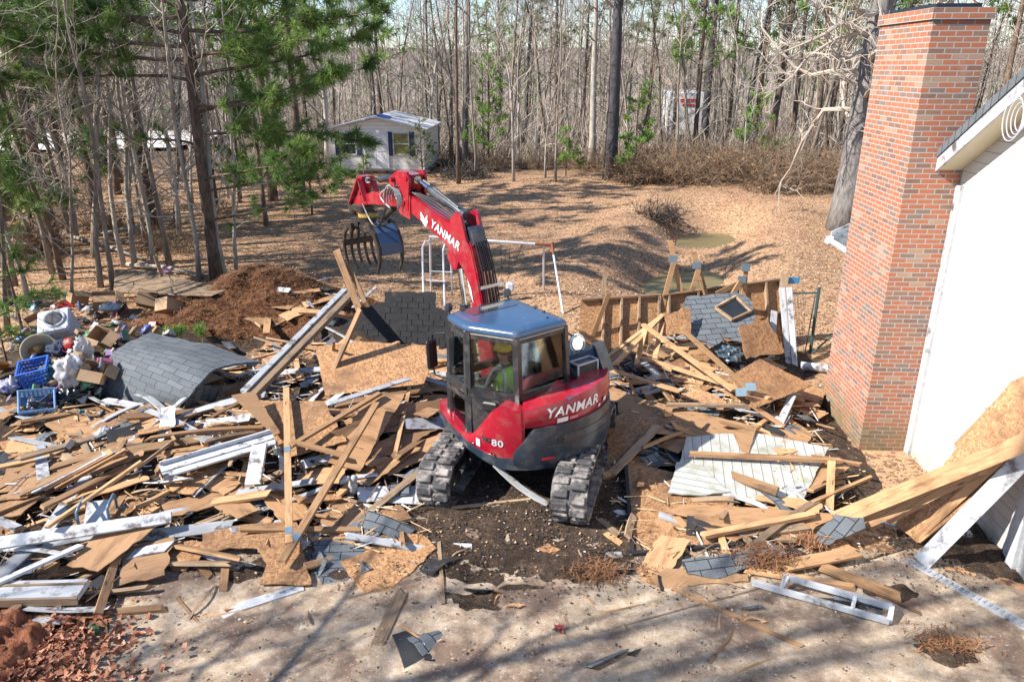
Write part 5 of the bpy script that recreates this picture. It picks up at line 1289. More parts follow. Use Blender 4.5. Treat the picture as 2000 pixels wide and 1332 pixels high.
def sheet(corners,t,mt,label,name='board_sheet',cat='sheet',group=None,jag=.03,n=7,xdir=None,jedges=None,bow=0):
    ps=[pt(p) for p in corners]; N=len(ps); c=sum(ps,Vector())/N
    nz=Vector()
    for i in range(N):
        a,b_=ps[i],ps[(i+1)%N]; nz+=Vector(((a.y-b_.y)*(a.z+b_.z),(a.z-b_.z)*(a.x+b_.x),(a.x-b_.x)*(a.y+b_.y)))
    nz.normalize(); 
    if nz.z<0: nz=-nz
    xd=(ps[1]-ps[0]) if xdir is None else (ps[xdir[1]]-ps[xdir[0]])
    xd-=nz*xd.dot(nz); M4=frame(xd,nz); M4.translation=c; inv=M4.inverted()
    loc=[inv@p for p in ps]; out=[]
    for i in range(N):
        a,b_=loc[i],loc[(i+1)%N]; L=(b_-a).length; k=max(1,int(L/.09)) if (jag>0 and (jedges is None or i in jedges)) else 1
        nn=Vector((b_.y-a.y,a.x-b_.x)).normalized() if L>1e-6 else Vector((0,0))
        for j in range(k):
            f=j/k; q=a.lerp(b_,f); w=0 if j==0 else RD.uniform(-jag,jag); out.append(Vector((q.x+nn.x*w,q.y+nn.y*w)))
    if sum(out[i].x*out[(i+1)%len(out)].y-out[(i+1)%len(out)].x*out[i].y for i in range(len(out)))<0: out.reverse()
    b=MB(); m=len(out); b.v=[Vector((q.x,q.y,t/2)) for q in out]+[Vector((q.x,q.y,-t/2)) for q in out]
    b.f=[tuple(range(m)),tuple(range(2*m-1,m-1,-1))]+[(i,m+i,m+(i+1)%m,(i+1)%m) for i in range(m)]; b.m=[0]*len(b.f)
    o=b.build(name,MT[mt] if isinstance(mt,str) else mt); o.matrix_world=M4; return tag(o,label,cat,group)
GW='broken timber of the left pile'
# ---- left pile, named pieces
board((0,1060,.30),(335,1010,.34),.16,.035,'white','long white painted board lying across the left end of the timber pile',jag=.01,roll=.5)
board((90,1031,.45),(275,902,.60),.045,.04,'lumber','slim brown pole leaning over the white boards at far left','pole','pole')
o=board((315,922,.34),(535,856,.36),.26,.03,'white','broad white trim board with a raised lip above the stud cross',jag=.015,roll=.25)
b=MB(); b.box((0,.125,.04),(o.dimensions.x*.97,.02,.07)); b.box((0,-.02,.022),(o.dimensions.x*.98,.02,.02)); b.build('lip',MT['white'],o)
o=board((507,870,.44),(494,946,.34),.21,.03,'white','short upright white trim channel beside the vertical stud',jag=.01); b=MB(); b.box((0,.1,.04),(o.dimensions.x*.97,.02,.08)); b.build('lip',MT['white'],o)
board((156,1066,.26),(-10,1140,.22),.17,.03,'white','white board slanting to the bottom left edge',roll=.3)
board((-10,1132,.14),(74,1056,.20),.16,.03,'greytrim','grey white board under the slanting board at the left edge',roll=.2)
o=board((-60,1158,.18),(163,1152,.20),.30,.07,'white','wide white moulded fascia at the bottom left corner of the pile',jag=.01); b=MB(); b.box((0,-.16,-.02),(o.dimensions.x*.98,.025,.09)); b.box((0,.06,.04),(o.dimensions.x*.99,.03,.02)); b.build('lip',MT['oldlumber'],o)
board((-20,1225,.10),(40,1182,.16),.10,.05,'darkwood','dark stump of timber at the bottom left edge')
sheet([(130,1103,.20),(190,1042,.26),(312,1022,.30),(192,1117,.18)],.014,'plywood','yellowish plywood offcut under the long white board',jag=.02)
sheet([(395,1030,.16),(557,1020,.18),(580,1022,.18),(608,1140,.10),(508,1143,.07),(522,1104,.10),(502,1072,.14),(450,1068,.15),(425,1076,.13),(392,1074,.14)],.013,'osb','L shaped torn strand board sheet at the front of the left pile',jag=.015,xdir=(0,2))
o=board((565,1062,.30),(559,758,.50),.09,.045,'lumber','long upright looking stud with metal plates in the left pile','stud','stud',jag=.005)
PL=simple('galvanised_plate',(.22,.33,.42),(.28,.38,.45),8,rough=.4,metal=.5)
for f in (-.44,.03): 
    b=MB(); b.box((f*o.dimensions.x,0,.026),(.12,.088,.004)); b.build('nail_plate',PL,o)
o=board((550,1098,.24),(736,786,.48),.10,.045,'lumber','long diagonal stud crossing beside the upright stud','stud','stud',jag=.02)
b=MB(); b.box((-.38*o.dimensions.x,0,.026),(.12,.1,.004)); b.build('nail_plate',PL,o)
board((566,872,.40),(742,768,.46),.09,.04,'lumber','stud running from the upright stud up to the right','stud','stud')
board((572,862,.42),(668,888,.34),.085,.04,'lumber','short stud running from the upright stud to the lower right','stud','stud')
sheet([(497,786,.28),(632,780,.36),(678,866,.26),(560,890,.24)],.013,'osb','square tan strand board sheet behind the crossed studs',jag=.012)
sheet([(599,1089,.03),(617,1073,.12),(641,1096,.12),(612,1137,.03)],.012,'shingle','single blue grey shingle tab standing at the torn sheet','shingle_tab','shingle')
board((376,1230,.03),(470,1186,.05),.12,.02,'white','dirty white plank end lying on the slab',jag=.03)
board((463,1187,.06),(592,1146,.05),.14,.022,'white','dirty white plank leaning off the torn sheet on the slab',jag=.03)
board((203,1197,.05),(318,1187,.07),.10,.035,'lumber','splintered pale timber end at the foot of the left pile',jag=.10)
board((204,1164,.05),(276,1092,.12),.07,.04,'oldlumber','short brown stick leaning at the foot of the left pile')
sheet([(312,1066,.08),(330,1062,.12),(375,1100,.06),(362,1115,.05),(333,1112,.06)],.012,'plywood','small tan plywood scrap in front of the left pile',jag=.02)
board((441,1103,.12),(436,1152,.05),.09,.045,'lumber','stubby stud offcut standing toward the slab')
board((384,1099,.08),(412,1127,.05),.08,.03,'lumber','small split board lying between the plywood scraps')
board((360,1072,.09),(452,1100,.08),.06,.03,'white','thin pale moulding under the torn sheet',jag=.01)
sheet([(664,1099,.06),(797,1042,.10),(824,1043,.10),(853,1073,.06),(737,1176,.04),(722,1176,.04)],.013,'osb','dirty tan strand board sheet lying in the mud left of the tracks',jag=.02)
sheet([(610,1055,.10),(734,1050,.10),(690,1105,.05),(668,1160,.03),(640,1172,.03),(622,1120,.05)],.012,'shingle','patch of blue grey shingles between the torn sheet and the muddy sheet','shingle_patch','shingles',jag=.03)
board((786,1155,.05),(737,1260,.05),.14,.04,'oldlumber','thick brown timber end pointing at the camera on the slab',jag=.08)
board((857,1057,.08),(866,1180,.05),.045,.03,'oldlumber','thin upright looking stick left of the slab centre')
board((783,1030,.05),(787,1062,.20),.05,.04,'lumber','small stub of wood sticking up in front of the left track')
board((812,1010,.06),(650,1048,.08),.07,.03,'lumber','split board lying along the mud left of the left track',jag=.07)
board((780,1046,.10),(600,1054,.10),.05,.03,'lumber','long thin splintered strip at the front of the left pile',jag=.05)
b_=sheet([(1029,1098,.05),(1038,1078,.06),(1070,1062,.06),(1130,1092,.05),(1118,1098,.04),(1045,1101,.04)],.012,'osb','isolated tan strand board fragment on the slab before the tracks',jag=.015)
sheet([(697,950,.12),(832,950,.12),(838,984,.10),(700,980,.10)],.012,'white','pale blue white panel lying left of the left track',jag=.01)
board((690,940,.16),(640,985,.10),.10,.04,'lumber','short tan block beside the pale panel')
board((1040,975,.05),(885,992,.07),.05,.035,'oldlumber','slender brown stick lying between the tracks')
a_=S(965,905,.35); c_=S(1070,985,.06)
board(a_,c_,.10,.02,'greytrim','bent grey metal strip hanging under the machine',bend=-.06)
sheet([(703,918,.20),(640,905,.20),(718,770,.40),(790,772,.42)],.012,'plywood','long tan plywood strip lying behind the diagonal stud',jag=.015,jedges=(1,3))
board((771,890,.25),(800,756,.38),.06,.03,'lumber','thin stud propped on the plywood strips left of the cab')
board((643,789,.42),(800,739,.52),.13,.02,'greytrim','grey white board on top of the tan sheets behind the pile')
sheet([(788,818,.30),(880,814,.28),(880,838,.24),(792,838,.26)],.012,'white','curled white sheet end beside the cab door',jag=.01)
sheet([(617,690,.50),(697,655,.75),(857,682,.75),(828,752,.35),(634,764,.30)],.014,'osb','big tan strand board sheet tilted up in front of the black roof slab',jag=.012)
for i,(q,lab) in enumerate([([(640,850,.28),(760,790,.4),(880,780,.36),(870,800,.3),(700,860,.25)],'tan plywood strip fanned out left of the cab, uppermost one'),([(700,880,.2),(870,805,.3),(880,825,.26),(740,900,.18)],'tan plywood strip fanned out left of the cab, middle one'),([(730,905,.15),(875,840,.22),(880,870,.18),(760,930,.12)],'tan plywood strip fanned out left of the cab, lowest one')]): sheet(q,.012,'plywood',lab,jag=.02)
sheet([(452,772,.5),(497,766,.52),(547,845,.30),(536,852,.28)],.02,'plywood','pointed tan plywood blade jutting to the right of the shingle roll',jag=.01)
# beam and gutter rising to the right at the back of the pile
zb_=S(490,775,.35); zt_=Q(688,572,zb_.y+4.6)
board(zb_,zt_,.16,.09,'oldlumber','long broken roof beam rising from the pile toward the yard','beam','beam',jag=.05)
board(zb_+Vector((-.13,.05,.06)),zt_+Vector((-.16,.05,.06)),.12,.05,'greytrim','grey white gutter strip lying along the broken beam','gutter','gutter')
Yp=S(705,690,.4).y
def up_(u1,v1,u2,v2,Y1,dY=0): return Q(u1,v1,Y1),Q(u2,v2,Y1+dY)
a,c=up_(702,606,656,487,Yp,.3); board(a,c,.12,.03,'plywood','jagged split board standing upright left of the black roof slab',up=(0,-1,0),jag=.12)
a,c=up_(716,598,682,520,Yp,.3); board(a,c,.08,.04,'lumber','narrow upright splinter right of the jagged split board',up=(0,-1,0),jag=.06)
a,c=S(634,762,.12),Q(705,602,Yp-.1); board(a,c,.10,.045,'lumber','leaning stud propped against the jagged split board','stud','stud')
a,c=S(648,700,.3),Q(652,672,Yp-.4); board(a,c,.05,.04,'lumber','little stub of stud standing beside the leaning stud')
board((690,600,.4),(735,560,.8),.08,.02,'greytrim','grey strip crossing behind the jagged split board')
# black roof slab standing behind
Yb=P(760,695).y+.35
def slab_v(u,v): 
    k=(700-v)/130; return Q(u,v,Yb+.55*k)
o=sheet([slab_v(648,652),slab_v(703,610),slab_v(706,600),slab_v(751,590),slab_v(751,570),slab_v(851,571),slab_v(852,600),slab_v(874,608),slab_v(878,660),slab_v(851,699),slab_v(765,668),slab_v(657,676)],.05,'felt','black shingled roof slab standing on edge behind the tan sheet','roof_slab','roof slab',jag=.02,xdir=(0,8))
rr=random.Random(6); b=MB()
for r in range(8):
    for k in range(10):
        if rr.random()<.3: continue
        b.box((-1.05+k*.235+(r%2)*.1,-.42+r*.125,.03),(.215,.12,.006))
inn=b.build('shingle_course',simple('charcoal_shingle',(.011,.012,.014),(.024,.025,.028),9,rough=.8),o)
me=inn.data
# keep only courses inside the slab outline
out=[(v.co.x,v.co.y) for v in o.data.vertices[:len(o.data.vertices)//2]]
def inside(x,y):
    c=False; n=len(out)
    for i in range(n):
        (x1,y1),(x2,y2)=out[i],out[i-1]
        if (y1>y)!=(y2>y) and x<(x2-x1)*(y-y1)/(y2-y1)+x1: c=not c
    return c
bm=bmesh.new(); bm.from_mesh(me); bm.verts.ensure_lookup_table()
bad=[v for v in bm.verts if not inside(v.co.x,v.co.y)]
bx=set(); 
for v in bad: bx.add(v.index//8)
bmesh.ops.delete(bm,geom=[v for v in bm.verts if v.index//8 in bx],context='VERTS'); bm.to_mesh(me); bm.free()
a,c=Q(676,462+6,Yb+1.6),Q(735,463+4,Yb+1.6)
# ---- bent shingle roof piece of the left pile
rows=[[(190,772,.30),(262,800,.22),(333,818,.16)],[(203,735,.68),(275,768,.60),(350,790,.55)],[(217,693,1.02),(300,723,.98),(381,757,.90)],[(245,672,1.12),(335,690,1.12),(430,716,1.02)],[(294,650,1.12),(400,672,1.08),(512,708,.85)]]
gp_=[[P(*q) for q in r] for r in rows]
b=MB(); nu,nv=25,37
def bez(pl,t): 
    n=len(pl); x=t*(n-1); i=min(int(x),n-2); f=x-i; p0=pl[max(i-1,0)];p1=pl[i];p2=pl[i+1];p3=pl[min(i+2,n-1)]
    return .5*((2*p1)+(p2-p0)*f+(2*p0-5*p1+4*p2-p3)*f*f+(3*p1-p0-3*p2+p3)*f**3)
ctr=Vector()
G=[]
for j in range(nv):
    rowp=[bez([r[k] for r in gp_],j/(nv-1)) for k in range(3)]
    G.append([bez(rowp,i/(nu-1)) for i in range(nu)])
G=[[p+Vector((0,0,.035*mnoise.noise(p*2.2)+.014*mnoise.noise(p*6))) for p in r] for r in G]
org=G[nv//2][nu//2].copy()
us=[0];vs_=[0]
for j in range(nv):
    for i in range(nu): b.v.append(G[j][i]-org)
for j in range(nv-1):
    for i in range(nu-1): b.f.append((j*nu+i,j*nu+i+1,(j+1)*nu+i+1,(j+1)*nu+i)); b.m.append(0)
# thickness
off=len(b.v); b.v+= [q-Vector((0,.015,.035)) for q in b.v[:off]]
b.f+=[tuple(off+k for k in f[::-1]) for f in b.f[:]]; 
def rim(idx):
    for a,c in zip(idx,idx[1:]): b.f.append((a,c,off+c,off+a))
rim([i for i in range(nu)]); rim([(nv-1)*nu+i for i in range(nu)]); rim([j*nu for j in range(nv)]); rim([j*nu+nu-1 for j in range(nv)])
b.m=[0]*len(b.f)
# uv driven shingle material
def shingle_uv():
    t=NT('shingle_by_row'); tc=t.n('ShaderNodeTexCoord'); br=t.n('ShaderNodeTexBrick'); t.l(tc.outputs['UV'],br.inputs['Vector']); br.inputs['Scale'].default_value=1
    br.inputs['Brick Width'].default_value=.30; br.inputs['Row Height'].default_value=.15; br.inputs['Mortar Size'].default_value=.0035; br.inputs['Color1'].default_value=(0,0,0,1); br.inputs['Color2'].default_value=(1,1,1,1)
    col=t.ramp(br.outputs['Color'],[(0,(.050,.064,.078)),(.5,(.075,.09,.104)),(1,(.115,.13,.145))])
    v=t.coord((1,1,1)); col=t.mix(t.ramp(t.noise(v,120,2,.8),[(.35,(0,0,0)),(.7,(1,1,1))]),col,(.15,.165,.18)); col=t.mix(br.outputs['Fac'],col,(.012,.012,.014))
    iv=t.n('ShaderNodeInvert'); t.l(br.outputs['Fac'],iv.inputs['Color']); t.bump(iv.outputs[0],.6,.01); return t.done(col,.85,spec=.3)
MT['shuv']=shingle_uv()
sr=b.build('shingle_roof_piece',MT['shuv']); sr.location=org; me=sr.data; l=me.uv_layers.new(name='UVMap')
for p_ in me.polygons:
    for li in p_.loop_indices:
        vi=me.loops[li].vertex_index%off; l.data[li].uv=((vi%nu)/(nu-1)*1.75,(vi//nu)/(nv-1)*2.5)
smooth_by_angle(sr,30); tag(sr,'large bent piece of blue grey shingled roof beside the rubbish heap','roof piece')
# end flap hanging down at its right
sheet([P(352,792,.52),P(383,760,.88),P(428,748,.7),P(418,790,.4),P(372,812,.3)],.02,'shingle','dark curled shingle flap under the right end of the bent roof piece','shingle_flap','shingles',jag=.02)
# ---- straw mound
def moundz(x,y): return pile(x,y)+gz(x,y)
STR=NT('mound_soil'); tc=STR.n('ShaderNodeTexCoord'); n1=STR.noise(tc.outputs['Object'],7,7,.75); col=STR.ramp(n1,[(.3,(.03,.018,.012)),(.5,(.13,.06,.03)),(.7,(.27,.135,.07))]); STR.bump(n1,1,.08); STRM=STR.done(col,.95,spec=.1)
mo=empty('straw_mound',S(495,590,0)); tag(mo,'large mound of brown pine straw and soil beside the big pine','mound')
mp=mo.location.copy()
b=MB(); N=34
for k in range(N+1):
    for i in range(60):
        a=2*math.pi*i/60; r=k/N*(1+.15*mnoise.noise((math.cos(a)*2,math.sin(a)*2,3))); x=mp.x-.25+2.95*r*math.cos(a); y=mp.y+.6+2.2*r*math.sin(a)
        z=moundz(x,y)+.05+.42*(1-sstep(k/N))+.20*mnoise.noise((x*1.5,y*1.5,1))+.10*mnoise.noise((x*3.4,y*3.4,6))+.05*mnoise.noise((x*9,y*9,1))-(.25 if k==N else 0)
        b.v.append(Vector((x,y,z))-mp)
for k in range(N):
    for i in range(60): b.f.append((k*60+i,(k+1)*60+i,(k+1)*60+(i+1)%60,k*60+(i+1)%60)); b.m.append(0)
so_=b.build('soil',STRM,mo,smooth=True)
rr=random.Random(12); n=MB(); sv=[v.co.copy() for v in so_.data.vertices]
for i in range(15000):
    v=rr.choice(sv); a=rr.uniform(0,6.28); L=rr.uniform(.08,.22); d=Vector((math.cos(a),math.sin(a),rr.gauss(.02,.22)))*L; p_=v+Vector((rr.gauss(0,.06),rr.gauss(0,.06),.025)); s_=Vector((-d.y,d.x,0)).normalized()*.008
    n.add([p_-d*.5-s_,p_-d*.5+s_,p_+d*.5+Vector((0,0,-.02))],[(0,1,2)])
so2=n.build('straw',MT['straw'],mo); so2['kind']='stuff'
for (u,v,lab,sd) in [(395,650,'tiny green pine sprig on the near side of the straw mound',120),(345,655,'tiny yellow green weed between the straw mound and the bent roof piece',121)]:
    b=MB(); rr=random.Random(sd)
    for k in range(9): tuft(b,rr,Vector((rr.gauss(0,.07),rr.gauss(0,.07),rr.uniform(0,.12))),Vector((rr.gauss(0,.5),rr.gauss(0,.5),1)),26,.17,.012)
    o=b.build('pine_sprig' if sd==120 else 'weed',MT['needles' if sd==120 else 'limeneedles']); o.location=S(u,v,.12); tag(o,lab,'plant')
def strawclump(u,v,n,w,L,lab,dz=.05):
    b=MB(); rr=random.Random(u)
    for i in range(n):
        a=rr.uniform(0,6.28); l=rr.uniform(.4,1)*L; d=Vector((math.cos(a),math.sin(a),rr.gauss(.15,.4)))*l; p_=Vector((rr.gauss(0,w),rr.gauss(0,w*.6),abs(rr.gauss(0,w*.3)))); s_=Vector((-d.y,d.x,0)).normalized()*.007
        b.add([p_-d*.5-s_,p_-d*.5+s_,p_+d*.5],[(0,1,2)])
    o=b.build('straw_clump',MT['straw']); o.location=S(u,v,dz); tag(o,lab,'pine straw',kind=None)
strawclump(1490,1092,900,.17,.25,'clump of red brown pine straw on the shingles at the front of the right pile',.12)
strawclump(1165,1120,700,.16,.2,'dark clump of pine straw on the slab before the right track',.04)
strawclump(1590,1060,300,.10,.2,'small clump of pine straw hanging below the pale planks',.14)
strawclump(1850,1262,600,.17,.14,'dark scattered clump of straw and soil on the slab at lower right',.04)
# ---- plywood and poles behind the rubbish
sheet([(222,522,.55),(305,540,.55),(440,556,.45),(412,580,.35),(224,574,.35)],.016,'oldlumber','weathered plywood sheet lying behind the rubbish heap',jag=.01)
a=S(326,568,.35); c=Q(303,500,a.y+.25); board(a,c,.09,.03,'lumber','pale split stick standing up by the pink insulation')
# ---- rubbish heap
def obj_at(b,name,mt,u,v,dz,rot,label,cat,smooth=False,sc=1,group=None):
    o=b.build(name,mt,smooth=smooth); p=S(u,v,dz); o.matrix_world=Matrix.Translation(p)@rot.to_4x4()@Matrix.Scale(sc,4); return tag(o,label,cat,group)
def Rxyz(x,y,z): return Matrix.Rotation(z,3,'Z')@Matrix.Rotation(y,3,'Y')@Matrix.Rotation(x,3,'X')
pink=simple('pink_insulation',(.72,.38,.44),(.6,.28,.34),9,rough=.95,bump=.5)
def lump(rx,ry,rz_,seed,amp=.3,f=3,n=14):
    b=MB()
    for j in range(n+1):
        ph=math.pi*j/n
        for i in range(2*n):
            a=math.pi*i/n; d=Vector((math.sin(ph)*math.cos(a),math.sin(ph)*math.sin(a),math.cos(ph))); k=1+amp*mnoise.noise(d*f+Vector((seed,seed*.7,0)))+amp*.5*mnoise.noise(d*f*2.6+Vector((seed,0,0)))
            b.v.append(Vector((d.x*rx*k,d.y*ry*k,d.z*rz_*k)))
    for j in range(n):
        for i in range(2*n): b.f.append((j*2*n+i,(j+1)*2*n+i,(j+1)*2*n+(i+1)%(2*n),j*2*n+(i+1)%(2*n))); b.m.append(0)
    return b
obj_at(lump(.20,.12,.08,3),'insulation_wad',pink,322,530,.5,Rxyz(0,0,-.3),'wad of pink insulation on the weathered plywood','insulation',True)
# washing machine lying on its back
wm=MB(); wm.bbox((0,0,.32),(.62,.62,.66),.03); WM=simple('white_enamel',(.68,.69,.72),(.6,.61,.65),3,rough=.3,dirt=(.2,.16,.13),dirt_lo=.6,dirt_hi=.7)
o=obj_at(wm,'clothes_dryer',WM,128,660,.05,Rxyz(.62,-.12,.3),'white clothes dryer on its back with its round opening facing up','dryer')
b=MB(); b.lathe([(.16,.655),(.22,.655),(.225,.675),(.20,.685),(.165,.675)],24,(.02,.03,0)); b.build('door_rim',MT['greytrim'],o)
b=MB(); b.lathe([(0,.684),(.16,.684),(.165,.688),(0,.690)],24,(.02,.03,0)); b.build('drum',simple('dark_drum',(.02,.022,.026),(.05,.05,.055),4,rough=.4),o)
b=MB(); b.bbox((0,-.26,.67),(.56,.08,.03),.01); b.build('control_strip',MT['greydecal'],o)
card=simple('cardboard',(.44,.29,.17),(.36,.23,.13),4,rough=.85,rnd=.2,dirt=(.2,.13,.08),dirt_lo=.6,dirt_hi=.75)
def cbox(w,d,h,flaps=True):
    b=MB(); t=.008
    for a in ((0,-d/2,h/2,w,t,h),(0,d/2,h/2,w,t,h),(-w/2,0,h/2,t,d,h),(w/2,0,h/2,t,d,h),(0,0,t/2,w,d,t)): b.box(a[:3],a[3:])
    if flaps:
        b.box((0,-d/2-.10,h+.03),(w*.96,.2,t),Matrix.Rotation(.35,3,'X')); b.box((w/2+.09,0,h-.02),(.19,d*.94,t),Matrix.Rotation(.4,3,'Y'))
    return b
for (w,d,h,u,v,dz,r,lab) in [(.5,.38,.34,205,600,.12,(.2,.1,.5),'open cardboard box lined with white paper behind the dryer'),(.42,.32,.3,285,598,.25,(-.5,.3,.2),'tipped cardboard box leaning on the weathered plywood'),(.40,.34,.3,78,640,0,(.3,-.3,.8),'battered cardboard box at the left edge of the heap'),(.45,.35,.28,330,610,.2,(-.3,.5,1.1),'flattened brown carton at the foot of the straw mound'),(.34,.3,.26,205,668,.1,(.6,.2,-.3),'small tilted carton right of the dryer'),(.4,.3,.25,150,590,.15,(.1,.3,.9),'sun lit cardboard carton at the back of the heap'),(.36,.3,.22,185,735,.1,(.4,.3,.2),'open wooden drawer box near the bent roof piece')]:
    obj_at(cbox(w,d,h),'cardboard_box',card,u,v,dz,Rxyz(*r),lab,'box')
obj_at(lump(.22,.16,.10,5,.35,4),'paper_bundle',MT['white'],215,600,.42,Rxyz(0,0,.3),'crumpled white paper bundle spilling from the cardboard box','paper',True)
b=MB(); b.lathe([(.17,.0),(.30,.36),(.31,.36),(.18,-.005)],26); b.lathe([(.17,0),(.30,.36),(.29,.36),(.165,0)],26)
o=obj_at(b,'lamp_shade',simple('beige_fabric_shade',(.46,.38,.27),(.38,.31,.21),9,rough=.85),80,690,.02,Rxyz(1.1,.3,.4),'beige fabric lamp shade lying at the left edge of the heap','lamp shade',True)
def crate(c1,label,u,v,dz,r,w=.48,d=.34,h=.30,name='plastic_crate'):
    b=MB(); t=.012
    b.box((0,0,t/2),(w,d,t))
    for s in (-1,1):
        for zz in (.03,.11,.19,.27): b.box((0,s*d/2,zz),(w,t,.045)); b.box((s*w/2,0,zz),(t,d,.045))
        for k in range(9):
            b.box((-w/2+w*k/8,s*(d/2+.003),h/2),(.018,t,h))
            if k<7: b.box((s*(w/2+.003),-d/2+d*k/6,h/2),(t,.018,h))
    for s in (-1,1): b.bbox((0,s*(d/2),h),(w+.04,.035,.03),.006); b.bbox((s*(w/2),0,h+.002),(.035,d+.02,.03),.006)
    return obj_at(b,name,simple('crate_'+label.split()[0],c1,tuple(q*.8 for q in c1),4,rough=.4,dirt=(.2,.15,.12),dirt_lo=.62,dirt_hi=.7),u,v,dz,Rxyz(*r),label,'crate')
crate((.035,.13,.52),'blue slatted plastic crate standing open beside the clear bags',80,742,.05,(.35,-.15,.3),.46,.36,.34)
crate((.20,.36,.62),'pale blue slatted plastic crate tipped toward the camera in front of the blue one',75,795,.06,(.75,.1,.5),.50,.38,.26)
film=NT('clear_plastic_film'); film.done((.75,.77,.80),.15); film.b.inputs['Transmission Weight'].default_value=.35; film.b.inputs['Alpha'].default_value=.75; film=film.m
obj_at(lump(.22,.20,.30,7,.5,2.6,18),'clear_plastic_bag',film,138,725,.2,Rxyz(.2,.3,0),'shiny clear plastic bag beside the blue crate','bag',True)
obj_at(lump(.15,.15,.28,9,.45,2.6,18),'clear_plastic_bag',film,165,690,.25,Rxyz(.3,.1,0),'pinkish clear bag with stuffing above the other clear bag','bag',True)
obj_at(lump(.26,.2,.17,11,.6,3,18),'black_trash_bag',simple('black_bin_liner',(.010,.011,.012),(.02,.022,.024),3,rough=.25),145,772,.12,Rxyz(0,0,.4),'glossy black rubbish bag below the clear bags','bag',True)
obj_at(lump(.24,.2,.16,13,.5,3,16),'cloth_bundle',simple('teal_cloth',(.03,.10,.13),(.02,.06,.09),4,rough=.9),112,725,.12,Rxyz(0,0,.4),'dark teal cloth bundle behind the blue crate','cloth',True)
obj_at(lump(.2,.16,.12,15,.5,3,16),'cloth_bundle',simple('navy_cloth',(.02,.03,.07),(.04,.05,.09),4,rough=.9),118,680,.12,Rxyz(0,0,.4),'dark navy cloth bundle below the dryer','cloth',True)
obj_at(lump(.2,.15,.1,16,.5,3,16),'cloth_bundle',simple('patterned_cloth',(.5,.5,.55),(.05,.06,.25),16,rough=.9),15,755,.08,Rxyz(0,0,.2),'blue and white patterned cloth at the left edge beside the crates','cloth',True)
RC=random.Random(5)
GREYS=['white','grey','white','card','card','blue','pink','dark','dark','green']
cols=[('dark',(.03,.03,.035)),('pink',(.62,.10,.30)),('red',(.55,.03,.03)),('white',(.7,.7,.72)),('blue',(.05,.14,.5)),('green',(.05,.3,.12)),('violet',(.25,.10,.4)),('orange',(.7,.25,.04)),('grey',(.3,.31,.33)),('yellow',(.6,.45,.08)),('turquoise',(.08,.4,.45))]
cm={k:simple('plastic_'+k,tuple(q*.8 for q in c),tuple(q*.5 for q in c),4,rough=.45,dirt=(.20,.15,.12),dirt_lo=.48,dirt_hi=.64,dirt_scale=7) for k,c in cols}
GT='small household rubbish in the left heap'; LT='small scrap of household rubbish in the heap at far left'
for i in range(300):
    u=RC.gauss(165,85); v=RC.gauss(695,78)
    if not (-10<u<330 and 575<v<880): continue
    if u>205 and v>690: continue
    k=RC.random(); kk_=RC.choice(GREYS) if RC.random()<.7 else RC.choice(cols)[0]; col=card if kk_=='card' else cm[kk_]
    s=RC.uniform(.05,.16)
    if k<.35: b=MB(); b.bbox((0,0,0),(s*1.6,s,s*RC.uniform(.3,.9)),.008); nm='rubbish_box'
    elif k<.6: b=MB(); b.lathe([(.01,-s),(.045,-s),(.048,s*.4),(.02,s*.7),(.02,s),(.005,s)],12); nm='plastic_bottle'
    elif k<.8: b=lump(s,s*.8,s*.5,i,.5,3,8); nm='cloth_scrap'
    else: b=MB(); b.box((0,0,0),(s*2.4,s*1.7,.006)); nm='paper_scrap'
    obj_at(b,nm,col,u,v,RC.uniform(.02,.22),Rxyz(RC.uniform(-1,1),RC.uniform(-1,1),RC.uniform(0,6)),LT,'rubbish',k>=.35 and k<.8,1,GT)
# specific bright bits
for (u,v,dz,k,lab) in [(205,705,.2,'pink','bright pink toy box lying left of the bent roof piece'),(118,598,.3,'red','little red cup at the back of the rubbish heap'),(148,818,.05,'blue','flat blue plastic tray before the rubbish heap'),(170,835,.05,'turquoise','small turquoise wrapper before the rubbish heap'),(110,605,.3,'green','little green plastic cup at the back of the heap'),(183,1228,.03,'green','green plastic scrap on the clay at bottom left')]:
    b=MB(); b.bbox((0,0,0),(.24 if k in('pink','blue') else .11,.12,.06),.01); obj_at(b,'plastic_scrap',cm[k],u,v,dz,Rxyz(.2,.3,.5),lab,'rubbish')
b=MB(); b.tube([(-.5,.0,.0),(-.45,0,.35),(0,0,.38),(.05,0,.05)],.014,6); obj_at(b,'bent_tube',simple('wooden_handle',(.4,.25,.12),(.3,.18,.08),4,rough=.6),195,800,.08,Rxyz(.9,0,.3),'bent brown cane lying below the bent roof piece','cane',True)
sheet([(318,800,.25),(340,790,.35),(344,830,.2),(312,868,.08),(305,855,.12)],.006,'white','pointed white board scrap below the shingle roll',jag=.02)
obj_at(lump(.14,.1,.12,21,.4,3,12),'wire_basket',MT['greytrim'],205,850,.12,Rxyz(0,0,.3),'crushed grey wire basket below the bent roof piece','basket',True)
obj_at(lump(.2,.14,.06,22,.6,4,12),'torn_magazine',simple('printed_paper',(.5,.12,.2),(.7,.65,.66),14,rough=.6),240,848,.1,Rxyz(0,0,.5),'torn printed red and white packaging below the bent roof piece','packaging',True)
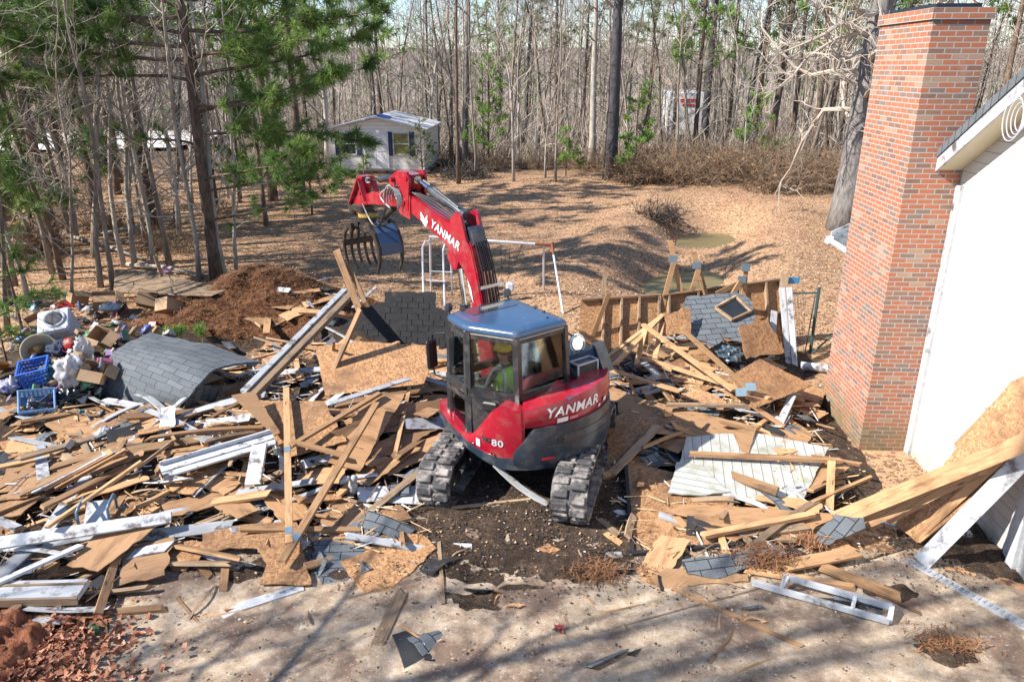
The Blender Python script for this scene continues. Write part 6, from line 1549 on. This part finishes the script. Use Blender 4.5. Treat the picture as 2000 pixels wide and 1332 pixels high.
# red flower and white figures
fl=empty('artificial_flower',P(1092,1230,.055)); tag(fl,'small red artificial flower lying on the slab','flower')
b=MB(); rr=random.Random(2)
for i in range(13):
    a=2*math.pi*i/13; r=.06+.03*(i%2); tl_=rr.uniform(.1,.8); d=Vector((math.cos(a),math.sin(a),tl_)).normalized(); s=Vector((-math.sin(a),math.cos(a),0))*.022
    b.add([Vector((0,0,.0)),d*r*.5+s,d*r,d*r*.5-s],[(0,1,2,3)])
b.build('petal',cm['red'],fl); b=MB(); b.lathe([(0,-.005),(.02,.0),(.02,.03),(0,.04)],8); b.build('flower_head',cm['red'],fl)
for (u,v,lab) in [(688,962,'white plastic bottle with a grey cap standing by the pale panel')]:
    b=MB(); b.lathe([(.005,0),(.06,0),(.065,.02),(.065,.16),(.03,.21),(.03,.235),(.005,.235)],16); o=obj_at(b,'plastic_bottle',MT['white'],u,v,.05,Rxyz(.25,.2,0),lab,'bottle',True); b=MB(); b.lathe([(.005,.23),(.05,.235),(.055,.29),(.03,.32),(.005,.33)],12); b.build('cap',MT['greytrim'],o,smooth=True)
b=lump(.10,.07,.06,31,.3,3,10); obj_at(b,'stuffed_toy',MT['white'],672,938,.14,Rxyz(0,0,.5),'small white stuffed toy left of the white bottle','toy',True)
# blue tube frame with white panel
cf=empty('chair_frame',S(190,1000,.38)); cf.rotation_euler=(0,0,.25); tag(cf,'blue grey tube chair frame with a white panel on the left pile','chair frame')
TB=simple('blue_grey_tube',(.10,.19,.28),(.08,.15,.22),4,rough=.35)
for x_ in (-.17,.17):
    b=MB(); b.tube([(x_,-.18,-.12),(x_,-.18,.13),(x_+.02,-.14,.17),(x_+.02,.1,.17),(x_+.02,.14,.12),(x_+.02,.14,-.05),(x_+.14,.18,-.08)],.018,8); b.build('tube',TB,cf,smooth=True)
b=MB(); b.box((0,-.02,.0),(.26,.34,.02),Matrix.Rotation(.5,3,'X')); b.build('panel',MT['white'],cf)
# sawn siding stack at far left
for i in range(9):
    u=30+i*11; board((u,962-i*1.5+RD.uniform(-3,3),.22+.05*(i%2)),(u+150+RD.uniform(-25,25),890-i*1.5,.34+.05*(i%2)),.13,.02,'plywood' if i%3 else 'white','pale siding board in the fanned stack at far left',group='fanned stack of siding boards',jag=.02,roll=RD.uniform(-.4,.4))
# ---- right pile, named pieces
sheet([(1182,758,.22),(1252,770,.28),(1478,838,.22),(1463,888,.16),(1300,845,.2),(1182,795,.18)],.012,'plywood','long smooth tan sheet reaching right from behind the excavator tail',jag=.008,xdir=(0,2))
BB=NT('grooved_painted_board'); tc=BB.n('ShaderNodeTexCoord'); sx=BB.n('ShaderNodeSeparateXYZ'); BB.l(tc.outputs['Object'],sx.inputs[0]); m_=BB.n('ShaderNodeMath',operation='DIVIDE'); m_.inputs[1].default_value=.135; BB.l(sx.outputs[0],m_.inputs[0]); f_=BB.n('ShaderNodeMath',operation='FRACT'); BB.l(m_.outputs[0],f_.inputs[0])
col=BB.ramp(f_.outputs[0],[(0,(.08,.08,.08)),(.05,(.08,.08,.08)),(.08,(.36,.375,.36)),(1,(.42,.43,.41))]); n_=BB.noise(BB.coord((1,1,1)),4,6,.65); col=BB.mix(BB.ramp(n_,[(.5,(0,0,0)),(.72,(1,1,1))]),col,(.24,.24,.17)); MT['groove']=BB.done(col,.6)
sheet([(1340,860,.20),(1400,848,.22),(1482,842,.24),(1618,880,.18),(1560,990,.12),(1420,968,.16),(1312,958,.16)],.03,'groove','big grey white grooved panel lying broken on the right pile',cat='panel',name='siding_panel',jag=.012,xdir=(0,3))
sheet([(1304,961,.20),(1322,905,.22),(1368,905,.24),(1425,962,.18),(1380,968,.18)],.02,'groove','smaller grey white grooved piece on the left of the big grooved panel',cat='panel',name='siding_panel',jag=.015)
sheet([(1224,905,.14),(1330,925,.14),(1410,950,.12),(1445,1060,.08),(1236,1078,.06)],.02,'osb','broad tan strand board framed by a black edge on the right pile',jag=.0)
board((1222,903,.15),(1235,1080,.07),.05,.05,'felt','black metal edge along the left of the framed strand board',name='metal_edge',cat='metal edge',jag=0)
board((1235,1082,.07),(1450,1062,.09),.05,.05,'felt','black metal edge along the front of the framed strand board',name='metal_edge',cat='metal edge',jag=0)
sheet([(1297,1000,.18),(1342,985,.22),(1480,992,.2),(1626,1003,.18),(1626,1014,.16),(1540,1060,.08),(1420,1030,.14)],.013,'plywood','clean tan plywood sheet with a torn front edge below the grooved panel',jag=.02,xdir=(0,3),jedges=(4,5,6))
board((1374,1045,.20),(1592,1003,.24),.10,.045,'lumber','stud laid across the clean plywood sheet','stud','stud')
board((1406,1043,.16),(1420,1083,.06),.08,.05,'lumber','short stud end below the laid stud')
board((1440,1040,.14),(1485,1072,.08),.07,.04,'oldlumber','short wedge of board under the clean plywood')
board((1320,1010,.14),(1340,1028,.12),.09,.04,'lumber','small block on the framed strand board')
board((1348,886,.32),(1634,899,.30),.09,.05,'lumber','splintered log like stud lying across the grooved panel',jag=.07)
board((1624,900,.36),(1620,994,.10),.10,.045,'lumber','upright stud at the right end of the grooved panel','stud','stud')
board((1558,993,.14),(1702,931,.30),.05,.035,'lumber','thin batten slanting right of the grooved panel','batten','batten')
sheet([(1422,738,.45),(1484,700,.62),(1587,754,.45),(1477,795,.38)],.014,'osb','square strand board sheet with a bluish tape strip at the top of the right pile',jag=.01)
board((1548,773,.36),(1520,834,.12),.12,.03,'white','white board end under the square sheet',roll=.2)
board((1466,790,.34),(1530,832,.14),.10,.04,'lumber','tan board end under the corner of the square sheet')
board((1300,790,.30),(1480,792,.34),.10,.04,'oldlumber','board edge running under the square sheet')
board((1185,720,.4),(1330,765,.34),.12,.03,'lumber','tan board lying behind the excavator tail')
sheet([(1330,770,.3),(1360,758,.36),(1420,785,.3),(1412,800,.24)],.012,'osb','torn strand board lump in the middle of the right pile',jag=.03)
sheet([(1190,820,.18),(1235,800,.24),(1280,830,.2),(1200,930,.1),(1180,935,.08)],.013,'osb','tan strand board propped beside the right track',jag=.02)
board((1195,925,.12),(1285,832,.30),.13,.03,'oldlumber','dark brown board slanting beside the right track')
board((1178,930,.10),(1235,900,.14),.10,.03,'lumber','pale board end at the outer side of the right track')
board((1178,1040,.05),(1215,1065,.05),.09,.05,'lumber','chunk of stud at the toe of the right track, nearer one')
board((1170,1015,.06),(1210,1048,.06),.09,.05,'oldlumber','chunk of stud at the toe of the right track, farther one')
board((1165,1082,.04),(1245,1080,.05),.06,.02,'white','short white strip in front of the right track')
sheet([(1259,1171,.03),(1307,1171,.03),(1388,1238,.03),(1345,1248,.03)],.013,'osb','strand board strip lying on the slab at the front right',jag=.012)
sheet([(1240,1105,.05),(1283,1090,.06),(1300,1170,.04),(1262,1165,.04)],.012,'osb','torn tan sheet scrap above the strand board strip',jag=.04)
sheet([(1185,1130,.04),(1225,1095,.06),(1265,1105,.05),(1275,1155,.03),(1240,1165,.03)],.012,'felt','black roof felt scrap beside the torn tan sheet',name='felt_scrap',cat='roof felt',jag=.03)
board((1310,1148,.05),(1569,1264,.05),.055,.03,'lumber','long thin strip pointing right across the slab','batten','batten')
board((1265,1226,.03),(1333,1241,.03),.05,.02,'lumber','short thin stick on the slab, upper of two',jag=.02); board((1249,1247,.03),(1313,1251,.03),.05,.02,'lumber','short thin stick on the slab, lower of two',jag=.02)
sheet([(1272,1128,.08),(1300,1110,.10),(1460,1120,.10),(1462,1136,.06),(1290,1147,.05)],.013,'plywood','tan plywood strip under the front shingles',jag=.015)
sheet([(1332,1094,.16),(1420,1080,.2),(1521,1066,.2),(1536,1082,.16),(1406,1128,.1),(1342,1121,.1)],.016,'shingle','strip of blue grey shingles at the front of the right pile','shingle_strip','shingles',jag=.02)
sheet([(1591,1050,.2),(1630,1005,.3),(1687,1011,.3),(1690,1032,.24),(1612,1066,.16)],.016,'shingle','blue grey shingle scrap lying on the pale planks','shingle_strip','shingles',jag=.02)
board((1527,1106,.12),(1672,1078,.16),.20,.03,'plywood','tan plank lying right of the straw clump')
board((1457,1112,.10),(1668,1146,.08),.09,.04,'lumber','stud lying beside the white metal rack','stud','stud')
board((1604,1106,.12),(1759,1166,.07),.16,.035,'lumber','broad plank pointing to the lower right of the pile')
board((1640,1125,.06),(1800,1200,.05),.05,.03,'darkwood','dark batten beside the broad plank','batten','batten')
# white metal frame
fr=[P(1470,1137,.10),P(1737,1213,.10),P(1742,1185,.16),P(1540,1128,.16)]
mf=empty('metal_rack',(fr[0]+fr[2])/2); tag(mf,'long narrow white metal rack lying on the slab','metal rack'); iv=mf.location.copy()
for a,c in ((0,1),(1,2),(3,2)):
    b=MB(); b.bar(fr[a]-iv,fr[c]-iv,.05,.06); b.build('rail',MT['white'],mf)
b=MB(); q0,q1=fr[0].lerp(fr[1],.22),fr[3].lerp(fr[2],.0); b.bar(q0-iv,q1-iv,.03,.05); b.bar(fr[0].lerp(fr[1],.74)-iv,fr[3].lerp(fr[2],.66)-iv,.04,.06); b.bar(q0-iv,q0-iv+Vector((.02,0,.22)),.03,.03); b.build('cross_piece',MT['white'],mf)
# collapsed truss
def truss(name,label,members,plates,mt='lumber',w=.09,t=.045):
    pts=[pt(m_[0]) for m_ in members]; o=sum(pts,Vector())/len(pts); e=empty(name,o); tag(e,label,'roof truss')
    for m_ in members:
        a=pt(m_[0])-o;c=pt(m_[1])-o; d=c-a; L=d.length; upv=Vector(m_[2]) if len(m_)>2 else Vector((0,0,1)); M4=frame(d,upv-d.normalized()*upv.dot(d.normalized())); M4.translation=(a+c)/2
        pb=plank_mesh(L,w,t,RD,.015); pb.v=[M4@q for q in pb.v]; pb.build('truss_member',MT[mt],e)
    for p_ in plates:
        p2=pt(p_)-o; b=MB(); b.box(p2+Vector((0,-.03,.028)),(.16,.06,.13),Matrix.Rotation(-.6,3,'X')); b.build('nail_plate',PL,e)
    return e
YT=13.9
truss('roof_truss','collapsed roof truss of pale studs across the right pile',[((1432,762,.45),Q(1256,634,YT-.6)),((1464,762,.45),Q(1298,612,YT)),((1176,706,.45),Q(1294,617,YT)),((1180,716,.40),Q(1262,650,YT-.4)),((1200,712,.5),Q(1296,614,YT)),((1243,712,.3),Q(1262,640,YT-.5)),((1279,700,.35),Q(1296,618,YT)),((1254,698,.42),(1502,778,.40))],[(1464,758,.5),(1446,768,.5)])
YA=15.2
truss('roof_truss','standing broken truss ends with blue plates behind the right pile',[(Q(1335,598,YA),Q(1309,470,YA+.2),(0,-1,0)),(Q(1290,614,YA-.2),Q(1316,512,YA+.1),(0,-1,0)),(Q(1379,576,YA),Q(1354,490,YA+.1),(0,-1,0)),(Q(1352,568,YA-.2),Q(1366,520,YA),(0,-1,0)),(Q(1451,590,YA),Q(1457,520,YA),(0,-1,0)),(Q(1428,580,YA-.3),Q(1449,546,YA),(0,-1,0)),(Q(1400,574,YA),Q(1449,550,YA),(0,-1,0))],[],w=.10)
for (u,v) in ((1315,506),(1361,518),(1449,546),(1457,523)):
    p_=Q(u,v,YA-.04); b=MB(); b.box((0,0,0),(.17,.02,.15)); e=bpy.data.objects['roof_truss.001']; o=b.build('nail_plate',PL,e); o.location=p_-e.location
# fallen stud wall behind
def wallpanel(pts,label,studs,base_mt='osb'):
    # pts: bottom-left, bottom-right, top-right, top-left world vectors
    bl,br,tr_,tl_=pts; e=empty('wall_panel',(bl+br)/2); tag(e,label,'wall panel'); o=e.location.copy()
    n=(br-bl).cross(tl_-bl).normalized(); 
    if n.y>0: n=-n
    b=MB(); q=[p_-o for p_ in pts]; b.add([p_ for p_ in q]+[p_-n*-.0+n*-.014 for p_ in q],[(0,1,2,3),(7,6,5,4),(0,4,5,1),(1,5,6,2),(2,6,7,3),(3,7,4,0)]); 
    me_=b.build('sheathing',MT[base_mt],e)
    for f in studs:
        a=bl.lerp(br,f)-o+n*.045; c=tl_.lerp(tr_,f)-o+n*.045; b=MB(); b.bar(a,c,.09,.04,n.cross(c-a)); b.build('stud',MT['oldlumber'],e)
    b=MB(); b.bar(tl_-o+n*.04,tr_-o+n*.04,.10,.045,(0,0,1)); b.build('top_plate',MT['darkwood'],e)
    return e
YW=14.6
wallpanel([Q(1128,712,YW-.3),Q(1290,705,YW),Q(1290,577,YW+.55),Q(1134,586,YW+.3)],'brown stud wall panel leaning upright behind the excavator tail',(.28,.5,.72,.97))
wallpanel([Q(1290,705,YW),Q(1545,705,YW+.6),Q(1532,545,YW+1.2),Q(1292,578,YW+.5)],'brown stud wall panel with a dark top plate behind the shingle slab',(.05,.28,.62,.83,.95))
a,c=S(1165,690,.1),Q(1182,536,15.3); board(a,c,.08,.04,'oldlumber','tall thin stud standing before the left wall panel','stud','stud',up=(0,-1,0))
a,c=S(1145,690,.1),Q(1190,572,14.6); board(a,c,.09,.04,'lumber','slanting stud before the left wall panel','stud','stud',up=(0,-1,0))
# shingle slab on the pile
YS1=13.6
sl=sheet([Q(1340,578,YS1+.7),Q(1440,572,YS1+.9),Q(1462,590,YS1+.8),Q(1478,642,YS1),Q(1455,668,YS1-.4),Q(1418,655,YS1-.3),Q(1400,672,YS1-.5),Q(1340,662,YS1-.3),Q(1318,640,YS1)],.03,'shingle','heaped slab of blue grey roof shingles on the right pile','roof_slab','roof slab',jag=.03)
for i,(q,lab) in enumerate([([Q(1300,612,13.4),Q(1345,600,13.7),Q(1350,650,13.2),Q(1300,655,13.1)],'torn tan sheathing under the left of the shingle slab'),([Q(1440,640,13.4),Q(1500,620,13.7),Q(1530,690,13.4),Q(1460,700,13.0)],'torn tan sheathing under the right of the shingle slab')]): sheet(q,.014,'osb',lab,jag=.03)
fw=[Q(1397,606,YS1+.35),Q(1437,584,YS1+.55),Q(1467,613,YS1+.35),Q(1430,630,YS1+.1)]
wf=empty('window_frame',fw[0]); tag(wf,'small dark window frame thrown on the shingle slab','window')
b=MB(); b.add([q-fw[0]+Vector((0,0,.04)) for q in fw],[(0,1,2,3)]); b.build('pane',MT['darkglass'],wf)
for i in range(4):
    b=MB(); b.bar(fw[i]-fw[0]+Vector((0,0,.05)),fw[(i+1)%4]-fw[0]+Vector((0,0,.05)),.05,.05); b.build('frame',MT['oldlumber'],wf)
obj_at(lump(.26,.2,.12,41,.5,3,14),'metal_flashing',simple('grey_blue_flashing',(.16,.22,.26),(.10,.15,.19),3,rough=.45,metal=.4),1425,690,.45,Rxyz(.3,.2,.4),'crumpled grey blue flashing below the shingle slab','flashing')
# white boards standing at the right of the wall panel
for (u1,v1,u2,v2,w,lab,m_) in [(1541,728,1527,562,.11,'tall white board leaning upright, left of a pair',MT['white']),(1553,727,1541,562,.11,'tall white board leaning upright, right of a pair',MT['white']),(1505,718,1512,608,.13,'shorter white board leaning upright left of the pair',MT['white'])]:
    a=Q(u1,v1,14.0); c=Q(u2,v2,14.9); board(a,c,w,.03,m_,lab,up=(0,-1,0),jag=.005)
a=Q(1537,735,14.4);c=Q(1531,535,15.3); board(a,c,.12,.10,'oldlumber','weathered post standing behind the tall white boards','post','post',up=(0,-1,0),jag=.01)
a=Q(1540,548,15.3);c=Q(1562,548,15.3); board(a,c,.14,.02,simple('blue_flashing',(.10,.30,.50),(.08,.25,.42),3,rough=.4),'small blue metal sheet fixed to the weathered post',name='metal_sheet',cat='metal sheet',up=(0,-1,0),jag=.005)
# gate
ga=empty('metal_gate',Q(1582,690,15.0)); tag(ga,'dark green metal gate frame between the white boards and the chimney','gate'); go=ga.location.copy()
GM=simple('dark_green_metal',(.03,.07,.075),(.04,.08,.08),4,rough=.5)
b=MB(); b.tube([Q(1582,692,15)-go,Q(1600,562,15.0)-go],.035,8); b.build('post',GM,ga); b=MB(); b.tube([Q(1548,573,15)-go,Q(1598,572,15)-go],.02,6); b.tube([Q(1586,690,14.9)-go,Q(1626,655,15)-go],.02,6); b.tube([Q(1572,690,15)-go,Q(1592,578,15.0)-go],.012,6); b.build('rail',GM,ga)
b=MB()
for k in range(10): b.tube([Q(1546+3*k,575,15.02)-go,Q(1540+3.2*k,690,15.02)-go],.004,4)
b.build('wire_mesh',GM,ga)
# corrugated pipe
pp=empty('drain_pipe',S(1597,718,.06)); tag(pp,'white drain pipe with a blue black collar lying by the chimney foot','pipe')
b=MB(); d=Vector((.30,-.10,0)); pr=[(-1,.085),(-.3,.085),(.3,.085),(1,.085)]; b.tube([d*k for k,_ in pr],[r for _,r in pr],16); o=b.build('pipe',MT['white'],pp); smooth_by_angle(o,40)
b=MB(); b.tube([d*.55,d*.6,d*1.15],[.10,.105,.105],16); o=b.build('collar',MT['slate'],pp); smooth_by_angle(o,40)
# ---- leaning soffit box at the right edge
WXW=6.22
def W(u,v,x): # point on the vertical plane X=x
    d=ray(u,v); t=x/d.x; return Vector((x,d.y*t,CH+d.z*t))
lx=[W(1798,1096,4.98),W(2035,868,5.95)]
board(S(1800,1098,.08),W(2060,835,6.0),.20,.04,'white','wide white board leaning on the house at the right edge, nearest of the leaning boards',jag=.005,up=(-.6,-.7,.4))
sheet([S(1738,1022,.10),S(1802,1062,.10),W(2070,842,6.0),W(2000,735,6.05),W(1984,750,6.05)],.02,'osb','big brown strand board leaning on the house wall',jag=.0,xdir=(0,4))
board(S(1818,925,.10),W(1950,785,6.12),.12,.05,'white','white painted edge board leaning behind the big brown sheet',jag=.005,up=(-.5,-.5,.6))
board(W(1868,875,5.9),W(1990,748,6.02),.10,.05,'lumber','upper stud along the top edge of the big leaning sheet','stud','stud',up=(-.5,-.5,.6))
board(S(1636,1012,.14),W(2040,848,5.75),.20,.05,'lumber','long pale plank leaning across the big brown sheet, upper one',jag=.04,up=(-.3,-.8,.5))
board(S(1676,1026,.12),W(1945,905,5.62),.16,.05,'lumber','long pale plank leaning across the big brown sheet, lower one',jag=.08,up=(-.3,-.8,.5))
board(S(1735,1018,.16),W(1890,938,5.62),.08,.06,'lumber','inner rib running along the big leaning sheet','stud','stud',up=(-.3,-.8,.5))
board(S(1788,1050,.14),W(2040,815,5.9),.10,.06,'lumber','lower rib running along the big leaning sheet','stud','stud',up=(-.3,-.8,.5))
sheet([W(1868,895,5.72),W(1880,884,5.72),W(1895,893,5.72),W(1882,905,5.72)],.03,'white','small white junction box on the leaning sheet',name='junction_box',cat='box',jag=0)
b=sheet([S(1767,1096,.05),S(1782,1092,.05),S(2030,1228,.05),S(2030,1248,.05)],.02,'white','white vented soffit strip lying on the slab at the right edge',name='soffit_strip',cat='soffit strip',jag=0,xdir=(1,2))
L_=b.dimensions.x; v_=MB()
for k in range(24): v_.box((-L_/2+L_*(k+.5)/24,0,.016),(.03,.07,.008))
v_.build('vent_slot',MT['greytrim'],b)
sheet([S(1860,1038,.03),S(1895,1038,.03),S(1902,1052,.03),S(1862,1050,.03)],.05,'white','small pale paving slab beside the house wall',name='paving_slab',cat='paving slab',jag=0)
board(S(1840,1105,.04),S(1900,1120,.04),.10,.02,'lumber','small tan offcut behind the vented strip')
board(S(1690,1012,.08),S(1800,1040,.06),.05,.03,'greytrim','bundle of grey metal strips under the leaning planks',jag=.03)
# ---- filler: loose broken pieces
def inpoly(x,y,poly):
    c=False
    for i in range(len(poly)):
        (x1,y1),(x2,y2)=poly[i],poly[i-1]
        if (y1>y)!=(y2>y) and x<(x2-x1)*(y-y1)/(y2-y1)+x1: c=not c
    return c
def wp(pl): return [tuple(P(u,v,.2))[:2] for u,v in pl]
ZL=wp([(-30,1185),(-30,905),(90,850),(200,840),(330,800),(430,720),(520,690),(640,690),(870,690),(880,890),(830,985),(830,1050),(700,1060),(600,1060),(420,1060),(250,1110),(130,1190)])
ZR=wp([(1195,700),(1240,650),(1480,670),(1560,740),(1600,800),(1600,870),(1660,930),(1650,1040),(1480,1085),(1260,1075),(1200,1010),(1190,940)])
def samp(poly):
    xs_=[p_[0] for p_ in poly]; ys_=[p_[1] for p_ in poly]
    while True:
        x,y=RD.uniform(min(xs_),max(xs_)),RD.uniform(min(ys_),max(ys_))
        if inpoly(x,y,poly): return x,y
def loose(poly,n,kinds,side,place_,ang0,spread,dzmax=.12):
    for i in range(n):
        k=RD.choice(kinds); x,y=samp(poly); a=RD.gauss(ang0,spread); z=pile(x,y)+RD.uniform(.0,dzmax)
        L,w,t,mt,nm,lab,grp=k(RD)
        d=Vector((math.cos(a),math.sin(a),RD.gauss(0,.10)))*L/2; c=Vector((x,y,z+t/2+.03))
        a_=c-d;b_=c+d; a_.z=max(a_.z,pile(a_.x,a_.y)+.02); b_.z=max(b_.z,pile(b_.x,b_.y)+.02)
        if max(a_.x,b_.x)>5.6 and side=='right': continue
        if min(math.hypot(a_.x-.2,a_.y-9.9),math.hypot(b_.x-.2,b_.y-9.9))<1.5: continue
        if mt in ('osb','plywood') and w>.2:
            s_=Vector((-math.sin(a),math.cos(a),RD.gauss(0,.1)))*w/2
            j=lambda: RD.uniform(.7,1.15)
            sheet([a_-s_*j(),b_-s_*j(),b_+s_*j(),a_+s_*j()],t,mt,lab+place_,nm,'board',grp+place_,jag=.025)
        else: board(a_,b_,w,t,mt,lab+place_,nm,'board',grp+place_,roll=RD.gauss(0,.35),jag=.05,bend=RD.gauss(0,.03),twist=RD.gauss(0,.15))
k_l=lambda r:(r.uniform(.45,1.9),r.choice([.05,.09,.09,.14]),.04,r.choice(['lumber','lumber','oldlumber']),'timber_offcut','loose tan timber offcut lying in ','timber offcuts in ')
k_s=lambda r:(r.uniform(.35,1.15),r.uniform(.25,.65),.013,r.choice(['osb','plywood','plywood']),'sheet_offcut','broken tan sheet offcut lying in ','sheet offcuts in ')
k_w=lambda r:(r.uniform(.4,1.6),r.uniform(.07,.16),.02,r.choice(['white','greytrim','greytrim']),'trim_offcut','loose white or grey trim strip lying in ','trim strips in ')
k_d=lambda r:(r.uniform(.2,.6),r.uniform(.15,.35),.012,r.choice(['felt','shingle','shingle']),'shingle_offcut','dark shingle scrap lying in ','shingle scraps in ')
k_t=lambda r:(r.uniform(.2,.8),r.uniform(.015,.04),.015,r.choice(['lumber','oldlumber','lumber']),'splinter','long thin wood splinter lying in ','wood splinters in ')
loose(ZL,330,[k_l,k_l,k_l,k_s,k_s,k_w,k_w,k_d,k_t],'left','the left debris pile',.55,.75)
loose(ZR,200,[k_l,k_l,k_s,k_s,k_w,k_d,k_d,k_t],'right','the right debris pile',-.3,.9)
ZT=wp([(90,770),(200,800),(330,810),(340,890),(150,940),(20,930),(-10,860)])
loose(ZT,64,[k_l,k_s,k_t,k_w,k_d,k_s],'trash','the rubbish strewn soil below the crates',.5,.9)
ZF=wp([(150,1200),(420,1080),(700,1060),(850,1000),(1180,1050),(1260,1090),(1700,1090),(1760,1180),(1500,1290),(600,1290),(260,1300)])
loose(ZF,60,[k_t,k_t,k_t,k_d],'front','the mud and dust of the slab',.2,1.2,.0)
ZB=wp([(440,700),(560,590),(660,610),(660,690),(520,720)])
loose(ZB,34,[k_l,k_s,k_w,k_d,k_d],'back','the shade behind the bent roof piece',.6,.8,.2)

# slivers over the two piles
rr=random.Random(808); bs=MB(); k=0
while k<2400:
    x,y=samp(ZL if rr.random()<.62 else ZR); 
    if math.hypot(x-.2,y-9.9)<1.2: continue
    k+=1; L=rr.uniform(.10,.5); w=rr.uniform(.008,.03); a=rr.uniform(0,6.28); d=Vector((math.cos(a),math.sin(a),rr.gauss(0,.25))); s=Vector((-d.y,d.x,0)).normalized()*w/2
    c=Vector((x,y,pile(x,y)+rr.uniform(.03,.16))); bs.cur=rr.choice([0,0,0,1,2,3]); e=d*L/2; t_=Vector((0,0,w*.5))
    bs.add([c-e-s,c-e*.9+s,c+e*.8+s,c+e-s*.4,c-e+t_,c+e*.9+t_],[(0,1,2,3),(0,3,5,4),(1,4,5,2),(0,4,1),(3,2,5)])
tag(bs.build('wood_slivers',[C1,C4,C3,C1]),'thin wood slivers scattered through both debris piles','splinters',kind='stuff')
# ------------------------------------------------------------------ camera, light, world
cam=bpy.data.cameras.new('camera'); co=bpy.data.objects.new('camera',cam); COL.objects.link(co)
cam.sensor_width=36; cam.lens=F/2000*36; cam.clip_end=2000; cam.clip_start=.1
co.location=(0,0,CH); co.rotation_euler=(rad(90)-TH,0,0); sc.camera=co
SE,SD=rad(40),Vector((-.958,-.287,0)).normalized()
sun=bpy.data.lights.new('sun','SUN'); sun.energy=5.0; sun.angle=rad(.53); sun.color=(1,.93,.84)
so_=bpy.data.objects.new('sun',sun); COL.objects.link(so_)
ts=Vector((SD.x*math.cos(SE),SD.y*math.cos(SE),math.sin(SE))); so_.rotation_euler=ts.to_track_quat('Z','Y').to_euler(); so_.location=ts*50
w=bpy.data.worlds.new('World'); sc.world=w; w.use_nodes=True; nt=w.node_tree; nt.nodes.clear()
o_=nt.nodes.new('ShaderNodeOutputWorld'); bg=nt.nodes.new('ShaderNodeBackground'); sk=nt.nodes.new('ShaderNodeTexSky'); sk.sky_type='NISHITA'; sk.sun_disc=False; sk.sun_elevation=SE; sk.sun_rotation=math.atan2(SD.x,SD.y); sk.air_density=1.0; sk.dust_density=.3; sk.ozone_density=4.0; sk.altitude=200
bg.inputs[1].default_value=.11; nt.links.new(sk.outputs[0],bg.inputs[0]); nt.links.new(bg.outputs[0],o_.inputs[0])
sc.view_settings.view_transform='Standard'; sc.view_settings.look='None'; sc.view_settings.gamma=1; sc.view_settings.use_curve_mapping=False; sc.view_settings.exposure=1.02
sc.cycles.max_bounces=6; sc.cycles.diffuse_bounces=3; sc.cycles.transparent_max_bounces=12; sc.cycles.caustics_reflective=False; sc.cycles.caustics_refractive=False
